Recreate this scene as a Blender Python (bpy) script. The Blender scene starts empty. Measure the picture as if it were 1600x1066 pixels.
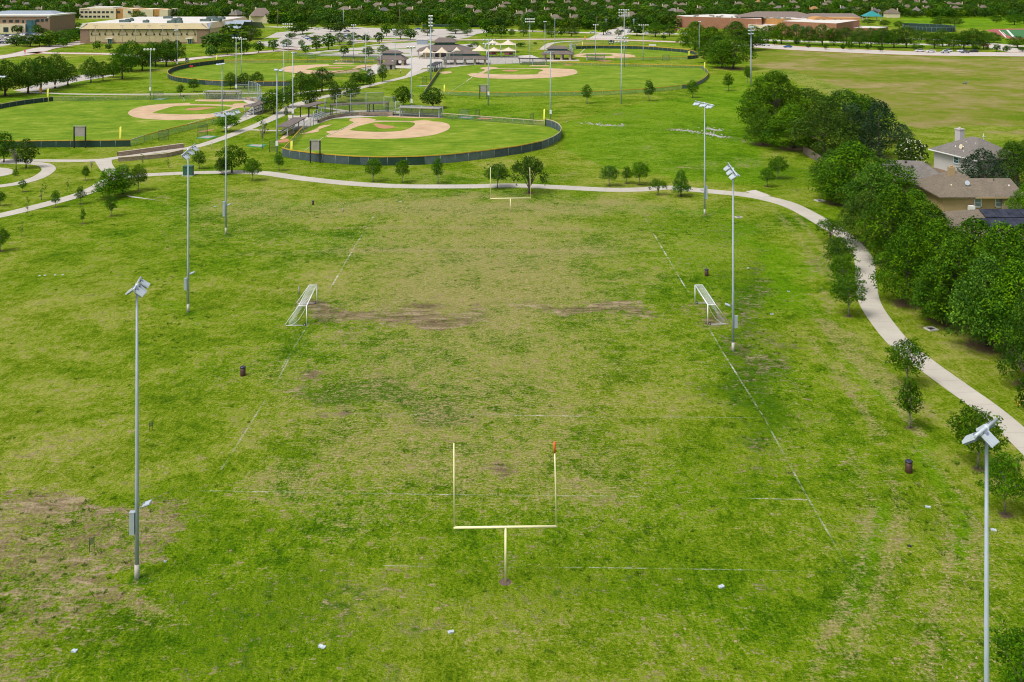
import bpy, math, random
import numpy as np
from mathutils import Vector, Matrix, Quaternion
R = math.radians
scene = bpy.context.scene
COL = scene.collection
rng = np.random.default_rng(7)
random.seed(7)

# ------------------------------------------------------------------ camera
# a drone photograph whose verticals were kept parallel: level lens with a large downward shift
F, H, HY, CX = 1600.0, 42.4, -44.0, 800.0
cam = bpy.data.cameras.new("camera")
cam.sensor_width = 36.0
cam.lens = 36.0 * F / 1600.0
cam.shift_y = -(533.0 - HY) / 1600.0
cam.clip_start = 0.5
cam.clip_end = 12000.0
camo = bpy.data.objects.new("camera", cam)
camo.location = (0, 0, H)
camo.rotation_euler = (R(90), 0, 0)
COL.objects.link(camo)
scene.camera = camo

# ------------------------------------------------------------------ light
SUN_EL, SUN_AZ = R(60), R(-128)         # azimuth measured from +Y towards +X (light over the left shoulder)
world = bpy.data.worlds.new("World")
scene.world = world
world.use_nodes = True
wn = world.node_tree
wn.nodes.clear()
sky = wn.nodes.new("ShaderNodeTexSky")
sky.sky_type = 'NISHITA'
sky.sun_disc = False
sky.sun_elevation = SUN_EL
sky.sun_rotation = SUN_AZ
sky.air_density = 1.0
sky.dust_density = 3.0
sky.ozone_density = 1.0
bg = wn.nodes.new("ShaderNodeBackground")
bg.inputs[1].default_value = 0.118
wo = wn.nodes.new("ShaderNodeOutputWorld")
cloud = wn.nodes.new("ShaderNodeHueSaturation")      # thin overcast: the blue is washed out of the sky
cloud.inputs['Saturation'].default_value = 0.35
wn.links.new(sky.outputs[0], cloud.inputs['Color'])
wn.links.new(cloud.outputs[0], bg.inputs[0])
wn.links.new(bg.outputs[0], wo.inputs[0])
sun = bpy.data.lights.new("sun", 'SUN')
sun.energy = 2.05
sun.angle = R(24)
sun.color = (1.0, 0.95, 0.87)
suno = bpy.data.objects.new("sun", sun)
sd = Vector((math.sin(SUN_AZ) * math.cos(SUN_EL), math.cos(SUN_AZ) * math.cos(SUN_EL), math.sin(SUN_EL)))
suno.rotation_euler = sd.to_track_quat('Z', 'Y').to_euler()
suno.location = (0, 0, 200)
COL.objects.link(suno)
vs = scene.view_settings
vs.view_transform = 'Standard'
vs.look = 'None'
vs.gamma = 1.0
vs.exposure = 0.43
scene.cycles.filter_width = 1.05
scene.cycles.max_bounces = 6
scene.cycles.transparent_max_bounces = 24

# ------------------------------------------------------------------ helpers
def g(x, y, z=0.0):
    """ground (or height z) point under a pixel of the 1600x1066 photograph"""
    Y = F * (H - z) / (y - HY)
    return ((x - CX) * Y / F, Y)

def pxm(y):
    return (y - HY) / H

def lin(r, gr, b):
    def c(u):
        u /= 255.0
        return u / 12.92 if u <= 0.04045 else ((u + 0.055) / 1.055) ** 2.4
    return (c(r), c(gr), c(b), 1.0)

class NT:
    def __init__(s, mat):
        s.t = mat.node_tree
        s.t.nodes.clear()
    def n(s, typ, **kw):
        nd = s.t.nodes.new(typ)
        for k, v in kw.items():
            setattr(nd, k, v)
        return nd
    def l(s, a, b):
        s.t.links.new(a, b)
    def put(s, sock, v):
        if isinstance(v, bpy.types.NodeSocket):
            s.l(v, sock)
        elif v is not None:
            if hasattr(sock, 'default_value'):
                try:
                    sock.default_value = v
                except Exception:
                    sock.default_value = (v[0], v[1], v[2])
    def pos(s):
        return s.n("ShaderNodeNewGeometry").outputs['Position']
    def obj(s):
        return s.n("ShaderNodeTexCoord").outputs['Object']
    def noise(s, scale, detail=3, rough=0.55, vec=None, dist=0.0):
        nd = s.n("ShaderNodeTexNoise")
        nd.inputs['Scale'].default_value = scale
        nd.inputs['Detail'].default_value = detail
        nd.inputs['Roughness'].default_value = rough
        nd.inputs['Distortion'].default_value = dist
        if vec is not None:
            s.l(vec, nd.inputs['Vector'])
        return nd.outputs['Fac']
    def vscale(s, vec, sc, rot=None):
        m = s.n("ShaderNodeMapping")
        m.inputs['Scale'].default_value = sc
        if rot:
            m.inputs['Rotation'].default_value = rot
        s.l(vec, m.inputs['Vector'])
        return m.outputs[0]
    def mr(s, v, a, b, c=0.0, d=1.0, smooth=False):
        m = s.n("ShaderNodeMapRange")
        m.clamp = True
        if smooth:
            m.interpolation_type = 'SMOOTHSTEP'
        s.put(m.inputs[0], v)
        for i, q in enumerate((a, b, c, d)):
            m.inputs[i + 1].default_value = q
        return m.outputs[0]
    def math(s, op, a, b=None, c=None, clamp=False):
        m = s.n("ShaderNodeMath", operation=op, use_clamp=clamp)
        s.put(m.inputs[0], a)
        if b is not None:
            s.put(m.inputs[1], b)
        if c is not None:
            s.put(m.inputs[2], c)
        return m.outputs[0]
    def mix(s, f, a, b, mode='MIX'):
        m = s.n("ShaderNodeMix", data_type='RGBA', blend_type=mode)
        s.put(m.inputs[0], f)
        s.put(m.inputs[6], a)
        s.put(m.inputs[7], b)
        return m.outputs[2]
    def ramp(s, f, stops):
        r = s.n("ShaderNodeValToRGB")
        el = r.color_ramp.elements
        while len(el) > 1:
            el.remove(el[-1])
        el[0].position = stops[0][0]
        el[0].color = stops[0][1]
        for p, c in stops[1:]:
            e = el.new(p)
            e.color = c
        s.put(r.inputs[0], f)
        return r.outputs[0]
    def attr(s, name):
        return s.n("ShaderNodeAttribute", attribute_name=name)
    def out(s, col, rough=0.8, bump=None, bdist=0.05, bstr=0.5, metal=0.0, spec=0.5):
        p = s.n("ShaderNodeBsdfPrincipled")
        s.put(p.inputs['Base Color'], col)
        s.put(p.inputs['Roughness'], rough)
        s.put(p.inputs['Metallic'], metal)
        s.put(p.inputs['Specular IOR Level'], spec)
        if bump is not None:
            b = s.n("ShaderNodeBump")
            b.inputs['Strength'].default_value = bstr
            b.inputs['Distance'].default_value = bdist
            s.put(b.inputs['Height'], bump)
            s.l(b.outputs[0], p.inputs['Normal'])
        o = s.n("ShaderNodeOutputMaterial")
        s.l(p.outputs[0], o.inputs[0])
        return p

MATS = {}
def newmat(name):
    m = bpy.data.materials.new(name)
    m.use_nodes = True
    MATS[name] = m
    return m, NT(m)

def C4(r, gg, b):
    return (r, gg, b, 1.0)

def plain(name, col, rough=0.7, var=0.25, scale=1.5, metal=0.0, bump=0.0, spec=0.5, coord='pos', stain=None):
    """a surface with mottled wear rather than one flat colour"""
    m, t = newmat(name)
    v = t.pos() if coord == 'pos' else t.obj()
    n1 = t.noise(scale, 4, 0.6, v)
    n2 = t.noise(scale * 6.3, 3, 0.6, v)
    lo = tuple(c * (1 - var) for c in col[:3]) + (1,)
    hi = tuple(min(1, c * (1 + var)) for c in col[:3]) + (1,)
    c = t.mix(t.mr(n1, 0.3, 0.7), lo, hi)
    c = t.mix(t.mr(n2, 0.35, 0.75, 0, 0.35), c, lo)
    if stain:
        c = t.mix(t.mr(t.noise(scale * 0.35, 5, 0.65, v), 0.52, 0.7, 0, 0.6), c, stain)
    t.out(c, rough, n2 if bump else None, 0.05, bump, metal, spec)
    return m

class MB:
    """collects faces with material slots and links them as one mesh object"""
    def __init__(s):
        s.v, s.f, s.m, s.s = [], [], [], []
    def add(s, vs_, fs, mi=0, sm=False):
        b = len(s.v)
        s.v += [tuple(p) for p in vs_]
        for q in fs:
            s.f.append([i + b for i in q]); s.m.append(mi); s.s.append(sm)
    def box(s, c, d, rz=0.0, mi=0, M=None, taper=1.0):
        x, y, z = d[0] / 2, d[1] / 2, d[2] / 2
        t = taper
        p = [(-x, -y, -z), (x, -y, -z), (x, y, -z), (-x, y, -z), (-x * t, -y * t, z), (x * t, -y * t, z), (x * t, y * t, z), (-x * t, y * t, z)]
        if M is None:
            M = Matrix.Translation(Vector(c)) @ Matrix.Rotation(rz, 4, 'Z')
        p = [M @ Vector(q) for q in p]
        s.add(p, [(3, 2, 1, 0), (4, 5, 6, 7), (0, 1, 5, 4), (1, 2, 6, 5), (2, 3, 7, 6), (3, 0, 4, 7)], mi)
    def tube(s, pts, rad, n=8, mi=0, cap=True, sm=True):
        pts = [Vector(p) for p in pts]
        if not hasattr(rad, '__len__'):
            rad = [rad] * len(pts)
        rings = []
        up = Vector((0, 0, 1))
        for i, p in enumerate(pts):
            d = (pts[min(i + 1, len(pts) - 1)] - pts[max(i - 1, 0)]).normalized()
            a = d.cross(up)
            if a.length < 1e-3:
                a = d.cross(Vector((0, 1, 0)))
            a.normalize()
            b = d.cross(a).normalized()
            rings.append([p + (a * math.cos(2 * math.pi * k / n) + b * math.sin(2 * math.pi * k / n)) * rad[i] for k in range(n)])
        vs_ = [q for r in rings for q in r]
        fs = []
        for i in range(len(pts) - 1):
            for k in range(n):
                fs.append((i * n + k, i * n + (k + 1) % n, (i + 1) * n + (k + 1) % n, (i + 1) * n + k))
        s.add(vs_, fs, mi, sm)
        if cap:
            b = len(s.v) - len(vs_)
            s.f.append([b + k for k in range(n)][::-1]); s.m.append(mi); s.s.append(False)
            s.f.append([b + (len(pts) - 1) * n + k for k in range(n)]); s.m.append(mi); s.s.append(False)
    def poly(s, pts, z=0.0, mi=0):
        a = sum(pts[i - 1][0] * pts[i][1] - pts[i][0] * pts[i - 1][1] for i in range(len(pts)))
        if a < 0:
            pts = pts[::-1]
        s.add([(p[0], p[1], z) for p in pts], [tuple(range(len(pts)))], mi)
    def prism(s, pts, z0, z1, mi=0, top=None):
        a = sum(pts[i - 1][0] * pts[i][1] - pts[i][0] * pts[i - 1][1] for i in range(len(pts)))
        if a < 0:
            pts = pts[::-1]
        n = len(pts)
        s.add([(p[0], p[1], z0) for p in pts] + [(p[0], p[1], z1) for p in pts],
              [(i, (i + 1) % n, n + (i + 1) % n, n + i) for i in range(n)] + [tuple(range(n))[::-1]], mi)
        s.add([(p[0], p[1], z1) for p in pts], [tuple(range(n))], mi if top is None else top)
    def quad(s, a, b, c, d, mi=0):
        s.add([a, b, c, d], [(0, 1, 2, 3)], mi)
    def hip(s, cx, cy, w, d, z0, z1, rw, rd, rz=0.0, mi=0, th=0.18):
        """sloped roof from an eave rectangle to a smaller top rectangle (rd=0 gives a ridge)"""
        M = Matrix.Translation((cx, cy, 0)) @ Matrix.Rotation(rz, 4, 'Z')
        q = lambda a, b, z: M @ Vector((a / 2, b / 2, z))
        lo = [q(-w, -d, z0), q(w, -d, z0), q(w, d, z0), q(-w, d, z0)]
        ve = [q(-w, -d, z0 - th), q(w, -d, z0 - th), q(w, d, z0 - th), q(-w, d, z0 - th)]
        hi = [q(-rw, -rd, z1), q(rw, -rd, z1), q(rw, rd, z1), q(-rw, rd, z1)]
        s.add(ve + lo + hi, [(0, 3, 2, 1)] + [(i, (i + 1) % 4, 4 + (i + 1) % 4, 4 + i) for i in range(4)] +
              [(4 + i, 4 + (i + 1) % 4, 8 + (i + 1) % 4, 8 + i) for i in range(4)] + [(8, 9, 10, 11)], mi)
    def mesh(s, name, mats):
        me = bpy.data.meshes.new(name)
        me.from_pydata(s.v, [], s.f)
        for m in mats:
            me.materials.append(m)
        me.polygons.foreach_set('material_index', s.m)
        me.polygons.foreach_set('use_smooth', s.s)
        me.update()
        return me
    def build(s, name, mats, parent=None, loc=None, rz=0.0):
        if not isinstance(mats, (list, tuple)):
            mats = [mats]
        return link(name, s.mesh(name, mats), parent, loc, rz)

def link(name, me, parent=None, loc=None, rz=0.0):
    o = bpy.data.objects.new(name, me)
    COL.objects.link(o)
    if parent is not None:
        o.parent = parent
    if loc is not None:
        o.location = loc
    if rz:
        o.rotation_euler = (0, 0, rz)
    return o

def tag(o, label=None, cat=None, group=None, kind=None):
    if label: o['label'] = label
    if cat: o['category'] = cat
    if group: o['group'] = group
    if kind: o['kind'] = kind
    return o

def thing(name, label, cat, loc=(0, 0, 0), rz=0.0, group=None):
    o = bpy.data.objects.new(name, None)
    o.empty_display_size = 0.5
    COL.objects.link(o)
    o.location = (loc[0], loc[1], loc[2] if len(loc) > 2 else 0.0)
    o.rotation_euler = (0, 0, rz)
    return tag(o, label, cat, group)

KIDS = {}
def copy_tree(o, loc=None, rz=None, label=None, group=None, scale=None):
    def rec(a, par):
        c = a.copy()
        COL.objects.link(c)
        if par is not None:
            c.parent = par
            c.matrix_parent_inverse = a.matrix_parent_inverse
        for ch in a.children:
            rec(ch, c)
        return c
    c = rec(o, None)
    if loc is not None: c.location = (loc[0], loc[1], loc[2] if len(loc) > 2 else 0.0)
    if rz is not None: c.rotation_euler = (0, 0, rz)
    if label: c['label'] = label
    if group: c['group'] = group
    if scale is not None: c.scale = scale
    return c

ORD = ("first second third fourth fifth sixth seventh eighth ninth tenth eleventh twelfth thirteenth fourteenth fifteenth sixteenth seventeenth "
       "eighteenth nineteenth twentieth twenty-first twenty-second twenty-third twenty-fourth twenty-fifth twenty-sixth twenty-seventh twenty-eighth "
       "twenty-ninth thirtieth thirty-first thirty-second thirty-third thirty-fourth thirty-fifth").split()

def structure(name, mb, mats):
    return tag(mb.build(name, mats), kind='structure')

def gp(pts, z=0.0):
    return [g(p[0], p[1], z) for p in pts]

def smooth_line(pts, k=6):
    """Catmull-Rom through the points"""
    P = [np.array(p, float) for p in pts]
    out = []
    for i in range(len(P) - 1):
        p0 = P[max(i - 1, 0)]; p1 = P[i]; p2 = P[i + 1]; p3 = P[min(i + 2, len(P) - 1)]
        for j in range(k):
            t = j / k
            out.append(0.5 * ((2 * p1) + (-p0 + p2) * t + (2 * p0 - 5 * p1 + 4 * p2 - p3) * t * t + (-p0 + 3 * p1 - 3 * p2 + p3) * t ** 3))
    out.append(P[-1])
    return [tuple(q) for q in out]

def ribbon(mb, pts, w, z, mi=0, th=0.0):
    """a strip of constant or varying width along a ground polyline"""
    P = [Vector((p[0], p[1])) for p in pts]
    L, Rr = [], []
    for i, p in enumerate(P):
        d = (P[min(i + 1, len(P) - 1)] - P[max(i - 1, 0)]).normalized()
        nrm = Vector((-d.y, d.x))
        ww = (w[i] if hasattr(w, '__len__') else w) / 2
        L.append(p + nrm * ww); Rr.append(p - nrm * ww)
    n = len(P)
    vs_ = [(p.x, p.y, z) for p in L] + [(p.x, p.y, z) for p in Rr]
    fs = [(n + i, n + i + 1, i + 1, i) for i in range(n - 1)]
    mb.add(vs_, fs, mi)
    if th:
        vs2 = [(p.x, p.y, z) for p in L] + [(p.x, p.y, z - th) for p in L] + [(p.x, p.y, z) for p in Rr] + [(p.x, p.y, z - th) for p in Rr]
        fs2 = []
        for i in range(n - 1):
            fs2 += [(i, i + 1, n + i + 1, n + i), (2 * n + i + 1, 2 * n + i, 3 * n + i, 3 * n + i + 1)]
        mb.add(vs2, fs2, mi)

def seg_dist(X, Y, pts):
    D = np.full(X.shape, 1e9)
    for (ax, ay), (bx, by) in zip(pts[:-1], pts[1:]):
        dx, dy = bx - ax, by - ay
        L2 = dx * dx + dy * dy + 1e-9
        t = np.clip(((X - ax) * dx + (Y - ay) * dy) / L2, 0, 1)
        D = np.minimum(D, np.hypot(X - ax - t * dx, Y - ay - t * dy))
    return D

def inpoly(X, Y, pts):
    ins = np.zeros(X.shape, bool)
    j = len(pts) - 1
    for i in range(len(pts)):
        xi, yi = pts[i]; xj, yj = pts[j]
        c = ((yi > Y) != (yj > Y)) & (X < (xj - xi) * (Y - yi) / (yj - yi + 1e-12) + xi)
        ins ^= c
        j = i
    return ins

# ------------------------------------------------------------------ materials
def leaf_mat(name, dark, mid, lite, trans=0.25, hue=0.05):
    m, t = newmat(name)
    tint = t.attr("tint").outputs['Fac']
    oi = t.n("ShaderNodeObjectInfo").outputs['Random']
    v = t.pos()
    nz = t.noise(0.55, 3, 0.6, v)
    f = t.math('ADD', t.math('MULTIPLY', tint, 0.62), t.math('MULTIPLY', nz, 0.38))
    c = t.ramp(f, [(0.16, C4(*dark)), (0.5, C4(*mid)), (0.88, C4(*lite))])
    hs = t.n("ShaderNodeHueSaturation")
    t.l(t.mr(oi, 0, 1, 0.5 - hue * 0.22, 0.5 + hue * 0.16), hs.inputs['Hue'])
    t.l(t.mr(t.math('FRACT', t.math('MULTIPLY', oi, 7.31)), 0, 1, 0.72, 1.28), hs.inputs['Value'])
    t.l(t.mr(t.math('FRACT', t.math('MULTIPLY', oi, 3.77)), 0, 1, 0.96, 1.14), hs.inputs['Saturation'])
    t.l(c, hs.inputs['Color'])
    p = t.n("ShaderNodeBsdfPrincipled")
    t.l(hs.outputs[0], p.inputs['Base Color'])
    p.inputs['Roughness'].default_value = 0.7
    p.inputs['Specular IOR Level'].default_value = 0.12
    tr = t.n("ShaderNodeBsdfTranslucent")
    t.l(t.mix(0.5, hs.outputs[0], C4(lite[0] * 1.3, lite[1] * 1.3, lite[2])), tr.inputs[0])
    mx = t.n("ShaderNodeMixShader")
    mx.inputs[0].default_value = trans
    t.l(p.outputs[0], mx.inputs[1]); t.l(tr.outputs[0], mx.inputs[2])
    o = t.n("ShaderNodeOutputMaterial")
    t.l(mx.outputs[0], o.inputs[0])
    return m

leaf_mat("leaf_elm", (0.011, 0.044, 0.002), (0.042, 0.122, 0.003), (0.155, 0.295, 0.006), 0.17)
leaf_mat("leaf_oak", (0.016, 0.056, 0.005), (0.040, 0.108, 0.006), (0.094, 0.185, 0.010))
leaf_mat("leaf_young", (0.020, 0.068, 0.004), (0.050, 0.138, 0.006), (0.110, 0.230, 0.012))
leaf_mat("leaf_cypress", (0.028, 0.080, 0.008), (0.065, 0.165, 0.012), (0.130, 0.265, 0.022))
leaf_mat("leaf_cedar", (0.016, 0.040, 0.016), (0.034, 0.072, 0.028), (0.066, 0.115, 0.042), 0.12)
leaf_mat("leaf_far", (0.014, 0.052, 0.007), (0.044, 0.114, 0.009), (0.125, 0.228, 0.014), 0.2, 0.10)
leaf_mat("leaf_lime", (0.06, 0.12, 0.01), (0.11, 0.20, 0.015), (0.19, 0.29, 0.03))
plain("flower_white", (0.62, 0.58, 0.50, 1), 0.7)
plain("flower_orange", (0.75, 0.33, 0.03, 1), 0.6)
plain("bark", (0.11, 0.085, 0.065, 1), 0.9, 0.4, 3.0, bump=0.6, coord='obj')
plain("bark_pale", (0.22, 0.20, 0.18, 1), 0.9, 0.35, 3.0, bump=0.5, coord='obj')

plain("concrete", (0.50, 0.46, 0.415, 1), 0.85, 0.07, 0.35, bump=0.15, stain=(0.40, 0.365, 0.325, 1))
def joint_mat():
    m, t = newmat("path_concrete")
    v = t.pos()
    n1 = t.noise(0.22, 4, 0.65, v)
    n2 = t.noise(2.6, 4, 0.6, v)
    n3 = t.noise(14.0, 2, 0.6, v)
    c = t.mix(t.mr(n1, 0.3, 0.72), C4(0.475, 0.44, 0.375), C4(0.37, 0.34, 0.285))
    c = t.mix(t.mr(n2, 0.5, 0.8, 0, 0.35), c, C4(0.36, 0.33, 0.29))
    c = t.mix(t.mr(n3, 0.35, 0.7, 0, 0.25), c, C4(0.60, 0.56, 0.50))
    jt = t.attr("joint").outputs['Fac']
    c = t.mix(t.mr(jt, 0.80, 1.0, 0, 0.42), c, C4(0.30, 0.27, 0.23))
    t.out(c, 0.88, n2, 0.02, 0.2)
joint_mat()
plain("bare_earth", (0.12, 0.085, 0.06, 1), 0.95, 0.4, 9.0)
plain("asphalt_pale", (0.44, 0.405, 0.365, 1), 0.9, 0.10, 0.08, stain=(0.34, 0.315, 0.285, 1))
plain("road_concrete", (0.50, 0.455, 0.405, 1), 0.9, 0.08, 0.06, stain=(0.42, 0.38, 0.335, 1))
plain("kerb_red", (0.42, 0.15, 0.10, 1), 0.8, 0.2, 0.5)
plain("dirt", (0.52, 0.365, 0.225, 1), 0.95, 0.16, 0.22, stain=(0.40, 0.25, 0.14, 1))
plain("dirt_red", (0.42, 0.205, 0.105, 1), 0.95, 0.15, 0.4)
plain("chalk", (0.64, 0.56, 0.46, 1), 0.9, 0.12, 0.7)
plain("galvanised", (0.355, 0.42, 0.48, 1), 0.5, 0.10, 0.7, 0.05)
plain("lamp_shell", (0.50, 0.56, 0.62, 1), 0.4, 0.06, 2.0, 0.15)
plain("lamp_back", (0.22, 0.26, 0.34, 1), 0.5, 0.1, 2.0, 0.2)
plain("lamp_lens", (0.72, 0.75, 0.78, 1), 0.25, 0.05, 4.0)
plain("steel_box", (0.40, 0.46, 0.51, 1), 0.5, 0.1, 1.5, 0.2)
plain("base_concrete", (0.50, 0.475, 0.43, 1), 0.9, 0.15, 4.0)
plain("goal_yellow", (0.84, 0.78, 0.46, 1), 0.45, 0.06, 2.0)
plain("foul_yellow", (0.80, 0.78, 0.10, 1), 0.5, 0.08, 1.5)
plain("cap_yellow", (0.55, 0.36, 0.03, 1), 0.6, 0.15, 0.5)
plain("cap_tan", (0.52, 0.45, 0.30, 1), 0.6, 0.12, 0.5)
plain("goal_white", (0.82, 0.83, 0.85, 1), 0.35, 0.04, 2.0)
plain("ribbon_orange", (0.75, 0.12, 0.02, 1), 0.6, 0.1, 8.0)
plain("black_rubber", (0.02, 0.02, 0.024, 1), 0.6, 0.2, 6.0)
plain("black_metal", (0.018, 0.018, 0.022, 1), 0.5, 0.2, 1.0)
plain("bin_brown", (0.060, 0.024, 0.013, 1), 0.6, 0.3, 6.0, coord='obj')
plain("bin_lid", (0.030, 0.030, 0.060, 1), 0.25, 0.2, 6.0, coord='obj')
plain("screen_green", (0.018, 0.050, 0.038, 1), 0.85, 0.25, 0.9)
plain("screen_deep", (0.014, 0.048, 0.028, 1), 0.85, 0.25, 0.9)
plain("screen_faded", (0.105, 0.150, 0.140, 1), 0.85, 0.22, 0.9)
plain("screen_slate", (0.060, 0.090, 0.092, 1), 0.85, 0.25, 0.9)
plain("panel_grey", (0.34, 0.315, 0.29, 1), 0.7, 0.12, 0.8)
plain("teal", (0.022, 0.15, 0.17, 1), 0.55, 0.12, 0.8)
plain("cupola_green", (0.018, 0.115, 0.072, 1), 0.55, 0.15, 0.8)
plain("stone_tan", (0.46, 0.375, 0.27, 1), 0.85, 0.25, 1.6)
plain("stucco_tan", (0.52, 0.425, 0.25, 1), 0.85, 0.07, 0.3)
plain("cream", (0.64, 0.55, 0.38, 1), 0.85, 0.06, 0.3)
plain("cloth_cream", (0.60, 0.53, 0.40, 1), 0.7, 0.06, 0.4)
plain("roof_white", (0.62, 0.595, 0.555, 1), 0.7, 0.08, 0.12, stain=(0.55, 0.51, 0.46, 1))
plain("roof_grey_metal", (0.34, 0.40, 0.46, 1), 0.4, 0.06, 0.3, 0.3)
plain("trim_white", (0.74, 0.74, 0.74, 1), 0.5, 0.05, 2.0)
plain("glass_dark", (0.03, 0.045, 0.06, 1), 0.12, 0.3, 0.4)
plain("glass_teal", (0.05, 0.13, 0.15, 1), 0.12, 0.3, 0.3)
plain("window_blue", (0.20, 0.28, 0.33, 1), 0.12, 0.25, 0.8)
plain("wood_fence", (0.20, 0.155, 0.12, 1), 0.9, 0.3, 1.5)
plain("siding_grey", (0.47, 0.44, 0.44, 1), 0.8, 0.05, 0.6)
plain("stucco_brown", (0.40, 0.29, 0.15, 1), 0.85, 0.06, 0.6)
plain("cabinet_green", (0.030, 0.115, 0.075, 1), 0.5, 0.15, 1.0)
plain("mat_green", (0.02, 0.24, 0.13, 1), 0.8, 0.1, 1.0)
plain("track_red", (0.33, 0.085, 0.070, 1), 0.85, 0.1, 0.1)
plain("turf_artificial", (0.030, 0.155, 0.035, 1), 0.9, 0.1, 0.1)
plain("paint_white", (0.72, 0.72, 0.70, 1), 0.7, 0.06, 1.0)
plain("turquoise", (0.02, 0.24, 0.24, 1), 0.5, 0.1, 0.4)
plain("play_red", (0.35, 0.06, 0.07, 1), 0.5, 0.1, 1.0)
plain("play_blue", (0.035, 0.09, 0.24, 1), 0.5, 0.1, 1.0)
plain("tyre", (0.02, 0.02, 0.02, 1), 0.8, 0.2, 4.0)
plain("rock_pale", (0.36, 0.33, 0.30, 1), 0.9, 0.25, 1.5, bump=0.5)
plain("litter_white", (0.44, 0.50, 0.55, 1), 0.6, 0.12, 9.0)
plain("timber_pole", (0.17, 0.115, 0.08, 1), 0.9, 0.2, 2.0)
plain("sign_orange", (0.80, 0.34, 0.05, 1), 0.6, 0.1, 2.0)
plain("sign_red", (0.60, 0.03, 0.05, 1), 0.5, 0.1, 2.0)
plain("bleacher", (0.50, 0.53, 0.55, 1), 0.4, 0.1, 1.0, 0.4)
for nm, c in (("white", (0.70, 0.71, 0.73)), ("silver", (0.38, 0.40, 0.42)), ("black", (0.02, 0.02, 0.025)), ("red", (0.40, 0.02, 0.03)),
              ("blue", (0.04, 0.12, 0.32)), ("grey", (0.12, 0.13, 0.15)), ("lime", (0.45, 0.55, 0.05))):
    plain("car_" + nm, C4(*c), 0.25, 0.05, 1.0)

def brick_mat(name, a, b, mortar, sc=1.0, vec_obj=True, w=0.6, h=0.25):
    m, t = newmat(name)
    v = t.obj()
    sep = t.n("ShaderNodeSeparateXYZ"); t.l(v, sep.inputs[0])
    cmb = t.n("ShaderNodeCombineXYZ")
    t.l(t.math('ADD', sep.outputs[0], sep.outputs[1]), cmb.inputs[0])
    t.l(sep.outputs[2], cmb.inputs[1])
    br = t.n("ShaderNodeTexBrick")
    br.inputs['Color1'].default_value = a
    br.inputs['Color2'].default_value = b
    br.inputs['Mortar'].default_value = mortar
    br.inputs['Scale'].default_value = sc
    br.inputs['Mortar Size'].default_value = 0.02
    br.inputs['Brick Width'].default_value = w
    br.inputs['Row Height'].default_value = h
    br.inputs['Bias'].default_value = 0.0
    t.l(cmb.outputs[0], br.inputs['Vector'])
    n = t.noise(0.5, 4, 0.6, v)
    c = t.mix(t.mr(n, 0.35, 0.7, 0, 0.5), br.outputs[0], C4(a[0] * 0.7, a[1] * 0.7, a[2] * 0.7))
    t.out(c, 0.88)
    return m
brick_mat("brick_red", C4(0.36, 0.155, 0.085), C4(0.28, 0.115, 0.065), C4(0.34, 0.22, 0.16))
brick_mat("brick_orange", C4(0.50, 0.25, 0.07), C4(0.44, 0.21, 0.06), C4(0.48, 0.30, 0.14))
brick_mat("brick_brown", C4(0.30, 0.195, 0.125), C4(0.235, 0.145, 0.092), C4(0.30, 0.23, 0.17))
brick_mat("stone_block", C4(0.44, 0.34, 0.25), C4(0.25, 0.18, 0.125), C4(0.20, 0.155, 0.115), 1.0, True, 0.55, 0.28)

def shingle_mat(name, a, b):
    m, t = newmat(name)
    v = t.obj()
    n1 = t.noise(0.4, 3, 0.6, v)
    n2 = t.noise(4.5, 3, 0.75, v)
    n3 = t.noise(1.0, 2, 0.5, t.vscale(v, (1, 1, 26)))
    c = t.mix(t.mr(n2, 0.36, 0.64), a, b)
    c = t.mix(t.mr(n3, 0.4, 0.65, 0, 0.5), c, C4(a[0] * 0.75, a[1] * 0.75, a[2] * 0.75))
    c = t.mix(t.mr(n1, 0.35, 0.7, 0, 0.3), c, C4(b[0] * 1.12, b[1] * 1.1, b[2] * 1.05))
    t.out(c, 0.92, n2, 0.04, 0.5)
shingle_mat("shingle_brown", C4(0.105, 0.085, 0.062), C4(0.225, 0.185, 0.138))
shingle_mat("shingle_grey", C4(0.115, 0.105, 0.095), C4(0.215, 0.195, 0.175))
shingle_mat("shingle_taupe", C4(0.17, 0.13, 0.11), C4(0.225, 0.175, 0.15))
shingle_mat("shingle_dark", C4(0.085, 0.08, 0.085), C4(0.15, 0.145, 0.15))
shingle_mat("shingle_terracotta", C4(0.30, 0.16, 0.06), C4(0.40, 0.22, 0.09))
shingle_mat("shingle_park", C4(0.12, 0.095, 0.085), C4(0.17, 0.14, 0.125))

def film(name, col, opacity, cell=None):
    """woven wire or cord too fine to draw one by one: part of the light passes"""
    m, t = newmat(name)
    v = t.pos()
    op = t.mr(t.noise(0.9, 3, 0.6, v), 0.25, 0.75, opacity * 0.7, min(1, opacity * 1.3))
    d = t.n("ShaderNodeBsdfPrincipled")
    d.inputs['Base Color'].default_value = col
    d.inputs['Roughness'].default_value = 0.6
    tr = t.n("ShaderNodeBsdfTransparent")
    mx = t.n("ShaderNodeMixShader")
    t.l(op, mx.inputs[0]); t.l(tr.outputs[0], mx.inputs[1]); t.l(d.outputs[0], mx.inputs[2])
    o = t.n("ShaderNodeOutputMaterial")
    t.l(mx.outputs[0], o.inputs[0])
film("chain_link", C4(0.12, 0.155, 0.14), 0.30)
film("chain_link_green", C4(0.10, 0.19, 0.12), 0.42)
film("net_white", C4(0.72, 0.75, 0.76), 0.22)
film("worn_paint", C4(0.66, 0.66, 0.55), 0.5)

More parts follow.
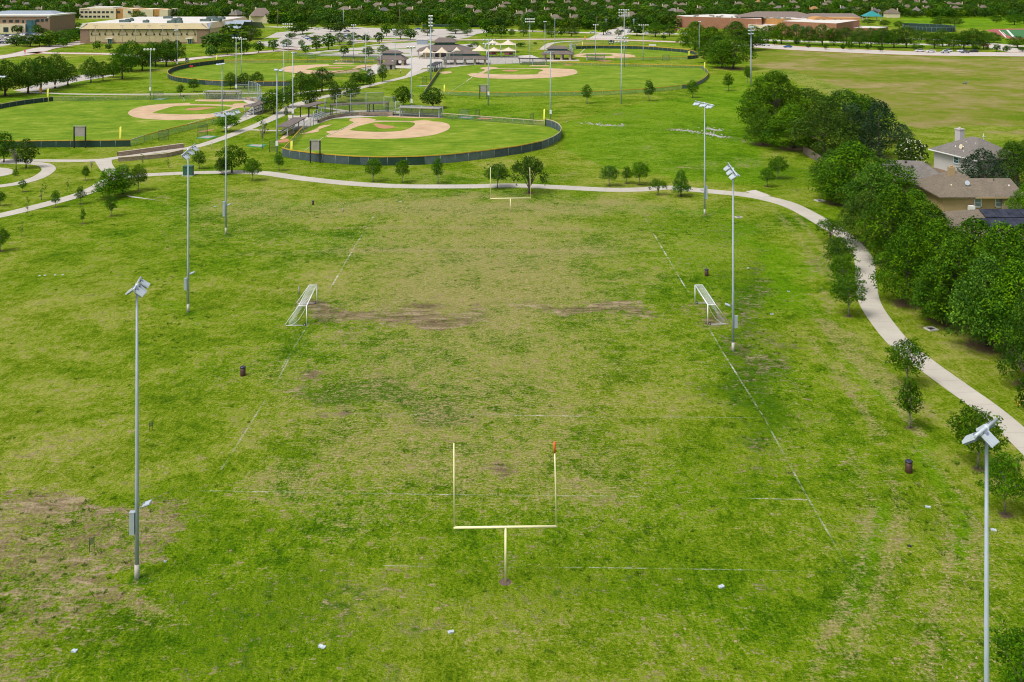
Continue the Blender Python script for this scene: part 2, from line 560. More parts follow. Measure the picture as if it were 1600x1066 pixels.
def worn_line():
    m, t = newmat("field_paint")
    v = t.pos()
    n1 = t.noise(0.16, 4, 0.6, v)
    n2 = t.noise(3.5, 3, 0.7, v)
    n3 = t.noise(0.75, 3, 0.6, v)
    a = t.math('MULTIPLY', t.mr(n1, 0.40, 0.60, 0.05, 1.0), t.mr(n2, 0.34, 0.58))
    a = t.math('MULTIPLY', a, t.mr(n3, 0.34, 0.56, 0.15, 1.0))
    st = t.attr("wear").outputs['Fac']
    a = t.math('MULTIPLY', a, t.math('MULTIPLY', st, 0.75))
    d = t.n("ShaderNodeBsdfPrincipled")
    d.inputs['Base Color'].default_value = C4(0.66, 0.66, 0.54)
    d.inputs['Roughness'].default_value = 0.95
    tr = t.n("ShaderNodeBsdfTransparent")
    mx = t.n("ShaderNodeMixShader")
    t.l(a, mx.inputs[0]); t.l(tr.outputs[0], mx.inputs[1]); t.l(d.outputs[0], mx.inputs[2])
    o = t.n("ShaderNodeOutputMaterial")
    t.l(mx.outputs[0], o.inputs[0])
worn_line()

def ground_mat():
    m, t = newmat("grass_ground")
    P = t.pos()
    a1 = t.attr("mask_a"); a2 = t.attr("mask_b")
    s1 = t.n("ShaderNodeSeparateColor"); t.l(a1.outputs['Color'], s1.inputs[0])
    s2 = t.n("ShaderNodeSeparateColor"); t.l(a2.outputs['Color'], s2.inputs[0])
    dry, mud, lush = s1.outputs[0], s1.outputs[1], s1.outputs[2]
    meadow, rough, soil = s2.outputs[0], s2.outputs[1], s2.outputs[2]
    nL = t.noise(0.028, 4, 0.55, P)
    nM = t.noise(0.14, 5, 0.6, P, 0.6)
    nS = t.noise(0.75, 5, 0.68, P, 0.4)
    nF = t.noise(4.2, 4, 0.7, P)
    nG = t.noise(11.0, 2, 0.6, P)
    nW = t.noise(1.0, 4, 0.6, t.vscale(P, (0.22, 0.75, 1.0)), 1.2)
    nX = t.noise(1.0, 3, 0.6, t.vscale(P, (1.2, 5.0, 1.0), (0, 0, 0.35)))
    nY = t.noise(1.0, 4, 0.65, t.vscale(P, (2.6, 0.9, 1.0), (0, 0, -0.5)))
    c2 = lambda v, k: t.math('MULTIPLY', t.math('SUBTRACT', v, 0.5), k)
    # living grass
    gv = t.math('ADD', t.math('ADD', t.math('ADD', 0.5, c2(nS, 1.2)), t.math('ADD', c2(nF, 1.5), c2(nG, 0.9))), t.math('ADD', t.math('ADD', c2(nM, 1.3), c2(nL, 0.9)), c2(nY, 0.9)))
    green = t.ramp(gv, [(0.0, C4(0.026, 0.082, 0.0005)), (0.32, C4(0.083, 0.180, 0.001)), (0.60, C4(0.162, 0.262, 0.002)), (0.98, C4(0.31, 0.33, 0.042))])
    green = t.mix(t.mr(nL, 0.38, 0.62, 0.08, 0.68), green, t.ramp(gv, [(0.02, C4(0.054, 0.108, 0.002)), (0.5, C4(0.172, 0.228, 0.008)), (0.95, C4(0.38, 0.35, 0.110))]))
    # kept turf, wet ground and the painted slope band: brighter, more even
    lushc = t.ramp(gv, [(0.0, C4(0.040, 0.120, 0.0006)), (0.5, C4(0.112, 0.235, 0.001)), (0.95, C4(0.205, 0.31, 0.006))])
    green = t.mix(t.mr(t.math('ADD', lush, c2(nM, 0.7)), 0.2, 0.7), green, lushc)
    # coarse dark tufts, and the painted foreground falloff
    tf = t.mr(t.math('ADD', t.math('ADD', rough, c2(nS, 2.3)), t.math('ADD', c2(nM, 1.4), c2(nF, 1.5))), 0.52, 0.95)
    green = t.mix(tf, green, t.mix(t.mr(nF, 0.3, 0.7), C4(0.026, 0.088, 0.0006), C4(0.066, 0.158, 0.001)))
    # straw
    straw = t.ramp(t.math('ADD', nF, c2(nX, 0.8)), [(0.18, C4(0.135, 0.148, 0.015)), (0.5, C4(0.298, 0.265, 0.095)), (0.78, C4(0.52, 0.425, 0.235))])
    nP = t.noise(1.55, 3, 0.6, P, 0.8)
    df = t.math('ADD', t.math('ADD', dry, t.math('ADD', c2(nS, 1.3), c2(nP, 1.7))), t.math('ADD', t.math('ADD', c2(nF, 1.7), c2(nM, 1.0)), t.math('ADD', c2(nX, 0.8), c2(nG, 1.0))))
    col = t.mix(t.mr(df, 0.34, 0.98, 0, 0.92), green, straw)
    # far meadow: hay coloured sweeps
    mead = t.ramp(t.math('ADD', t.math('ADD', nM, c2(nL, 1.4)), c2(nX, 0.5)), [(0.20, C4(0.112, 0.190, 0.004)), (0.44, C4(0.190, 0.218, 0.024)), (0.60, C4(0.255, 0.230, 0.072)), (0.80, C4(0.35, 0.28, 0.135))])
    mead = t.mix(t.mr(nF, 0.4, 0.75, 0, 0.35), mead, C4(0.13, 0.15, 0.02))
    col = t.mix(t.mr(t.math('ADD', meadow, c2(nM, 0.5)), 0.3, 0.7), col, mead)
    # bare earth
    mudc = t.ramp(t.math('ADD', t.math('ADD', nF, c2(nW, 2.2)), c2(nS, 0.8)), [(0.08, C4(0.075, 0.052, 0.032)), (0.42, C4(0.190, 0.138, 0.084)), (0.85, C4(0.40, 0.31, 0.205))])
    mf = t.math('ADD', t.math('ADD', t.math('MULTIPLY', mud, 0.92), t.math('ADD', c2(nS, 1.5), c2(nP, 1.9))), t.math('ADD', t.math('ADD', c2(nX, 1.3), c2(nM, 1.3)), c2(nF, 0.9)))
    col = t.mix(t.mr(mf, 0.30, 0.95, 0, 0.95), col, mudc)
    soilc = t.mix(t.mr(nF, 0.3, 0.7), C4(0.095, 0.062, 0.040), C4(0.175, 0.120, 0.080))
    col = t.mix(t.mr(t.math('ADD', t.math('ADD', soil, c2(nS, 0.9)), c2(nF, 0.4)), 0.42, 0.66, 0, 0.92), col, soilc)
    hgt = t.math('ADD', t.math('MULTIPLY', nF, 0.5), nS)
    t.out(col, 0.95, hgt, 0.5, 1.0, 0.0, 0.04)
ground_mat()

def turf_mat(name, stripes):
    m, t = newmat(name)
    P = t.pos()
    nM = t.noise(0.10, 4, 0.6, P, 0.4)
    nS = t.noise(0.55, 4, 0.65, P)
    nF = t.noise(2.8, 3, 0.7, P)
    nX = t.noise(1.0, 4, 0.6, t.vscale(P, (0.16, 0.85, 1.0), (0, 0, stripes)))
    c2 = lambda v, k: t.math('MULTIPLY', t.math('SUBTRACT', v, 0.5), k)
    gv = t.math('ADD', t.math('ADD', t.math('ADD', 0.5, c2(nM, 1.2)), c2(nX, 1.3)), t.math('ADD', c2(nS, 0.7), c2(nF, 0.8)))
    col = t.ramp(gv, [(0.0, C4(0.056, 0.132, 0.001)), (0.42, C4(0.118, 0.210, 0.003)), (0.70, C4(0.182, 0.262, 0.012)), (0.95, C4(0.33, 0.32, 0.085))])
    t.out(col, 0.95, nF, 0.1, 0.4, 0.0, 0.15)
turf_mat("turf_field", 0.25)
turf_mat("turf_infield", -0.4)
M = MATS

# ------------------------------------------------------------------ where the trees stand (pixel of the foot, of the top, crown width in pixels)
# kind, x, y foot, y top, width
BIG = [  # the tall wood along the creek and behind the back gardens
 ("elm", 1112, 84, 42, 62), ("elm", 1086, 79, 34, 46), ("elm", 1150, 80, 34, 58), ("oak", 1176, 78, 40, 46), ("elm", 1120, 98, 56, 54), ("oak", 1146, 108, 58, 66), ("elm", 1128, 106, 66, 50),
 ("elm", 1212, 206, 112, 104), ("elm", 1190, 192, 120, 66), ("oak", 1262, 202, 138, 84), ("elm", 1240, 232, 164, 104), ("elm", 1192, 226, 170, 62), ("oak", 1318, 206, 140, 92),
 ("elm", 1288, 244, 158, 104), ("oak", 1352, 226, 150, 80), ("cedar", 1330, 240, 162, 76), ("cedar", 1374, 246, 158, 74), ("cedar", 1410, 222, 194, 34),
 ("elm", 1334, 318, 222, 124), ("elm", 1298, 290, 234, 66), ("oak", 1388, 316, 248, 86), ("elm", 1306, 318, 262, 64), ("elm", 1366, 340, 256, 94),
 ("elm", 1396, 410, 292, 118), ("elm", 1352, 384, 300, 84), ("elm", 1450, 424, 318, 124), ("elm", 1430, 372, 296, 90), ("elm", 1418, 474, 352, 96), ("elm", 1462, 470, 344, 118),
 ("elm", 1524, 456, 342, 128), ("elm", 1496, 508, 372, 124), ("elm", 1568, 500, 350, 124), ("elm", 1600, 470, 352, 104), ("elm", 1540, 540, 398, 124), ("elm", 1592, 556, 408, 116), ("elm", 1470, 500, 402, 84), ("elm", 1606, 600, 456, 90),
]
# label, kind, x, foot, top, width
PARK = [
 ("round dark park tree beside the looped path at the picture's left edge", "round", 6, 254, 207, 38),
 ("lollipop shaped park tree on a bare trunk inside the looped path", "round", 41, 263, 217, 32),
 ("leafless grey shrub standing beside the lollipop tree", "bare", 25, 265, 232, 26),
 ("low rounded bush below the leafless grey shrub", "bush", 24, 275, 264, 10),
 ("small sapling just outside the looped path", "young", 35, 300, 280, 12),
 ("thin yellow green sapling near the looped path", "sparse", 65, 313, 285, 13),
 ("young tree growing on the lower edge of the left path", "young", 87, 324, 297, 15),
 ("thin wispy sapling between the two left paths", "sparse", 105, 300, 277, 10),
 ("dense little sapling beside the path junction", "young", 134, 282, 259, 12),
 ("tiny bare sapling at the path junction", "bare", 143, 268, 250, 6),
 ("young tree standing just below the left path near the big clump", "young", 126, 319, 291, 16),
 ("thin dark sapling on open grass below the left path", "young", 129, 350, 325, 9),
 ("spindly sapling with a leafy foot on the open grass", "sparse", 34, 370, 345, 9),
 ("staked sapling inside a wire guard beside the left path", "sparse", 44, 338, 308, 9),
 ("leafy small tree at the picture's left edge below the path", "young", 1, 393, 355, 24),
 ("leafy small tree at the left edge above the path", "young", 1, 322, 299, 16),
 ("broad bushy conifer in the clump beside the path junction", "cone", 172, 309, 264, 50),
 ("narrower dark conifer behind the bushy clump at the junction", "cone", 192, 303, 258, 36),
 ("open crowned young tree right of the junction clump", "airy", 216, 298, 258, 27),
 ("small sapling in front of the junction clump", "young", 174, 338, 305, 17),
 ("thin sapling standing before the stone walled bridge", "sparse", 222, 259, 240, 8),
 ("wispy sapling standing below the end of the stone bridge", "sparse", 263, 262, 247, 7),
 ("young round tree right of the bridge floodlights", "young", 311, 264, 235, 22),
 ("dense round tree behind the soccer floodlight above the path", "round", 362, 270, 227, 42),
 ("low round tree touching the dense tree beside the path", "round", 347, 273, 246, 24),
 ("small round tree beside the path below the ball field corner", "airy", 394, 283, 248, 27),
 ("leafy tree beside the walkway behind the left ball field fence", "young", 354, 206, 177, 36),
 ("narrow oval tree at the corner of the near ball field fence", "young", 436, 267, 237, 16),
 ("open young tree in front of the green outfield screen, first from the left", "airy", 583, 284, 247, 27),
 ("young tree in front of the outfield screen, second from the left", "airy", 629, 286, 249, 23),
 ("slender young tree in front of the outfield screen, third from the left", "young", 684, 287, 246, 20),
 ("bushy young tree left of the far goal post crossbar", "airy", 777, 294, 256, 38),
 ("wide spiky crowned tree behind the far goal post", "spread", 827, 302, 243, 62),
 ("twisted sapling beside the walkway near the scoreboard", "sparse", 413, 208, 180, 22),
 ("caged sapling with a thin stem beside the walkway", "bare", 410, 233, 190, 12),
 ("dense tree beside the third base dugout roof", "round", 428, 178, 140, 40),
 ("dark tree along the walkway right of the dugout tree", "round", 450, 168, 134, 30),
 ("dark tree on the walkway lawn left of the near backstop", "round", 484, 169, 134, 30),
 ("small tree on the walkway edge behind the near backstop", "round", 523, 161, 129, 22),
 ("rounded tree seen through the near backstop mesh", "round", 548, 158, 126, 33),
 ("thin young tree beside the walkway lamp", "young", 447, 186, 168, 7),
 ("bushy tree leftmost in the walkway clump", "oak", 470, 150, 112, 40),
 ("broad tallest tree in the walkway clump", "oak", 503, 144, 106, 36),
 ("smaller tree at the back of the walkway clump", "oak", 486, 148, 116, 34),
 ("clipped round tree left of three along the plaza walk", "round", 556, 133, 113, 23),
 ("clipped round tree half hidden behind its neighbour by the plaza walk", "round", 567, 133, 114, 20),
 ("clipped heart shaped tree beside the plaza walk", "round", 578, 137, 108, 20),
 ("clipped round tree nearest the low plaza pavilion", "round", 598, 128, 101, 19),
 ("tree behind the left ball field dugout", "oak", 360, 139, 113, 24),
 ("tree standing behind the left field backstop mesh", "oak", 382, 138, 114, 28),
 ("small dark tree behind the left field backstop", "oak", 402, 134, 112, 18),
 ("small tree on the lawn before the curved green fence", "young", 303, 144, 123, 18),
 ("sapling beside the straight path behind the left ball field", "young", 282, 150, 132, 13),
 ("rounded dark tree behind the first base dugout", "round", 630, 166, 135, 33),
 ("broad rounded dark tree right of the first base dugout tree", "round", 676, 169, 137, 38),
 ("oval young tree on the lawn below the far outfield fence", "young", 917, 162, 132, 17),
 ("young conical tree before the far outfield fence", "young", 1014, 158, 125, 17),
 ("young tree with a bushy top at the bend of the outfield fence", "young", 1082, 153, 125, 19),
 ("young tree on the lawn right of the outfield fence bend", "young", 1138, 142, 115, 16),
 ("round light green tree above the curving path", "airy", 952, 291, 258, 28),
 ("small dark tree between two rounder trees above the path", "young", 979, 287, 260, 18),
 ("larger round tree right of the small dark tree above the path", "airy", 1000, 289, 253, 30),
 ("low spreading ornamental tree on the lower edge of the path", "spread", 1028, 305, 279, 25),
 ("bright pyramid shaped tree on the lower edge of the path", "cone", 1064, 307, 266, 29),
 ("thin sapling behind the path floodlight pole", "sparse", 1101, 282, 270, 12),
 ("small spreading tree on the bank left of the wood", "airy", 1199, 292, 262, 24),
 ("rounded small tree on the bank beside the wood", "airy", 1216, 280, 244, 28),
 ("slim young tree beside the tall multi lamp pole", "young", 1168, 129, 103, 12),
 ("wide airy tree farthest along the right path row", "spread", 1297, 377, 341, 42),
 ("leafy tree second farthest in the right path row", "airy", 1311, 424, 370, 50),
 ("dense tree third farthest in the right path row", "airy", 1317, 456, 398, 48),
 ("round tree with a clear trunk beside the path bend", "airy", 1326, 494, 431, 48),
 ("open airy tree overlapping the right path", "airy", 1419, 604, 530, 54),
 ("narrow upright tree with a pale trunk below the airy tree", "young", 1422, 669, 590, 36),
 ("leafy tree behind the nearest right floodlight", "airy", 1528, 732, 638, 74),
 ("bushy tree with a mulch ring at the right edge", "airy", 1570, 804, 709, 66),
 ("leafy tree cut off by the lower right corner", "airy", 1602, 1100, 985, 92),
 ("large white flowering round tree beside the siding house", "crape", 1423, 257, 215, 50),
 ("grey green dense evergreen beside the brown house", "cedar", 1536, 300, 234, 88),
 ("dark broadleaf tree behind the siding house", "elm", 1582, 292, 222, 74),
 ("bright green garden tree at the edge of the brown house", "elm", 1604, 344, 286, 52),
 ("dark broadleaf tree cut off at the right edge behind the houses", "elm", 1606, 262, 216, 50),
 ("shrub with orange flowers at the right edge by the path", "orange", 1604, 640, 588, 30),
]
LEFT = [  # clump of parkland trees on the left
 (8, 150, 94, 62), (44, 146, 93, 50), (64, 142, 88, 44), (86, 138, 84, 46), (106, 134, 99, 40), (-12, 152, 100, 50), (142, 129, 90, 29), (161, 126, 96, 24), (177, 121, 97, 28),
 (191, 124, 72, 44), (205, 112, 64, 52), (222, 110, 80, 36), (243, 104, 66, 40), (260, 104, 62, 42), (276, 100, 63, 32), (234, 102, 65, 24)]
BACKL = [(26, 72, 56, 24), (47, 73, 56, 28), (62, 72, 56, 22), (77, 73, 51, 30), (92, 70, 50, 26), (104, 67, 48, 28), (117, 64, 46, 24), (124, 60, 46, 18), (100, 75, 60, 13), (152, 77, 65, 11), (170, 79, 70, 10),
 (330, 88, 72, 15), (338, 82, 55, 38), (355, 86, 68, 18), (366, 72, 41, 52), (381, 86, 67, 19), (392, 62, 43, 26), (27, 53, 41, 15), (58, 53, 40, 14), (68, 53, 45, 12), (100, 47, 36, 20), (118, 44, 36, 16), (88, 45, 33, 12), (216, 32, 18, 18)]
PARKING = [(404, 83, 66, 14), (427, 80, 63, 14), (448, 73, 62, 15), (477, 84, 72, 13), (471, 74, 63, 9), (495, 80, 64, 13), (513, 78, 54, 18), (494, 65, 56, 15), (531, 70, 53, 15), (552, 66, 52, 16), (547, 73, 64, 9),
 (572, 66, 55, 12), (593, 69, 52, 12), (537, 88, 73, 12), (576, 88, 74, 14), (598, 85, 72, 14), (461, 55, 36, 19), (473, 53, 36, 18), (455, 61, 52, 14), (517, 50, 37, 16), (531, 53, 35, 19), (550, 45, 32, 15), (487, 45, 29, 13),
 (506, 45, 32, 12), (604, 57, 38, 14), (626, 62, 35, 18), (641, 63, 46, 18), (668, 56, 40, 14), (712, 53, 38, 24), (730, 56, 42, 13), (727, 50, 37, 14), (760, 57, 33, 17), (770, 56, 44, 10), (783, 58, 41, 18), (800, 57, 46, 8),
 (705, 62, 56, 13), (735, 75, 70, 8), (742, 72, 66, 10), (818, 57, 39, 14), (862, 58, 44, 14), (877, 57, 45, 10), (893, 57, 43, 17), (813, 73, 67, 12), (836, 70, 66, 5), (943, 55, 35, 19), (966, 57, 47, 10), (995, 56, 38, 22),
 (1024, 58, 37, 22), (1046, 57, 38, 18), (1037, 62, 55, 7), (1072, 66, 56, 8), (850, 50, 34, 18), (832, 50, 37, 14)]
STREET = [(1200, 67, 41, 24), (1221, 69, 37, 26), (1244, 69, 39, 26), (1264, 70, 42, 24), (1285, 71, 39, 28), (1303, 71, 45, 22), (1322, 72, 44, 26), (1343, 74, 44, 26), (1361, 73, 45, 22), (1378, 75, 45, 26), (1397, 75, 47, 26),
 (1416, 75, 42, 34), (1460, 76, 52, 22), (1473, 73, 46, 22), (1490, 77, 52, 24), (1506, 76, 49, 24), (1521, 77, 46, 28), (1537, 77, 49, 22), (1552, 67, 51, 22), (1590, 75, 57, 24), (1440, 62, 47, 22)]
SMALLSTREET = [(1210, 71, 62, 9), (1245, 72, 59, 12), (1263, 75, 69, 8), (1290, 78, 68, 9), (1317, 79, 68, 8), (1328, 78, 63, 11), (1355, 79, 69, 9), (1376, 81, 72, 9), (1430, 80, 69, 10), (1439, 79, 70, 9), (1525, 80, 68, 13), (1542, 78, 71, 7),
 (1557, 81, 69, 12), (1573, 82, 71, 13), (1598, 81, 74, 14), (1165, 66, 56, 8), (1185, 70, 63, 10)]
FARLAWN = [(1469, 41, 25, 28), (1492, 41, 27, 27), (1557, 36, 23, 18), (1585, 39, 21, 28), (1356, 38, 30, 20), (1382, 41, 31, 18), (1405, 44, 33, 16), (1600, 37, 21, 20)]

# ------------------------------------------------------------------ ball fields (pixel outlines)
FIELD_A = [(441, 244), (456, 248), (490, 252.5), (520, 255.5), (555, 258), (600, 259), (650, 258), (700, 255), (740, 250.5), (780, 245.5), (815, 240), (845, 233.5), (864, 226), (875, 218), (877, 211), (872, 204.5), (862, 199.5), (851, 197),
           (820, 194.5), (760, 190), (690, 184.5), (620, 180.5), (560, 180.5), (510, 187), (482, 199)]
FIELD_B = [(-60, 190), (-30, 177), (0, 170.5), (40, 163.5), (83, 158.5), (140, 158), (240, 156), (330, 154), (385, 155), (405, 165), (385, 182), (330, 195), (270, 209.5), (204, 229), (150, 230), (80, 230.5), (20, 231), (-40, 226), (-70, 210)]
FIELD_C = [(686, 114), (664, 146.5), (690, 148.5), (760, 151), (860, 150.5), (950, 148.5), (1030, 143.5), (1080, 137), (1096, 130.5), (1105, 123), (1106, 116.5), (1101, 110.5), (1096, 107), (1020, 105), (940, 103), (860, 100.5), (760, 99), (712, 103)]
FIELD_D = [(350, 99), (320, 102.5), (290, 107), (270, 112.5), (262, 118.5), (265, 124), (280, 128.5), (305, 131.5), (345, 134), (400, 135), (455, 134.5), (482, 128), (530, 119), (580, 110.5), (594, 104), (560, 98.5), (450, 98)]
FIELD_E = [(900, 77), (940, 76), (1000, 77), (1045, 80), (1078, 83.5), (1089, 88), (1088, 91.5), (1074, 93), (1000, 94), (930, 92), (885, 88)]

EVERY_FOOT = [(x, yb, w, 'big') for k, x, yb, yt, w in BIG] + [(x, yb, w, k) for l, k, x, yb, yt, w in PARK] + [(x, yb, w, 'round') for x, yb, yt, w in LEFT]

# ------------------------------------------------------------------ the ground: one sheet, wear, growth and some painted shading recorded per vertex
def axis(parts):
    out = []
    for a, b, st in parts:
        out += list(np.arange(a, b - 1e-6, st))
    out.append(parts[-1][1])
    return np.array(out)
gx = axis([(-6000, -1000, 500), (-1000, -300, 25), (-300, -90, 2.0), (-90, 90, 0.6), (90, 260, 2.0), (260, 1000, 25), (1000, 6000, 500)])
gy = axis([(-600, 20, 124), (20, 52, 2.0), (52, 205, 0.6), (205, 420, 1.6), (420, 620, 4.0), (620, 1000, 20), (1000, 2000, 100), (2000, 9000, 700)])
GX, GY = np.meshgrid(gx, gy)
PX = CX + F * GX / np.maximum(GY, 20)
PY = HY + F * H / np.maximum(GY, 20)
PX = np.where(GY < 25, -9999, PX)

def vnoise(x, y, seed):
    r_ = np.random.default_rng(seed).random((257, 257))
    xi = np.floor(x).astype(int); yi = np.floor(y).astype(int)
    fx = x - xi; fy = y - yi
    fx = fx * fx * (3 - 2 * fx); fy = fy * fy * (3 - 2 * fy)
    a = r_[xi % 257, yi % 257]; b = r_[(xi + 1) % 257, yi % 257]; c = r_[xi % 257, (yi + 1) % 257]; d_ = r_[(xi + 1) % 257, (yi + 1) % 257]
    return (a * (1 - fx) + b * fx) * (1 - fy) + (c * (1 - fx) + d_ * fx) * fy - 0.5
# worn areas have ragged outlines: bend the ground by a few metres before measuring them
_wx = 9.0 * vnoise(GX / 6.5, GY / 6.5, 1) + 3.6 * vnoise(GX / 2.1, GY / 2.1, 2)
_wy = 9.0 * vnoise(GX / 6.5, GY / 6.5, 3) + 3.6 * vnoise(GX / 2.1, GY / 2.1, 4)
WX, WY = GX + _wx, np.maximum(GY + _wy, 20)
SPX, SPY = PX, PY
QX = np.where(GY < 25, -9999, CX + F * WX / WY); QY = HY + F * H / WY
def ell(cx, cy, rx, ry, s=1.0, p=1.0):
    u, v = (PX, PY) if rx < 22 else (QX, QY)
    d = np.sqrt(((u - cx) / rx) ** 2 + ((v - cy) / ry) ** 2)
    return s * np.clip(1.35 - d, 0, 1) ** p
def pl(pts, width, s=1.0):
    k = 0.06 if width < 3 else 0.5
    return s * np.clip(1.3 - seg_dist(GX + _wx * k, GY + _wy * k, gp(pts)) / (width / 2), 0, 1)
def reg(pts, s=1.0):
    return inpoly(PX, PY, pts) * s

def regw(pts, s=1.0):
    return inpoly(QX, QY, pts) * s
dry = np.zeros(GX.shape); mud = dry.copy(); lush = dry.copy(); mea = dry.copy(); rou_falloff = dry.copy(); soil = dry.copy()
near = (GY < 420)
_dp = [(-90, 742), (60, 746), (140, 750), (188, 775), (232, 830), (226, 890), (248, 955), (200, 1000), (130, 1090), (-120, 1090)]
dry += regw(_dp, .26); mud += regw(_dp, .37)
dry += 0.09 * near
for a in [(770, 400, 300, 100, .62), (730, 490, 320, 60, .40), (690, 655, 320, 100, .42), (720, 565, 340, 70, .30), (560, 330, 330, 24, .16), (790, 760, 300, 90, .36), (470, 720, 120, 60, .16), (360, 350, 110, 45, .24), (990, 620, 170, 90, .14),
          (560, 880, 170, 60, .14), (430, 600, 60, 60, .12), (60, 880, 205, 150, .34), (40, 800, 170, 60, .18), (225, 965, 90, 60, .34), (1330, 870, 110, 190, .20), (1500, 930, 110, 160, .26), (1250, 640, 70, 110, .18),
          (820, 950, 300, 60, .12), (600, 1010, 200, 50, .14), (420, 690, 130, 50, .16), (1130, 560, 60, 60, .12), (1020, 1010, 200, 60, .22), (900, 320, 300, 14, .42), (480, 325, 170, 14, .30), (400, 300, 70, 14, .34), (60, 400, 70, 60, -.10), (470, 260, 40, 14, .12), (640, 275, 220, 10, .2),
          (760, 1050, 30, 8, .75), (1000, 240, 120, 30, .12), (1180, 360, 60, 30, .18), (1290, 990, 40, 60, .22), (100, 470, 130, 80, .0), (330, 560, 80, 60, .05), (250, 870, 40, 30, -.1), (520, 760, 120, 60, .05)]:
    dry += ell(*a)
dry += pl([(345, 400), (420, 396), (560, 392)], 2.2, .25) + pl([(480, 357), (700, 355), (930, 358)], 2.2, .28) + pl([(560, 392), (760, 391), (930, 393)], 2.5, .28)
for a in [(600, 494, 130, 20, .72), (530, 486, 50, 16, .5), (710, 488, 95, 13, .56), (640, 500, 60, 12, .42), (915, 487, 90, 13, .66), (960, 491, 80, 9, .44), (487, 586, 18, 11, 1.1), (466, 611, 18, 8, .8), (541, 640, 13, 8, .85),
          (502, 650, 15, 6, .85), (537, 648, 11, 5, .85), (605, 647, 18, 6, .75), (790, 737, 21, 13, .75), (772, 728, 18, 8, .6), (1094, 491, 36, 15, .46), (1118, 502, 18, 10, .5), (512, 480, 30, 12, .4), (1280, 412, 14, 14, .55),
          (1262, 408, 10, 5, .5), (760, 357, 150, 4, .3), (55, 880, 190, 140, .26), (60, 785, 170, 36, .36), (670, 655, 12, 4, .4), (690, 650, 10, 4, .4), (788, 909, 9, 5, .0), (620, 495, 150, 26, .16), (930, 488, 110, 18, .14), (430, 585, 6, 4, .5), (735, 680, 60, 6, .2)]:
    mud += ell(*a)
# tyre tracks and mower lines on the right
for pts, w, s in [([(1330, 700), (1360, 780), (1345, 880), (1300, 980), (1260, 1066)], 1.1, .36), ([(1392, 720), (1405, 800), (1380, 900), (1335, 1010), (1310, 1080)], 1.3, .40), ([(1455, 760), (1480, 830), (1478, 900), (1460, 960), (1450, 1066)], 0.8, .44),
                  ([(1430, 690), (1500, 770), (1520, 830), (1515, 900)], 0.9, .40), ([(1285, 500), (1330, 560), (1390, 620), (1440, 680)], 1.5, .62), ([(1302, 505), (1352, 565), (1425, 632)], 1.3, .56), ([(1330, 520), (1385, 580), (1462, 655)], 1.3, .5), ([(1268, 530), (1320, 600), (1380, 680)], 1.4, .4),
                  ([(1260, 470), (1290, 520), (1330, 600), (1370, 690)], 1.0, .26), ([(1286, 450), (1300, 468), (1294, 492)], 1.2, .5), ([(1240, 335), (1285, 385), (1300, 440)], 1.6, .46), ([(1210, 330), (1255, 372), (1282, 425)], 1.4, .4), ([(1215, 340), (1262, 395), (1270, 440)], 1.2, .22)]:
    dry += pl(pts, w, s * 1.1)
for pts, w, s in [([(1375, 790), (1350, 880), (1320, 960)], 2.4, .5), ([(1430, 700), (1505, 800), (1490, 880)], 2.2, .5), ([(1320, 560), (1400, 640), (1460, 700)], 2.0, .4), ([(1140, 350), (1230, 420), (1280, 500)], 6, .3), ([(250, 470), (300, 520)], 3, .3)]:
    lush += pl(pts, w, s * 1.3)
for a in [(600, 634, 125, 26, .95), (560, 600, 120, 40, .34), (290, 380, 60, 40, .22), (130, 450, 160, 60, .16), (1190, 560, 70, 130, .46), (1230, 640, 70, 80, .46), (1180, 470, 40, 60, .38), (930, 890, 240, 70, .22), (1350, 760, 90, 60, .25),
          (1050, 350, 110, 30, .3), (1150, 400, 60, 60, .3), (420, 960, 260, 100, .14), (880, 760, 90, 60, .2), (1100, 700, 140, 90, .2), (340, 620, 100, 90, .12), (90, 860, 200, 130, .10), (1440, 800, 70, 60, .3)]:
    rou_falloff += ell(*a)
for _x, _y in ((214, 905), (294, 488), (353, 366), (1101, 337), (1146, 550)):
    rou_falloff += ell(_x + 3, _y + 2, 17 * pxm(_y) / 22, 7 * pxm(_y) / 22, 1.6)
rou_falloff += 0.16 * near + ell(930, 960, 480, 150, .20) + ell(380, 1000, 260, 130, .30) + ell(240, 800, 60, 70, .3)  # the two broadest ellipses paint lens falloff into the foreground as darker growth
# rank growth by drain and creek; below the path slope shading painted in green
lush += pl([(180, 318), (300, 326), (480, 318), (640, 322), (800, 326), (1000, 322), (1120, 330)], 5, .55)
lush += ell(1100, 380, 120, 60, .38) + ell(1240, 440, 60, 60, .5) + ell(300, 700, 90, 90, .16) + ell(1050, 800, 170, 90, .28) + ell(120, 430, 150, 60, .25) + ell(1180, 310, 60, 16, .2)
lush += reg([(870, 195), (1000, 160), (1170, 140), (1180, 200), (1200, 290), (1100, 285), (950, 262), (880, 235)], .62) + reg([(690, 152), (870, 152), (860, 186), (700, 178)], .5)
lush += reg([(560, 140), (680, 118), (690, 150), (640, 170), (560, 150)], .35) + reg([(200, 110), (262, 112), (262, 132), (350, 140), (200, 142)], .4) + reg([(1100, 120), (1170, 108), (1175, 190), (1090, 150)], .5)
lush += reg([(200, 60), (420, 66), (400, 95), (250, 100)], .3) + reg([(1400, 24), (1640, 24), (1640, 45), (1400, 45)], .8) + reg([(1190, 56), (1610, 60), (1610, 78), (1190, 72)], .5)
for fpoly in (FIELD_A, FIELD_B, FIELD_C, FIELD_D, FIELD_E):
    lush += reg(fpoly, .4)
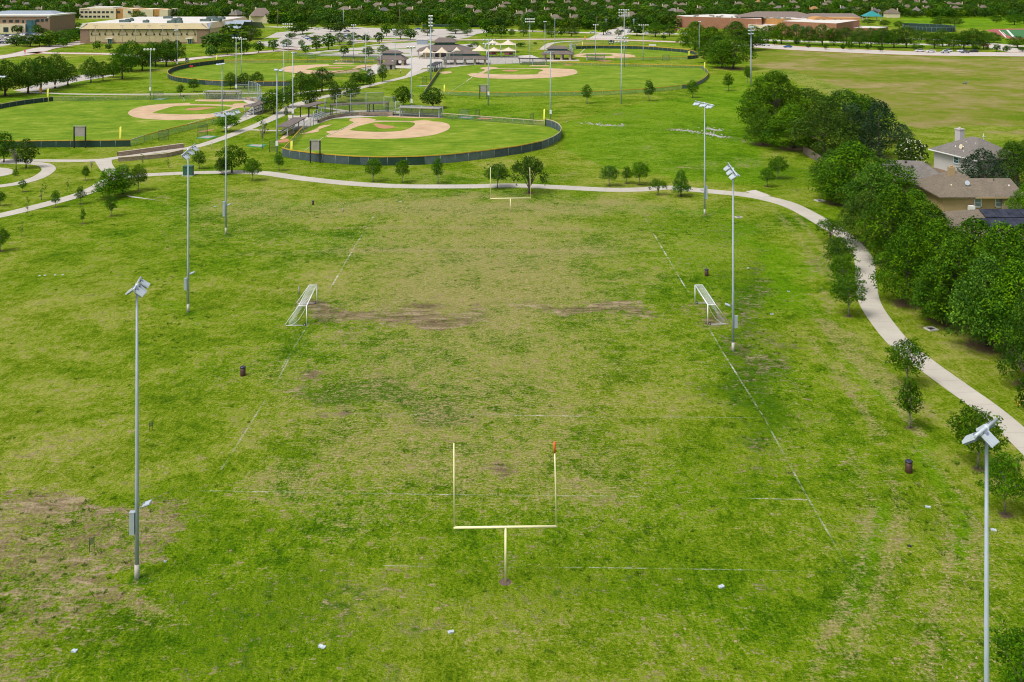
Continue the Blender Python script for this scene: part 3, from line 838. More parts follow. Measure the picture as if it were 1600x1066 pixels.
# creek bed: brown seep and trampled ground
mud += ell(1200, 520, 50, 90, .42) + ell(1225, 600, 60, 60, .40) + ell(1180, 450, 30, 50, .3)
mud += pl([(885, 191), (920, 193), (960, 197), (985, 197)], 3.0, .42) + pl([(1050, 203), (1100, 208), (1140, 216), (1180, 225)], 3.5, .42) + ell(975, 180, 40, 5, .3) + ell(880, 278, 50, 6, .4) + ell(1080, 263, 60, 7, .42) + ell(1170, 253, 40, 10, .35)
mud += ell(1010, 230, 20, 3, .3) + ell(470, 275, 20, 4, .3) + ell(250, 309, 18, 3, .55) + ell(700, 283, 160, 2.5, .22)
rou_falloff += pl([(1050, 203), (1130, 213), (1200, 226)], 9, .35) + ell(980, 180, 90, 12, .3) + ell(1240, 275, 50, 30, .5) + ell(560, 270, 200, 10, .3)
# the hay coloured meadow on the right
mea += reg([(1150, 79), (1300, 80), (1460, 87), (1700, 92), (1720, 216), (1500, 206), (1440, 212), (1410, 190), (1330, 140), (1240, 112), (1175, 104)], 0.75)
mea -= pl([(1440, 206), (1520, 200), (1640, 202)], 12, .5) + pl([(1200, 82), (1400, 86), (1600, 90)], 16, .25)
mea += ell(930, 68, 60, 4, .5) + ell(790, 67, 60, 4, .4)
dry += reg([(730, 60), (1000, 60), (1000, 72), (730, 78)], .35) + reg([(1190, 108), (1260, 112), (1330, 142), (1300, 150)], .4) + ell(910, 68, 22, 3, .5) + reg([(0, 60), (420, 60), (420, 100), (0, 130)], .12)
mud += ell(910, 68, 18, 1.6, .4)
# shade-killed earth and mulch under trees
for x, yb, w, k in EVERY_FOOT:
    fx, fy = g(x, yb)
    sx = w / pxm(yb) / 2
    if k == 'big':
        d = np.hypot(GX - fx, GY - fy) / max(sx * 0.95, 1)
        soil = np.maximum(soil, np.clip(1.2 - d, 0, 1) * 0.80)
    elif k in ('elm', 'crape', 'cedar'):
        soil = np.maximum(soil, np.clip(1.3 - np.hypot(GX - fx, GY - fy) / sx, 0, 1) * .6)
    elif k not in ('bare', 'sparse', 'orange'):
        rr = max(0.75, sx * 0.30)
        soil = np.maximum(soil, np.clip(1.5 - np.hypot(GX - fx, GY - fy) / rr, 0, 1) * .75)
px_, py_ = g(789, 909)
soil = np.maximum(soil, ell(1530, 560, 70, 24, .35))
soil = np.maximum(soil, pl([(1400, 470), (1480, 540), (1550, 590), (1620, 640)], 4.5, .38))
soil = np.maximum(soil, pl([(1330, 360), (1370, 400), (1400, 460)], 3, .42))

def grid_mesh(name):
    ny, nx = GX.shape
    v = np.zeros((ny * nx, 3), np.float32)
    v[:, 0] = GX.ravel(); v[:, 1] = GY.ravel()
    i = np.arange(ny * nx).reshape(ny, nx)
    q = np.stack([i[:-1, :-1], i[:-1, 1:], i[1:, 1:], i[1:, :-1]], -1).reshape(-1, 4)
    return np_mesh(name, v, q)

def np_mesh(name, v, q, smooth=False):
    me = bpy.data.meshes.new(name)
    k = q.shape[1]
    me.vertices.add(len(v)); me.loops.add(q.size); me.polygons.add(len(q))
    me.vertices.foreach_set('co', np.ascontiguousarray(v, np.float32).ravel())
    me.loops.foreach_set('vertex_index', np.ascontiguousarray(q, np.int32).ravel())
    me.polygons.foreach_set('loop_start', np.arange(len(q), dtype=np.int32) * k)
    if smooth:
        me.polygons.foreach_set('use_smooth', np.ones(len(q), bool))
    me.update(calc_edges=True)
    me.validate()
    return me

gme = grid_mesh("ground")
for nm, chs in (("mask_a", (dry, mud, lush)), ("mask_b", (mea, rou_falloff, soil))):
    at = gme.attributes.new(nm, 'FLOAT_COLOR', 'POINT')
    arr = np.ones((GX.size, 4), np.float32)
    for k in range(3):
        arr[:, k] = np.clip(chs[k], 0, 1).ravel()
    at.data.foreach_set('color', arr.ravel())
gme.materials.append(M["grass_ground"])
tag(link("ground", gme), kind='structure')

# ------------------------------------------------------------------ turf, infields
def sheet(name, polys, z, mat, smooth_k=0):
    mb = MB()
    for p in polys:
        q = gp(p)
        if smooth_k:
            q = smooth_line(q + [q[0]], smooth_k)[:-1]
        mb.poly(q, z)
    return structure(name, mb, mat)

sheet("outfield_turf", [FIELD_A, FIELD_B, FIELD_C, FIELD_D, FIELD_E], 0.02, M["turf_field"])
DIRT = [
 [(509, 206.5), (518, 204.5), (533, 203.5), (545, 196), (553, 191.5), (546, 189), (548, 186), (560, 184.2), (576, 185), (588, 187.5), (588, 189.2), (640, 189.6), (651, 188.8), (668, 188.6), (676, 190), (690, 191), (699, 193.5), (703.5, 198), (700, 203),
  (690, 207.5), (675, 211.5), (650, 214.8), (620, 216.8), (585, 217.3), (550, 216.6), (528, 215.2), (512, 214.5), (510, 212.5), (517, 210.8)],
 [(199.5, 177), (204, 172.5), (215, 168.3), (232, 165), (256, 162.6), (280, 161.8), (297, 161.2), (299, 163), (340, 163.5), (361, 164.6), (366, 162.4), (378, 161.6), (392, 162.5), (397, 165), (390, 168), (376, 168.6), (368, 170), (354, 175.5), (345, 180), (330, 184),
  (308, 186.8), (280, 187.9), (250, 187.4), (222, 185.4), (206, 182.2)],
 [(730, 116.5), (740, 114.6), (748, 114.6), (758, 109.5), (750, 107), (756, 105.3), (766, 104.8), (778, 106), (781, 107), (838, 107), (850, 106.6), (880, 107.7), (896, 108.6), (902, 112), (900, 115.5), (885, 119), (860, 121.6), (830, 123), (790, 123.4), (755, 122), (738, 120.2)],
 [(437, 108.4), (444, 105.4), (457, 102.9), (480, 101.6), (512, 100.7), (516, 102.2), (556, 102.8), (564, 101.4), (576, 101.4), (583, 103.2), (576, 104.8), (566, 106), (557, 109), (563, 111.5), (548, 113.6), (520, 115.3), (490, 115.6), (460, 114.2), (442, 111.6)],
 [(896, 87), (904, 84.4), (920, 83.2), (950, 83), (978, 84.6), (990, 86.5), (993, 88.4), (986, 90.4), (968, 91.2), (940, 90.4), (912, 89.6), (898, 88.6)],
 [(467, 210), (485, 205), (495, 201), (501, 197), (519, 195), (506, 199.5), (498, 203), (497, 206), (480, 209)], [(437, 217.5), (446, 210), (456, 205), (461, 206.5), (452, 212), (444, 217)], [(608, 183.2), (612, 181.5), (688, 182.6), (688, 185), (650, 184.8)],
 [(305, 158.3), (312, 155.8), (375, 156.4), (376, 158.4), (340, 159)], [(826, 103.8), (832, 102.2), (856, 102.4), (857, 103.8)], [(686, 114.5), (692, 112.2), (704, 112), (706, 113.6), (697, 115.4)], [(520, 100), (526, 98.2), (548, 98.6), (552, 99.8)],
]
sheet("infield_dirt", DIRT, 0.045, M["dirt"], 3)
GRASSIN = [
 [(586, 191.2), (612, 190.8), (640, 191.2), (648, 193), (647, 196), (641, 200), (632, 203.6), (618, 205.6), (592, 206.4), (566, 205.6), (547, 203.6), (549, 202), (562, 197)],
 [(237, 177.2), (246, 173.6), (258, 170.2), (270, 166.8), (292, 165.2), (330, 165.4), (355, 166.6), (362, 168), (356, 171.5), (340, 176.2), (318, 178.6), (290, 179.2), (262, 178.4)],
 [(754, 115), (764, 110.4), (772, 108.2), (800, 107.8), (836, 108.2), (847, 109.4), (848, 111), (842, 112.8), (839, 116), (820, 116.8), (785, 116.6)],
 [(477, 109.4), (486, 107), (500, 104.6), (520, 103.4), (550, 103.8), (557, 104.4), (548, 108.4), (530, 110.4), (505, 110.7)],
 [(906, 86.6), (925, 85), (950, 84.8), (958, 86.4), (950, 88), (925, 88.2)],
]
sheet("infield_grass", GRASSIN, 0.07, M["turf_infield"], 3)
MOUND = [[(583, 194.5), (590, 193.8), (606, 196.8), (615, 197.4), (614, 200.4), (603, 201.6), (592, 200.4)], [(290, 171.6), (296, 169.4), (318, 168.2), (338, 168.3), (326, 170.4), (310, 172.8), (296, 173)],
         [(784, 110.6), (796, 109.4), (808, 110.2), (808, 111.6), (798, 112.2), (788, 111.6)], [(510, 106.8), (518, 105.4), (534, 105.2), (536, 106.2), (524, 107.2)]]
sheet("pitching_dirt", MOUND, 0.09, M["dirt_red"], 3)
PITCHPATCH = [[(434, 220), (446, 217), (452, 219), (448, 222.5), (436, 223)], [(308, 206), (330, 202.5), (334, 203.5), (318, 206.5)], [(745, 184.8), (756, 184), (768, 185.4), (764, 186.8), (748, 186.4)], [(930, 95.5), (945, 94.5), (958, 95.5), (946, 96.4)], [(880, 101.4), (892, 101), (894, 102.2), (884, 102.6)]]
sheet("warmup_dirt", PITCHPATCH, 0.05, M["dirt_red"], 3)
mb = MB()
for a, b, w in [((560, 190.5), (508, 214), .22), ((505, 215.5), (476, 236), .12), ((588, 189.3), (640, 190), .35), ((374, 168), (345, 177), .25), ((365, 164.7), (300, 164), .3), ((345, 178), (278, 199), .16), ((766, 107.6), (738, 119), .35), ((780, 107.4), (838, 107.7), .3),
                ((738, 121), (728, 128), .3), ((726, 130), (700, 146), .1), ((575, 103.6), (545, 112), .4), ((512, 102.5), (560, 103.2), .3), ((520, 118), (497, 125), .12), ((906, 84), (914, 76.5), .35)]:
    ribbon(mb, gp([a, b]), w, 0.115)
structure("chalk_lines", mb, M["chalk"])
mb = MB()   # the painted lines of the football field, mostly worn away
wear = []
for a, b, w, s in [((585, 336), (555, 384), .2, .9), ((555, 384), (512, 458), .2, 1.2), ((512, 458), (440, 575), .15, .5), ((452, 560), (437, 588), .15, .9), ((437, 590), (345, 735), .15, .8), ((1006, 338), (1024, 370), .16, .7), ((1024, 370), (1076, 458), .19, 1.2), ((1105, 508), (1128, 548), .17, .9),
                   ((1128, 548), (1195, 655), .18, .95), ((1195, 655), (1252, 760), .16, .85), ((1252, 760), (1330, 896), .15, .6), ((588, 334), (660, 334.5), .16, .45), ((660, 334.5), (1004, 338), .15, .16), ((582, 355), (760, 355), .16, .3), ((590, 392), (1030, 393.5), .17, .42), ((400, 646), (800, 648), .14, .38),
                   ((800, 649), (930, 651), .15, .95), ((930, 651), (1188, 653), .14, .6), ((310, 767), (690, 773), .13, .65), ((690, 773), (1000, 776), .14, .75), ((1130, 778), (1262, 781), .13, .7), ((600, 884), (690, 886), .14, .6), ((780, 887), (910, 887), .13, .4), ((920, 887), (1180, 891), .13, .65), ((1180, 891), (1310, 894), .13, .5),
                   ((1130, 780), (1135, 781), .15, .9)]:
    n = 8
    q = [(a[0] + (b[0] - a[0]) * i / n, a[1] + (b[1] - a[1]) * i / n) for i in range(n + 1)]
    n0 = len(mb.v)
    ribbon(mb, gp(q), w, 0.012)
    wear += [s] * (len(mb.v) - n0)
o = structure("field_line_markings", mb, M["field_paint"])
at = o.data.attributes.new("wear", 'FLOAT', 'POINT')
at.data.foreach_set('value', np.array(wear, np.float32))

# ------------------------------------------------------------------ paths
def path(name, px, w, z, th=0.0, mat="path_concrete", k=6, joints=True):
    """a poured concrete walk: raised slab edge, saw-cut joints carried by an attribute"""
    base = smooth_line(gp(px), k)
    # resample to even steps
    P = np.array(base); d = np.r_[0, np.cumsum(np.hypot(*np.diff(P, axis=0).T))]
    st = 0.75 if d[-1] < 700 else 3.0
    s = np.arange(0, d[-1], st)
    Q = np.stack([np.interp(s, d, P[:, 0]), np.interp(s, d, P[:, 1])], -1)
    ww = np.interp(s / d[-1], np.linspace(0, 1, len(w)), w) if hasattr(w, '__len__') else w
    mb = MB()
    ribbon(mb, [tuple(q) for q in Q], ww, z, 0, 0.06)
    o = structure(name, mb, M[mat])
    jv = np.zeros(len(mb.v), np.float32)
    n = len(Q)
    for i in range(n):
        if joints and st < 1 and i % 4 == 0:
            jv[i] = jv[n + i] = 1.0
    at = o.data.attributes.new("joint", 'FLOAT', 'POINT')
    at.data.foreach_set('value', jv)
    return o

path("path", [(-80, 352), (0, 337), (60, 322.5), (118, 306.5), (150, 294), (172, 281), (205, 275.5), (260, 272), (320, 269.8), (380, 269), (420, 271.5), (476, 279.5), (552, 287.2), (628, 291.2), (729, 291.5), (800, 290), (876, 293), (952, 296.8), (1002, 296.2), (1042, 293.4),
             (1078, 296.2), (1129, 301), (1165, 304.5), (1203, 311.5), (1240, 323), (1288, 349), (1326, 375), (1349, 405), (1353, 440), (1359, 473), (1382, 509), (1410, 541), (1444, 568), (1491, 602), (1537, 635), (1570, 662), (1610, 698), (1680, 770)],
     [3.2] * 12 + [3.6] * 20 + [3.3] * 3 + [2.9] * 3 + [2.75] * 12, 0.035)
path("path_west", [(-60, 249), (0, 250.5), (60, 251), (120, 251.5), (160, 250), (185, 246.5), (230, 240), (270, 235), (305, 229.5), (340, 219), (375, 206), (410, 192), (440, 178), (460, 165), (490, 155.5), (530, 146), (565, 137), (600, 128.5), (632, 121), (655, 113), (668, 108)], [2.9] * 8 + [3.6, 3.8, 4.2] + [3.4] * 10, 0.04)
path("path_link", [(161, 250), (164, 258), (172, 268), (186, 274)], [3.6, 3.0, 3.0, 3.6], 0.045)
path("path_loop", [(-40, 256), (0, 254.5), (40, 254.8), (66, 257), (76, 263), (72, 270), (56, 279), (28, 287), (0, 291), (-50, 297)], 2.8, 0.045)
path("path_inner_loop", [(-40, 262), (0, 265), (8, 268), (4, 273), (-30, 278)], 3.0, 0.045)
path("path_behind_field", [(30, 143.5), (60, 145), (110, 147), (180, 147.6), (260, 147.2), (340, 146.6), (420, 146), (455, 147.5), (485, 143), (520, 139.5), (548, 138)], 2.8, 0.035)
path("path_spur", [(380, 204.5), (395, 203.2), (415, 204), (440, 204.5), (448, 203)], 1.6, 0.05)
path("path_spur", [(352, 201), (372, 191), (392, 183), (408, 175)], 1.7, 0.05)
path("path_backstop", [(455, 186), (478, 180.5), (500, 179), (540, 174.5), (600, 174), (630, 176)], 3.0, 0.05)
path("path_backstop", [(470, 163), (500, 168), (530, 172), (545, 174.5)], 2.0, 0.055)
path("path_far", [(848, 78), (856, 70.5), (866, 67), (885, 65.2), (910, 64)], 4.0, 0.05)
mb = MB()
mb.poly(gp([(1165, 299.5), (1180, 297.2), (1204, 306), (1190, 309)]), 0.05)
mb.poly(gp([(196, 305), (204, 306.5), (246, 313.5), (252, 314.5), (238, 312.5), (203, 308.5)]), 0.05)
structure("concrete_apron", mb, M["concrete"])

# ------------------------------------------------------------------ plazas, parking, roads
sheet("plaza", [[(560, 106), (600, 98), (617, 92), (640, 90.5), (660, 88.5), (770, 90), (830, 86), (846, 92), (905, 93.5), (905, 95), (850, 96.5), (800, 99.5), (735, 102), (700, 106), (690, 106.5), (660, 107), (652, 113.5), (640, 118), (633, 119), (640, 112), (645, 107.5), (612, 106.5), (585, 117), (568, 122), (575, 112)],
                [(450, 180), (505, 184), (560, 178), (640, 178), (690, 181), (690, 184), (600, 181.5), (520, 186), (486, 197), (472, 202), (458, 203.5), (452, 198)],
                [(330, 155), (400, 152), (412, 158), (410, 172), (380, 186), (374, 186), (395, 166), (380, 158)], [(560, 181.5), (600, 178), (690, 180), (690, 182.4), (620, 181)]], 0.03, M["concrete"])
sheet("parking_lot", [
 [(400, 66), (420, 57), (432, 51), (470, 47.5), (500, 44), (560, 42.5), (600, 46), (690, 45.5), (770, 46.5), (770, 50), (745, 53), (735, 58), (715, 61.5), (690, 63), (650, 63), (600, 63), (570, 66), (540, 70), (500, 75.5), (470, 79), (440, 76), (405, 71)],
 [(470, 84), (500, 80), (560, 73.5), (600, 67), (655, 66), (700, 71), (745, 68), (745, 75), (680, 79), (655, 88), (640, 88.5), (560, 87.5), (500, 87)],
 [(20, 142), (60, 131), (100, 122.5), (130, 117), (182, 117.5), (160, 121.5), (115, 129), (90, 137), (60, 143)],
 [(-40, 74), (-10, 57), (5, 53), (60, 52), (70, 57), (62, 62), (30, 67), (0, 73)],
 [(1150, 45), (1185, 33), (1215, 34), (1210, 42), (1180, 46)]], 0.03, M["asphalt_pale"])
sheet("parking_island", [[(468, 74), (490, 69.5), (530, 66), (545, 64.5), (560, 66), (530, 70.5), (495, 74.5)], [(500, 82), (540, 79), (600, 77), (650, 75), (650, 75.8), (600, 78), (545, 80.2), (505, 83)], [(465, 54), (480, 51), (492, 51), (480, 55)], [(556, 61), (600, 59.5), (640, 60), (640, 61.4), (600, 62), (560, 63)],
                         [(515, 76.6), (560, 73.4), (600, 70), (600, 71.2), (560, 74.6), (520, 77.4)], [(560, 83.5), (600, 82.5), (640, 83), (640, 84), (600, 84.2), (560, 84.6)], [(610, 66.6), (650, 64.2), (655, 65.6), (620, 68)],
                         [(405, 63), (418, 59.5), (440, 59), (430, 63), (410, 65.5)], [(480, 86), (500, 83.4), (530, 82), (520, 84), (490, 86.6)]], 0.07, M["turf_infield"])
def road(name, px, w, z=0.035, mat="road_concrete", kerb=True, k=5):
    q = smooth_line(gp(px), k)
    mb = MB()
    ribbon(mb, q, w, z, 0)
    structure(name, mb, M[mat])
    if kerb:
        mb = MB()
        P = [Vector(p) for p in q]
        for sgn in (1, -1):
            e = []
            for i, p in enumerate(P):
                d = (P[min(i + 1, len(P) - 1)] - P[max(i - 1, 0)]).normalized()
                e.append(p + Vector((-d.y, d.x)) * (w / 2 + 0.12) * sgn)
            ribbon(mb, [tuple(p) for p in e], 0.3, z + 0.12, 0, 0.14)
        structure("kerb", mb, M["kerb_red"])
road("road", [(-60, 99), (0, 89.5), (30, 85.5), (52, 80.5), (66, 76.5), (90, 72.5), (128, 66.5), (145, 62)], 13)
road("road_branch", [(48, 82), (80, 83.2), (130, 84), (180, 85), (230, 90), (262, 96), (300, 92), (350, 87), (400, 82.5), (440, 79), (470, 77.5)], 9.5)
road("road_plaza", [(440, 78), (500, 73), (560, 66.5), (620, 64.5), (680, 63), (740, 62.5), (800, 62), (870, 61.5), (930, 61.5), (1000, 63.8), (1060, 66), (1120, 68.5), (1170, 70.5)], 10)
road("parkway", [(1140, 68), (1180, 71), (1240, 75.5), (1300, 78.5), (1380, 82), (1460, 84.2), (1540, 85), (1640, 86)], 27, 0.06)
road("street", [(940, 63), (950, 57), (964, 51), (978, 46), (990, 42)], 20, 0.045, kerb=False)
road("street_far", [(780, 46.5), (830, 49), (880, 50.5), (930, 51.5), (980, 53), (1060, 53)], 13, 0.04, kerb=False)
road("school_drive", [(1180, 62), (1260, 65), (1350, 67), (1440, 69.5), (1520, 71), (1600, 72)], 12, 0.04, kerb=False)
road("school_loop", [(1400, 60.5), (1440, 61.5), (1480, 63), (1540, 68), (1600, 72.5)], 9, 0.045, kerb=False)
road("school_entry", [(1540, 70), (1560, 74), (1580, 78), (1600, 82)], 14, 0.05, kerb=False)
road("office_drive", [(78, 44), (100, 43), (125, 43.6), (150, 44)], 10, 0.04, kerb=False)
road("street_far", [(420, 42), (470, 43.5), (520, 44), (600, 44.5)], 10, 0.045, kerb=False)
sheet("running_track", [[(1541, 47.5), (1552, 45.8), (1600, 44.8), (1720, 44.4), (1720, 63), (1590, 62), (1578, 61.4), (1560, 55)]], 0.05, M["track_red"])
sheet("artificial_turf", [[(1560, 47.2), (1600, 46.4), (1720, 46), (1720, 60), (1583, 59.2), (1570, 53)]], 0.09, M["turf_artificial"])
mb = MB()
mb.poly(gp([(1572, 47), (1575, 47), (1587, 59.2), (1583, 59.2)]), 0.13)
mb.poly(gp([(1560, 47.2), (1561.5, 47.2), (1573, 59), (1571, 59)]), 0.13)
mb.poly(gp([(1566, 50), (1567, 50), (1572, 55.6), (1571, 55.6)]), 0.13)
structure("turf_lines", mb, M["paint_white"])
# lane stripes on the parkway
mb = MB()
q = smooth_line(gp([(1140, 68), (1180, 71), (1240, 75.5), (1300, 78.5), (1380, 82), (1460, 84.2), (1540, 85), (1640, 86)]), 12)
for off in (-6.5, 6.5):
    for i in range(0, len(q) - 1, 1):
        a, b = Vector(q[i]), Vector(q[i + 1])
        d = (b - a).normalized(); n_ = Vector((-d.y, d.x)) * off
        ribbon(mb, [tuple(a + n_), tuple(a + n_ + d * 3)], 0.2, 0.075)
structure("lane_markings", mb, M["paint_white"])
mb = MB()   # planted median strip
ribbon(mb, q, 3.2, 0.14, 0, 0.1)
structure("road_median", mb, M["concrete"])

# wet creek bed: standing water and pale stones
mb = MB()
for pts, w in [([(930, 195), (945, 196), (962, 197), (975, 197)], 1.3), ([(1055, 203), (1075, 204.5), (1085, 206)], 1.2), ([(1100, 208), (1115, 211), (1130, 215)], 2.0), ([(1106, 200.5), (1118, 203.5), (1128, 203.5)], 1.6)]:
    q = smooth_line(gp(pts), 5)
    ribbon(mb, q, [w * (0.5 + 0.6 * random.random()) for _ in q], 0.02)
m, t = newmat("creek_water")
t.out(t.mix(t.noise(1.2, 3, 0.6, t.pos()), C4(0.25, 0.25, 0.22), C4(0.55, 0.56, 0.54)), 0.12)
structure("water", mb, m)
mb = MB()
for pts, n_, sp in [([(915, 193), (975, 197)], 60, 1.5), ([(1050, 203), (1100, 208)], 60, 1.2), ([(1095, 208), (1135, 216)], 90, 1.6), ([(1100, 200), (1130, 204)], 40, 1.2), ([(900, 192), (930, 194)], 25, 1.4)]:
    a, b = gp(pts)
    for _ in range(n_):
        u = random.random()
        x = a[0] + (b[0] - a[0]) * u + random.gauss(0, sp); y = a[1] + (b[1] - a[1]) * u + random.gauss(0, sp)
        s = 0.10 + 0.34 * random.random() ** 3
        mb.box((x, y, s * .25), (s * 1.4, s, s * .6), random.random() * 3, 0, None, 0.6)
tag(mb.build("creek_stones", M["rock_pale"]), "pale stones scattered along the wet creek bed", None, None, 'stuff')

# ------------------------------------------------------------------ trees: many leaf-sized faces in lobes on a limbed trunk
def unit(n, r):
    u = r.normal(size=(n, 3))
    return u / np.linalg.norm(u, axis=1)[:, None]

def leaves(lobes, leaf, dens, seed, inner=0.25, up=0.25, scatter=0.55, aspect=0.62, drop=-0.75, fuzz=0.10):
    """lobes: list of (centre, radii). Returns verts, quads, tint."""
    r = np.random.default_rng(seed)
    Cn = np.array([l[0] for l in lobes]); Rd = np.array([l[1] for l in lobes])
    Pz, Nz, Tz = [], [], []
    for i, (c, rad) in enumerate(lobes):
        rad = np.array(rad)
        area = 4 * math.pi * (np.prod(rad) ** (2 / 3))
        n = max(6, int(area * dens))
        u = unit(n, r)
        u = u[u[:, 2] > drop]
        k = len(u)
        shell = np.where(r.random(k) < inner, r.uniform(0.35, 0.85, k), 1.0 + r.normal(0, fuzz, k))
        p = np.array(c) + u * rad * shell[:, None]
        # drop what lies well inside another lobe
        keep = np.ones(k, bool)
        for j in range(len(lobes)):
            if j != i:
                keep &= (((p - Cn[j]) / Rd[j]) ** 2).sum(1) > 0.55
        p, u = p[keep], u[keep]
        k = len(u)
        nn = u * (1 - scatter) + np.array([0, 0, up]) + unit(k, r) * scatter
        nn /= np.linalg.norm(nn, axis=1)[:, None]
        Pz.append(p); Nz.append(nn)
        Tz.append(np.clip(r.normal(0.5 + r.normal(0, 0.17), 0.24, k), 0, 1))
    P = np.concatenate(Pz); N = np.concatenate(Nz); T = np.concatenate(Tz)
    n = len(P)
    a = np.cross(N, unit(n, r)); a /= np.linalg.norm(a, axis=1)[:, None] + 1e-9
    b = np.cross(N, a)
    sz = leaf * r.uniform(0.6, 1.35, n)[:, None]
    bend = N * sz * r.uniform(-0.35, 0.1, n)[:, None]
    v = np.stack([P - a * sz + bend, P - b * sz * aspect, P + a * sz + bend, P + b * sz * aspect], 1).reshape(-1, 3)
    q = np.arange(n * 4).reshape(n, 4)
    return v, q, T

def crown_mesh(name, parts, mats):
    V, Q, T, Mi = [], [], [], []
    off = 0
    for (v, q, t), mi in parts:
        V.append(v); Q.append(q + off); T.append(t); Mi.append(np.full(len(q), mi, np.int32))
        off += len(v)
    me = np_mesh(name, np.concatenate(V), np.concatenate(Q))
    for m in mats:
        me.materials.append(m)
    me.polygons.foreach_set('material_index', np.concatenate(Mi))
    at = me.attributes.new('tint', 'FLOAT', 'FACE')
    at.data.foreach_set('value', np.concatenate(T).astype(np.float32))
    return me

def trunk_mesh(name, h, r0, tips, mat, r, fork=0.35, lean=0.02):
    mb = MB()
    top = h * 0.72
    P = []
    x = y = 0.0
    n = 6
    for i in range(n + 1):
        P.append((x, y, top * i / n))
        x += r.normal(0, lean * h / n * 1.5); y += r.normal(0, lean * h / n * 1.5)
    rr = [r0 * (1.35 if i == 0 else 1.0) * (1 - 0.75 * i / n) for i in range(n + 1)]
    mb.tube(P, rr, 8)
    for t in tips:
        f = r.uniform(fork, 0.85)
        k = min(n - 1, int(f * n))
        a = Vector(P[k]); b = Vector(t)
        if b.z < a.z:
            a = Vector(P[max(1, k - 2)])
        m = a.lerp(b, 0.5) + Vector((r.normal(0, .04 * h), r.normal(0, .04 * h), 0.04 * h))
        mb.tube([a, m, b], [rr[k] * 0.62, rr[k] * 0.4, rr[k] * 0.14], 5, 0, False)
    return mb.mesh(name, [mat])

def lobes_in(shape, n, h, w, z0, rl, r, zpow=1.0):
    """lobe centres filling a crown outline given by shape(t)->relative radius, t in 0..1 up the crown"""
    L = []
    for i in range(n):
        t = (i + r.random()) / n
        t = t ** zpow
        rad = shape(t) * w / 2
        lr = r.uniform(*rl)
        ang = i * 2.39996 + r.normal(0, 0.5)
        d = max(0.0, rad - lr * 0.8) * math.sqrt(r.uniform(0.25, 1.0))
        L.append(((d * math.cos(ang), d * math.sin(ang), z0 + t * (h - z0 - lr * 0.7)), (lr * r.uniform(.9, 1.25), lr * r.uniform(.9, 1.25), lr * r.uniform(.7, 0.95))))
    return L

PROTO = {}
def proto(kind, idx, h, w, crown, trunk):
    n = len(crown.vertices)
    co = np.empty(n * 3, np.float32); crown.vertices.foreach_get('co', co); co = co.reshape(-1, 3)
    w = float((np.percentile(co[:, 0], 99.3) - np.percentile(co[:, 0], .7) + np.percentile(co[:, 1], 99.3) - np.percentile(co[:, 1], .7)) / 2)
    h = float(np.percentile(co[:, 2], 99.7))
    PROTO.setdefault(kind, []).append((h, w, crown, trunk))

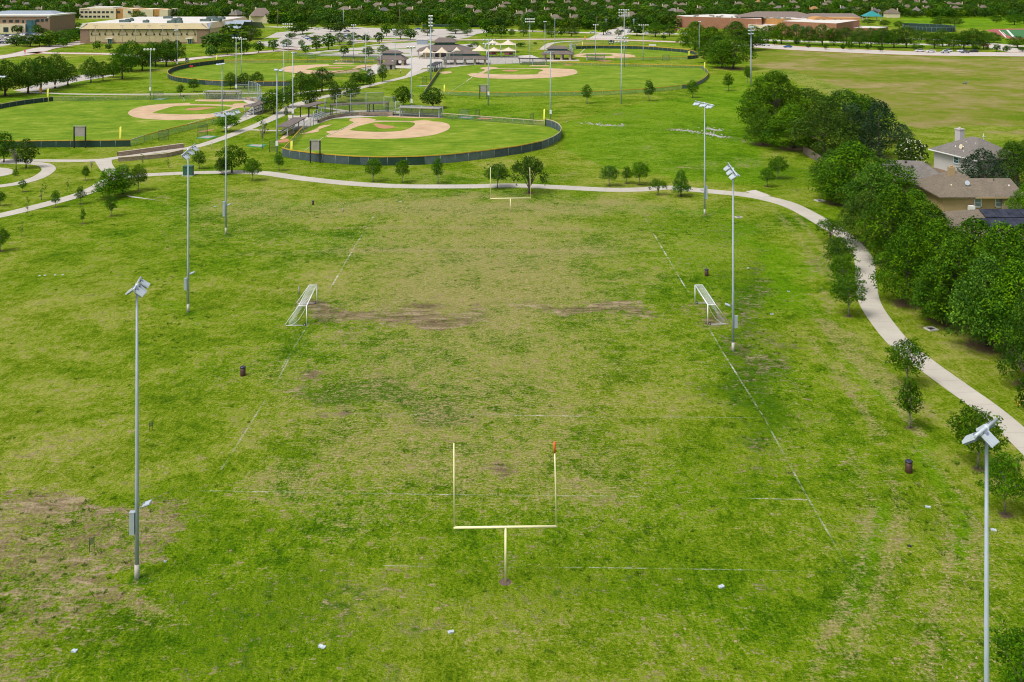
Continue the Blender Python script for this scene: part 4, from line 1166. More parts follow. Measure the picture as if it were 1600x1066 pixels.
def build_protos():
    for i in range(5):
        r = np.random.default_rng(100 + i)
        h, w = 13.0, 14.0
        L = lobes_in(lambda t: max(0.14, (1 - max(0, t - .28) ** 1.7 * 1.65)) * (0.92 if t < .1 else 1), 92, h, w, 1.6, (0.75, 1.75), r, 0.85)
        c = leaves(L, 0.20, 12.5, 200 + i, 0.12, 0.3, 0.5, 0.5, -0.45, 0.2)
        tips = [L[k][0] for k in range(4, 92, 8)]
        proto('elm', i, h, w, crown_mesh("crown", [(c, 0)], [M["leaf_elm"]]), trunk_mesh("trunk", h, 0.34, tips, M["bark"], r, 0.2))
    for i in range(4):
        r = np.random.default_rng(140 + i)
        h, w = 11.0, 11.0
        L = lobes_in(lambda t: math.sqrt(max(0.03, 1 - (2 * t - 0.85) ** 2 * 0.92)), 52, h, w, 2.3, (0.8, 1.6), r)
        c = leaves(L, 0.21, 9.0, 240 + i, 0.15, 0.25, 0.5, 0.55, -0.5, 0.18)
        tips = [L[k][0] for k in range(3, 52, 7)]
        proto('oak', i, h, w, crown_mesh("crown", [(c, 0)], [M["leaf_oak"]]), trunk_mesh("trunk", h, 0.28, tips, M["bark"], r, 0.25))
    for i in range(3):
        r = np.random.default_rng(160 + i)
        h, w = 9.0, 9.0
        L = lobes_in(lambda t: (1 - t ** 1.6) * 0.9 + 0.12, 42, h, w, 0.9, (0.8, 1.45), r, 0.9)
        c = leaves(L, 0.19, 11.0, 260 + i, 0.15, 0.15, 0.7, 0.42, -0.7, 0.16)
        proto('cedar', i, h, w, crown_mesh("crown", [(c, 0)], [M["leaf_cedar"]]), trunk_mesh("trunk", h, 0.25, [], M["bark"], r))
    for i in range(4):
        r = np.random.default_rng(180 + i)
        h, w = 6.8, 5.6
        L = lobes_in(lambda t: math.sqrt(max(0.05, 1 - (2 * t - 0.9) ** 2 * 0.95)), 26, h, w, 1.75, (0.72, 1.15), r)
        c = leaves(L, 0.17, 14.0, 280 + i, 0.2, 0.25, 0.6, 0.6, -0.8, 0.12)
        tips = [L[k][0] for k in range(2, 26, 5)]
        proto('round', i, h, w, crown_mesh("crown", [(c, 0)], [M["leaf_oak"]]), trunk_mesh("trunk", h, 0.15, tips, M["bark"], r, 0.35))
    for i in range(5):
        r = np.random.default_rng(200 + i)
        h, w = 6.2, 5.4
        L = lobes_in(lambda t: math.sqrt(max(0.06, 1 - (2 * t - 0.75) ** 2 * 0.62)), 34, h, w, 2.45, (0.45, 0.88), r)
        for k in range(9):   # twigs that break the outline
            a = r.uniform(0, 6.28); z = r.uniform(2.8, h)
            d = w / 2 * r.uniform(.85, 1.1) * math.sqrt(max(0.1, 1 - ((z - 3.6) / 3.2) ** 2))
            L.append(((d * math.cos(a), d * math.sin(a), z), (0.34, 0.34, 0.26)))
        c = leaves(L, 0.135, 26.0, 300 + i, 0.3, 0.3, 0.65, 0.5, -0.8, 0.26)
        tips = [l[0] for l in L[2::3]]
        proto('airy', i, h, w, crown_mesh("crown", [(c, 0)], [M["leaf_young"]]), trunk_mesh("trunk", h, 0.11, tips, M["bark_pale"], r, 0.3))
    for i in range(5):
        r = np.random.default_rng(220 + i)
        h, w = 5.2, 2.9
        L = lobes_in(lambda t: math.sin(math.pi * min(1, 0.2 + t * 0.78)) ** 0.8, 22, h, w, 1.75, (0.34, 0.6), r)
        c = leaves(L, 0.115, 40.0, 320 + i, 0.3, 0.25, 0.65, 0.5, -0.9, 0.26)
        proto('young', i, h, w, crown_mesh("crown", [(c, 0)], [M["leaf_young"]]), trunk_mesh("trunk", h, 0.075, [l[0] for l in L[1::3]], M["bark_pale"], r, 0.3))
    for i in range(3):
        r = np.random.default_rng(240 + i)
        h, w = 7.0, 5.2
        L = lobes_in(lambda t: (1 - t) ** 0.8 * (0.75 if t < .08 else 1) + 0.05, 46, h, w, 1.6, (0.5, 0.9), r, 1.2)
        c = leaves(L, 0.14, 30.0, 340 + i, 0.25, 0.35, 0.65, 0.45, -0.8, 0.24)
        proto('cone', i, h, w, crown_mesh("crown", [(c, 0)], [M["leaf_cypress"]]), trunk_mesh("trunk", h, 0.13, [l[0] for l in L[1::4]], M["bark"], r, 0.2))
    for i in range(4):
        r = np.random.default_rng(260 + i)
        h, w = 3.6, 1.2
        L = [((r.normal(0, .22), r.normal(0, .22), 0.5 + 3.0 * (k + .5) / 9), (r.uniform(.14, .3),) * 3) for k in range(9)]
        c = leaves(L, 0.11, 22.0, 360 + i, 0.5, 0.2, 0.9, 0.45, -1, 0.35)
        proto('sparse', i, h, w, crown_mesh("crown", [(c, 0)], [M["leaf_lime" if i % 2 else "leaf_young"]]), trunk_mesh("trunk", h, 0.04, [l[0] for l in L[2::2]], M["bark_pale"], r, 0.2))
    for i in range(3):
        r = np.random.default_rng(280 + i)
        h, w = 4.2, 7.0
        L = []
        for k in range(44):
            a = k * 2.4 + r.normal(0, .3); el = r.uniform(0.15, 1.45)
            d = r.uniform(0.55, 1.0)
            L.append(((3.1 * d * math.cos(a) * math.cos(el), 3.1 * d * math.sin(a) * math.cos(el), 1.25 + 2.6 * d * math.sin(el)), (r.uniform(.3, .55),) * 3))
        c = leaves(L, 0.14, 26, 380 + i, 0.35, 0.35, 0.7, 0.42, -0.9, 0.34)
        proto('spread', i, h, w, crown_mesh("crown", [(c, 0)], [M["leaf_young"]]), trunk_mesh("trunk", h, 0.13, [l[0] for l in L[::3]], M["bark"], r, 0.2))
    r = np.random.default_rng(300)
    h, w = 5.5, 6.4
    L = lobes_in(lambda t: math.sqrt(max(0.05, 1 - (1.5 * t - 0.5) ** 2)), 34, h, w, 0.6, (0.6, 1.1), r)
    c = leaves(L, 0.22, 8.0, 400, 0.2, 0.25, 0.6, 0.6, -0.8, 0.12)
    fl = leaves([(l[0], tuple(q * 1.06 for q in l[1])) for l in L], 0.15, 1.5, 401, 0.0, 0.5, 0.5, 0.8, -0.1, 0.05)
    proto('crape', 0, h, w, crown_mesh("crown", [(c, 0), (fl, 1)], [M["leaf_oak"], M["flower_white"]]), trunk_mesh("trunk", h, 0.12, [l[0] for l in L[::6]], M["bark_pale"], r))
    r = np.random.default_rng(310)
    h, w = 2.2, 2.4
    L = lobes_in(lambda t: math.sqrt(max(0.1, 1 - (1.5 * t - 0.4) ** 2)), 22, h, w, 0.3, (0.3, 0.5), r)
    c = leaves(L, 0.10, 26.0, 410, 0.2, 0.25, 0.7, 0.6, -0.8, 0.16)
    fl = leaves([(l[0], tuple(q * 1.05 for q in l[1])) for l in L[::3]], 0.085, 5.0, 411, 0.0, 0.5, 0.5, 0.8, -0.3, 0.05)
    proto('orange', 0, h, w, crown_mesh("crown", [(c, 0), (fl, 1)], [M["leaf_oak"], M["flower_orange"]]), trunk_mesh("trunk", h, 0.05, [l[0] for l in L[::5]], M["bark"], r))
    proto('bush', 0, h, w, crown_mesh("crown", [(c, 0)], [M["leaf_young"]]), trunk_mesh("trunk", h, 0.05, [], M["bark"], r))
    for i in range(2):
        r = np.random.default_rng(320 + i)
        h, w = 4.0, 2.6
        mb = MB()
        tw = []
        for k in range(26):
            a = r.uniform(0, 6.28); z = r.uniform(0.9, 2.2); l = r.uniform(.5, 1.0)
            p0 = Vector((0, 0, z)); p1 = Vector((l * 1.1 * math.cos(a), l * 1.1 * math.sin(a), z + l * 1.5))
            mb.tube([p0, p0.lerp(p1, .5) + Vector((0, 0, .1)), p1], [.035, .022, .008], 4, 0, False)
            for _ in range(3):
                f = r.uniform(.4, .95); q0 = p0.lerp(p1, f); d = Vector(r.normal(0, .25, 3)); d.z = abs(d.z)
                mb.tube([q0, q0 + d], [.012, .005], 3, 0, False)
        proto('bare', i, h, w, mb.mesh("crown", [M["bark_pale"]]), trunk_mesh("trunk", h, 0.07, [], M["bark_pale"], r))
    for i in range(6):   # far trees: fewer, larger leaf clumps
        r = np.random.default_rng(340 + i)
        h, w = 10.0, 10.5
        L = lobes_in(lambda t: math.sqrt(max(0.06, 1 - (1.8 * t - 0.72) ** 2)), 15, h, w, 1.7, (1.5, 2.5), r)
        c = leaves(L, 0.62, 1.35, 420 + i, 0.15, 0.3, 0.55, 0.65, -0.6, 0.12)
        proto('far', i, h, w, crown_mesh("crown", [(c, 0)], [M["leaf_far"]]), trunk_mesh("trunk", h, 0.24, [l[0] for l in L[2::5]], M["bark"], r, 0.25))
    for i in range(3):   # mid distance parking lot trees
        r = np.random.default_rng(360 + i)
        h, w = 6.5, 6.2
        L = lobes_in(lambda t: math.sqrt(max(0.06, 1 - (1.8 * t - 0.85) ** 2)), 14, h, w, 1.9, (0.85, 1.3), r)
        c = leaves(L, 0.42, 3.0, 440 + i, 0.15, 0.3, 0.55, 0.65, -0.7, 0.12)
        proto('lot', i, h, w, crown_mesh("crown", [(c, 0)], [M["leaf_oak"]]), trunk_mesh("trunk", h, 0.15, [l[0] for l in L[2::4]], M["bark"], r, 0.3))
build_protos()

N_TREES = [0]
KIND_NAME = {'elm': 'broadleaf_tree', 'oak': 'broadleaf_tree', 'cedar': 'evergreen_tree', 'round': 'park_tree', 'airy': 'young_tree', 'young': 'young_tree', 'cone': 'conifer_tree', 'sparse': 'sapling', 'spread': 'spreading_tree',
             'crape': 'flowering_tree', 'orange': 'flowering_shrub', 'bush': 'bush', 'bare': 'leafless_shrub', 'far': 'suburban_tree', 'lot': 'park_tree'}
KIND_CAT = {'sparse': 'sapling', 'orange': 'shrub', 'bush': 'bush', 'bare': 'shrub'}
def plant(kind, loc, h, w, label, group=None):
    P = PROTO[kind]
    h0, w0, cm, tm = P[(N_TREES[0] * 7 + 3) % len(P)]
    N_TREES[0] += 1
    if kind in ('airy', 'young', 'cone'):
        w *= 1.02
    t = thing(KIND_NAME[kind], label, KIND_CAT.get(kind, 'tree'), loc, random.uniform(0, 6.28), group)
    q = random.uniform(.88, 1.12) if kind in ('elm', 'oak', 'far', 'cedar', 'round') else 1.0
    t.scale = (w / w0 * q, w / w0 / q, h / h0)
    link("crown", cm, t)
    link("trunk", tm, t)
    return t
def plant_px(kind, x, yb, yt, w, label, group=None):
    s = pxm(yb)
    return plant(kind, g(x, yb), (yb - yt) / s, w / s, label, group)

for lab, kind, x, yb, yt, w in PARK:
    plant_px(kind, x, yb, yt, w, lab, "trees planted around the park")
big_lab = ["in the dark clump by the parkway", "in the wood beside the dry meadow", "in the middle wood along the bank", "in the wood along the right path"]
cnt = {}
zones = []
for k, x, yb, yt, w in BIG:
    z = 0 if yb < 112 else 1 if yb < 250 else 2 if yb < 345 else 3
    zones.append(z)
for z in range(4):
    idx = [i for i in range(len(BIG)) if zones[i] == z]
    idx.sort(key=lambda i: BIG[i][1])
    for n_, i in enumerate(idx):
        k, x, yb, yt, w = BIG[i]
        plant_px(k, x, yb, yt, w, f"{ORD[n_]} {'dark evergreen' if k == 'cedar' else 'tall green'} tree from the left {big_lab[z]}", "trees of the creek wood")
def row(lst, kind, phrase, group):
    for n_, (x, yb, yt, w) in enumerate(sorted(lst)):
        k = kind if isinstance(kind, str) else kind[n_ % len(kind)]
        plant_px(k, x, yb, yt, w, f"{ORD[n_]} tree from the left {phrase}", group)
row(LEFT, 'oak', "in the dark clump by the left parking strip", "trees by the left parking strip")
row([(x, yb, yb - (yb - yt) * 1.12, w * 1.3) for x, yb, yt, w in BACKL], ('far', 'lot', 'oak'), "around the office and tan hall", "trees around the tan hall")
pk = sorted((x, yb, yb - (yb - yt) * 1.1, w * 1.32) for x, yb, yt, w in PARKING)
row([t for t in pk if t[0] < 530], ('lot', 'lot', 'oak'), "in the left part of the parking lot", "parking lot trees")
row([t for t in pk if t[0] >= 530 and t[0] < 700], ('lot', 'oak'), "in the middle part of the parking lot", "parking lot trees")
row([t for t in pk if t[0] >= 700], ('lot', 'oak'), "along the road behind the playground", "parking lot trees")
row([(x, yb, yb - (yb - yt) * 1.04, w * 1.3) for x, yb, yt, w in STREET], 'oak', "in the tall dark row behind the parkway", "tall street trees behind the parkway")
row(SMALLSTREET, 'lot', "in the row of small parkway trees", "small parkway trees")
row(FARLAWN, 'oak', "on the bright school lawn", "trees on the school lawn")

# ------------------------------------------------------------------ the suburb: houses among trees
HOUSES = [(12, 13, 18, 0), (22, 5, 11, 0), (42, 8, 16, 1), (100, 7, 16, 0), (122, 11, 13, 0), (136, 8, 15, 0), (158, 10, 20, 1), (175, 6, 14, 0), (195, 9, 10, 0), (242, 9, 18, 0), (258, 4, 11, 0), (306, 9, 14, 0), (321, 9, 18, 1), (293, 7, 11, 0),
 (361, 6, 16, 0), (377, 11, 14, 0), (370, 21, 16, 1), (413, 3, 14, 0), (430, 8, 16, 0), (512, 13, 18, 0), (531, 8, 11, 0), (540, 16, 30, 0), (561, 15, 18, 0), (590, 9, 22, 0), (600, 17, 14, 2), (612, 10, 16, 0), (625, 8, 12, 0), (655, 6, 22, 0), (735, 13, 24, 0), (747, 21, 15, 0),
 (785, 12, 16, 0), (773, 17, 12, 0), (792, 7, 12, 0), (813, 23, 11, 0), (828, 20, 16, 0), (835, 5, 10, 0), (862, 6, 11, 0), (888, 5, 14, 0), (896, 16, 11, 0), (917, 3, 11, 0), (930, 8, 15, 0), (856, 17, 8, 0), (950, 4, 14, 0), (954, 14, 12, 0),
 (973, 9, 18, 0), (993, 8, 13, 0), (868, 29, 15, 0), (900, 29, 12, 0), (976, 28, 18, 1), (986, 24, 12, 0), (1020, 10, 14, 1), (1055, 7, 14, 0), (1066, 9, 9, 0), (1041, 12, 9, 0), (1052, 18, 17, 1), (1063, 20, 11, 0), (1094, 14, 8, 0), (1155, 7, 11, 0), (1185, 4, 13, 3),
 (1206, 8, 14, 0), (1217, 14, 20, 1), (1245, 14, 17, 0), (1272, 15, 19, 3), (1288, 9, 13, 0), (1317, 14, 20, 2), (1340, 17, 16, 0), (1366, 17, 20, 2), (1355, 3, 16, 0), (1328, 3, 12, 0), (1394, 19, 13, 0), (1407, 5, 11, 0), (1417, 12, 12, 0), (1432, 17, 19, 1), (1450, 14, 13, 0),
 (1430, 4, 11, 0), (1445, 5, 12, 0), (1483, 7, 12, 0), (1497, 8, 16, 0), (1493, 14, 9, 0), (1536, 13, 9, 0), (60, 16, 14, 0), (215, 14, 15, 0), (335, 4, 12, 0), (470, 7, 12, 0), (690, 4, 12, 0), (640, 16, 12, 0), (575, 4, 13, 0), (1120, 8, 12, 0), (1240, 5, 12, 0), (1295, 5, 12, 0)]
def house_proto(roofm, wallm, seed):
    r = np.random.default_rng(seed)
    t = thing("suburban_house", "x", "house")
    w, d, eh, rh = 17.0, 13.0, 4.2, 9.0
    mb = MB(); mb.box((0, 0, eh / 2), (w - 1, d - 1, eh)); mb.box((w * .28, -d * .5, eh / 2 - .05), (w * .38, 5, eh - .1)); mb.build("wall", M[wallm], t)
    mb = MB(); mb.hip(0, 0, w, d, eh, rh, 4.5, 0.2); mb.hip(w * .28, -d * .42, w * .44, 8.4, eh + .02, rh * .8, 1.2, 2.4); mb.hip(-w * .3, d * .1, 7.5, 9.5, eh + .04, rh * .86, .4, 2.0); rf = mb.build("roof", M[roofm], t)
    mb = MB(); mb.box((-w * .34, d * .2, 4.7), (1.2, 1.1, 9.4)); mb.box((-w * .34, d * .2, 9.5), (1.4, 1.3, .25)); mb.build("chimney", M["cream"], rf)
    mb = MB()
    for xx in (-6, -3.6, -1.2):
        mb.box((xx, -d / 2 + .47, 2.3), (1.3, .12, 1.6))
    mb.build("window", M["glass_dark"], t)
    return t
HP = [house_proto("shingle_brown", "cream", 1), house_proto("shingle_grey", "brick_brown", 2), house_proto("shingle_dark", "cream", 3), house_proto("shingle_terracotta", "brick_orange", 4)]
HLAB = ["brown roofed house half hidden among the suburb trees", "grey brown roofed brick house among the suburb trees", "slate grey roofed house among the suburb trees", "orange roofed house among the suburb trees"]
house_xy = []
used = set()
for (x, y, w, k) in HOUSES:
    yb = y + 4.2 * pxm(y + 3) * 1.3
    loc = g(x, yb)
    s = float(np.clip(w / pxm(yb) / 17.0, 0.72, 1.25))
    rz = random.choice((0, .35, -.35, 1.2, 3.14, 2.8, -1.5))
    if k in used:
        o = copy_tree(HP[k], loc, rz)
    else:
        used.add(k)
        o = HP[k]; o.location = (loc[0], loc[1], 0); o.rotation_euler = (0, 0, rz)
    o.scale = (s, s, 0.92 + 0.12 * (s - 0.7))
    o['label'] = HLAB[k]; o['group'] = "houses of the far suburb"
    house_xy.append((loc[0], loc[1], s * 9))
HX = np.array(house_xy)

# forest outline in pixels: nothing stands below this line
edge = [(-60, 30), (72, 30), (78, 33), (118, 33), (125, 24.5), (262, 24.5), (266, 31), (392, 31), (400, 33), (440, 40), (480, 39.5), (560, 41), (700, 42.5), (800, 43.5), (850, 45.5), (930, 47), (1000, 45), (1052, 45), (1056, 33), (1130, 32), (1200, 31), (1335, 30), (1358, 27.5), (1430, 28.2), (1480, 28.4), (1700, 28.6)]
ex = np.array([e[0] for e in edge], float); ey = np.array([e[1] for e in edge], float)
pts = []
sp = 9.6
for Yc in np.arange(700, 1800, sp):
    half = 0.56 * Yc
    xs = np.arange(-half, half, sp)
    X = xs + rng.uniform(-4.6, 4.6, len(xs)); Y = Yc + rng.uniform(-4.6, 4.6, len(xs))
    pts.append(np.stack([X, Y], -1))
pts = np.concatenate(pts)
fpx = CX + F * pts[:, 0] / pts[:, 1]; fpy = HY + F * H / pts[:, 1]
ok = fpy < np.interp(fpx, ex, ey)
# streets and back lawns leave gaps
gap = np.sin(pts[:, 0] * 0.021 + np.sin(pts[:, 1] * 0.011) * 2.2) * np.sin(pts[:, 1] * 0.027 + np.cos(pts[:, 0] * 0.009))
ok &= (gap < 0.80)
pts = pts[ok]
for hx, hy, hr in HX:   # keep roofs in view: clear the plot and a little in front of it
    dx = np.abs(pts[:, 0] - hx); dy = pts[:, 1] - hy
    pts = pts[~((dx < hr + 2.5) & (dy < hr + 2) & (dy > -hr - 13))]
hgt = np.clip(rng.normal(8.8, 1.8, len(pts)), 5.0, 13.5)
for hx, hy, hr in HX:   # lower trees stand in front of the roofs that show
    dy = hy - pts[:, 1]
    m_ = (np.abs(pts[:, 0] - hx * pts[:, 1] / hy) < hr * .8) & (dy > 0) & (dy < 190)
    hgt[m_] = np.minimum(hgt[m_], np.maximum(3.4, 5.6 + dy[m_] * 38 / hy))
wid = hgt * np.clip(rng.normal(1.12, 0.16, len(pts)), 0.75, 1.5)
order = np.argsort(pts[:, 1])
n_ind = max(0, 292 - N_TREES[0])
# the nearest trees at the edge of the suburb stand as trees of their own
for i in order[:n_ind]:
    kx = CX + F * pts[i, 0] / pts[i, 1]
    where = "left of the tan hall" if kx < 130 else "behind the tan hall" if kx < 400 else "behind the parking lot" if kx < 700 else "beyond the playground" if kx < 840 else "beyond the farthest ball field" if kx < 1060 else "behind the brick school"
    plant('far', (pts[i, 0], pts[i, 1]), hgt[i], wid[i], f"dark bushy tree at the suburb's front edge {where}", "trees at the suburb's front edge")
rest = order[n_ind:]
me = bpy.data.meshes.new("suburban_woodland")
v = np.zeros((len(rest), 3), np.float32); v[:, :2] = pts[rest]
me.vertices.add(len(rest)); me.vertices.foreach_set('co', v.ravel())
for nm, val in (("sx", wid[rest] / 10.5), ("sz", hgt[rest] / 10.0), ("rot", rng.uniform(0, 6.28, len(rest)))):
    at = me.attributes.new(nm, 'FLOAT', 'POINT'); at.data.foreach_set('value', val.astype(np.float32))
at = me.attributes.new("pick", 'INT', 'POINT'); at.data.foreach_set('value', rng.integers(0, 6, len(rest)).astype(np.int32))
wood = link("suburban_woodland", me)
tag(wood, "continuous canopy of trees over the far suburb", None, None, 'stuff')
far_crowns = []
for i in range(6):
    for o in bpy.data.objects:
        if o.type == 'MESH' and o.data == PROTO['far'][i][2]:
            far_crowns.append(o); break
ng = bpy.data.node_groups.new("woodland", 'GeometryNodeTree')
ng.interface.new_socket("Geometry", in_out='INPUT', socket_type='NodeSocketGeometry')
ng.interface.new_socket("Geometry", in_out='OUTPUT', socket_type='NodeSocketGeometry')
ni = ng.nodes.new('NodeGroupInput'); no = ng.nodes.new('NodeGroupOutput')
g2i = ng.nodes.new('GeometryNodeGeometryToInstance')
for o in reversed(far_crowns):
    oi = ng.nodes.new('GeometryNodeObjectInfo')
    oi.inputs['Object'].default_value = o
    oi.inputs['As Instance'].default_value = False
    oi.transform_space = 'ORIGINAL'
    one = ng.nodes.new('GeometryNodeGeometryToInstance')
    ng.links.new(oi.outputs['Geometry'], one.inputs[0])
    if not ng.nodes.get('J'):
        j = ng.nodes.new('GeometryNodeJoinGeometry'); j.name = 'J'
    ng.links.new(one.outputs[0], j.inputs[0])
iop = ng.nodes.new('GeometryNodeInstanceOnPoints')
iop.inputs['Pick Instance'].default_value = True
def na(name, typ):
    a = ng.nodes.new('GeometryNodeInputNamedAttribute'); a.data_type = typ; a.inputs[0].default_value = name
    return a.outputs[0]
cx_ = ng.nodes.new('ShaderNodeCombineXYZ'); cr_ = ng.nodes.new('ShaderNodeCombineXYZ')
sx_ = na("sx", 'FLOAT')
ng.links.new(sx_, cx_.inputs[0]); ng.links.new(sx_, cx_.inputs[1]); ng.links.new(na("sz", 'FLOAT'), cx_.inputs[2])
ng.links.new(na("rot", 'FLOAT'), cr_.inputs[2])
ng.links.new(ni.outputs[0], iop.inputs['Points'])
ng.links.new(j.outputs[0], iop.inputs['Instance'])
ng.links.new(na("pick", 'INT'), iop.inputs['Instance Index'])
ng.links.new(cr_.outputs[0], iop.inputs['Rotation'])
ng.links.new(cx_.outputs[0], iop.inputs['Scale'])
ng.links.new(iop.outputs[0], no.inputs[0])
md = wood.modifiers.new("woodland", 'NODES'); md.node_group = ng
print("TREES", N_TREES[0], "WOOD", len(rest), "FARCROWNS", len(far_crowns))

# ------------------------------------------------------------------ soccer field furniture
def goal_posts(label, xb, yb, xl, xr, ybar, ytopl, ytopr, ribbon_on):
    s = pxm(yb)
    x0, y0 = g(xb, yb)
    t = thing("goal_post", label, "goal post", (x0, y0), 0, "football goal posts")
    hb = (yb - ybar) / s
    L, Rr = (xl - xb) / s, (xr - xb) / s
    mb = MB(); mb.tube([(0, 0, 0), (0, 0, hb)], [.085, .08], 12); mb.build("post", M["goal_yellow"], t)
    mb = MB(); mb.tube([(L - .05, 0, hb - .03), (Rr + .05, 0, hb + .06)], .085, 12); mb.build("crossbar", M["goal_yellow"], t)
    for X, yt, lean in ((L, ytopl, -.04), (Rr, ytopr, -.13)):
        mb = MB(); ht = (yb - yt) / s
        mb.tube([(X, 0, hb), (X + lean, .1, ht)], [.06, .045], 10); u = mb.build("upright", M["goal_yellow"], t)
        if ribbon_on and X > 0:
            mb = MB(); mb.tube([(X + lean, .1, ht - .75), (X + lean, .1, ht + .02)], .075, 8); mb.build("wind_ribbon", M["ribbon_orange"], u)
    return t
goal_posts("pale yellow goal post standing in the foreground grass with an orange ribbon", 790, 909, 710, 869.5, 824, 694, 692, True)
goal_posts("distant pale yellow goal post in front of the curving path", 797.5, 331, 766.5, 829, 310, 262, 262, False)

mb = MB()   # trodden earth ring at the foot of the near post
X, Y = g(789.5, 909.5)
mb.add([(X, Y, .035)] + [(X + (.40 + .08 * random.random()) * math.cos(k * .314), Y + (.40 + .08 * random.random()) * math.sin(k * .314), .008) for k in range(20)], [(0, k + 1, (k + 1) % 20 + 1) for k in range(20)])
structure("dirt_ring", mb, M["bare_earth"])
def soccer_goal(label, pn, pf, side):
    (x0, y0), (x1, y1) = g(*pn), g(*pf)
    W = math.hypot(x1 - x0, y1 - y0)
    t = thing("soccer_goal", label, "soccer goal", ((x0 + x1) / 2, (y0 + y1) / 2), math.atan2(y1 - y0, x1 - x0), "portable soccer goals")
    sd = side   # +1: the net hangs to the local +Y side
    h, td, bd = 2.38, 0.95, 2.55
    a = W / 2
    r = 0.047
    for sx in (-a, a):
        mb = MB(); mb.tube([(sx, 0, 0.05), (sx, 0, h)], r + .01, 10); mb.build("post", M["goal_white"], t)
        mb = MB(); mb.tube([(sx, 0, h), (sx, sd * td, h), (sx, sd * (td + .02), h - .02), (sx, sd * bd, .16), (sx, sd * (bd - .12), .06), (sx, 0, .06)], r * .8, 8); mb.build("side_frame", M["goal_white"], t)
        mb = MB(); mb.tube([(sx - .09, sd * .22, .13), (sx + .09, sd * .22, .13)], .15, 14); mb.tube([(sx - .1, sd * .22, .13), (sx + .1, sd * .22, .13)], .06, 10, 1); mb.build("wheel", [M["black_rubber"], M["goal_white"]], t)
    mb = MB(); mb.tube([(-a, 0, h), (a, 0, h)], r + .01, 10); mb.build("crossbar", M["goal_white"], t)
    mb = MB(); mb.tube([(-a, sd * td, h), (a, sd * td, h)], r * .75, 8); mb.build("rear_bar", M["goal_white"], t)
    mb = MB()
    nx, ny = 16, 12
    V = []
    for j in range(ny + 1):
        v = j / ny
        for i in range(nx + 1):
            u = i / nx
            sag = math.sin(math.pi * u) * 0.35 * math.sin(math.pi * min(1, v * 1.1)) + 0.10 * math.sin(u * 21) * v
            y = td + (bd - td - .25) * v * (0.35 + 0.65 * v) - sag * .8
            V.append((-a + W * u, sd * y, h - (h - .05) * v ** .85))
    mb.add(V, [(j * (nx + 1) + i, j * (nx + 1) + i + 1, (j + 1) * (nx + 1) + i + 1, (j + 1) * (nx + 1) + i) for j in range(ny) for i in range(nx)])
    mb.quad((-a, 0, h), (a, 0, h), (a, sd * td, h), (-a, sd * td, h))
    for sx in (-a, a):
        e = [(sx, 0, h), (sx, sd * td, h)] + [(sx * (1 - .02 * q), sd * (td + (bd - td - .3) * (q / 6) ** 1.6), h * (1 - q / 6) + .05) for q in range(1, 7)]
        f = [(sx, sd * .1 * q, h - q * h / 7 * .95) for q in range(0, 8)]
        mb.add(e + [(sx * .97, sd * (.3 + .9 * math.sin(q / 7 * 2.2)), h * (1 - q / 7)) for q in range(7, -1, -1)], [tuple(range(len(e) + 8))])
    mb.build("net", M["net_white"], t)
    mb = MB()   # gathered hem cord of the net
    for sx in (-a, a):
        mb.tube([(sx * .98, 0, h), (sx * .97, sd * .45, h * .62), (sx * .96, sd * .95, h * .3), (sx * .96, sd * 1.6, .14), (sx * .97, sd * 2.2, .05)], .022, 5, 0, False)
    mb.build("net_cord", M["goal_white"], t)
soccer_goal("white portable soccer goal on the left touchline facing the muddy middle", (479, 509), (495, 474.5), 1)
soccer_goal("white portable soccer goal beside the right floodlight pole", (1106, 507.5), (1086, 474.5), -1)

# ------------------------------------------------------------------ floodlights
def lamp_led_mesh():
    mb = MB()
    mb.box((0, .30, 0), (.72, .62, .10), 0, 0, None, 0.94)
    mb.box((0, .30, -.09), (.60, .50, .09), 0, 1, None, 1.0)
    mb.box((0, .02, .03), (.22, .16, .14), 0, 1)
    return mb.mesh("floodlight", [M["lamp_shell"], M["lamp_back"]])
def lamp_bowl_mesh():
    mb = MB()
    mb.tube([(0, -.05, .04), (0, .20, -.02), (0, .46, -.12)], [.16, .30, .40], 12, 0)
    mb.tube([(0, .46, -.12), (0, .50, -.135)], [.36, .34], 12, 1)
    mb.box((0, .34, .16), (.62, .6, .05), 0, 0)
    return mb.mesh("floodlight", [M["trim_white"], M["lamp_lens"]])
LED, BOWL = lamp_led_mesh(), lamp_bowl_mesh()
def pole_mesh(h, r0, r1):
    mb = MB(); mb.tube([(0, 0, .0), (0, 0, h * .33), (0, 0, h * .34), (0, 0, h)], [r0, r0 * .82 + r1 * .18, r0 * .74 + r1 * .2, r1], 12); return mb.mesh("pole", [M["galvanised"]])
def hang(t, me, p, yaw, tilt, k=1.0):
    o = link("floodlight", me, t, p)
    o.rotation_euler = (-tilt, 0, yaw)
    o.scale = (k, k, k)
    return o
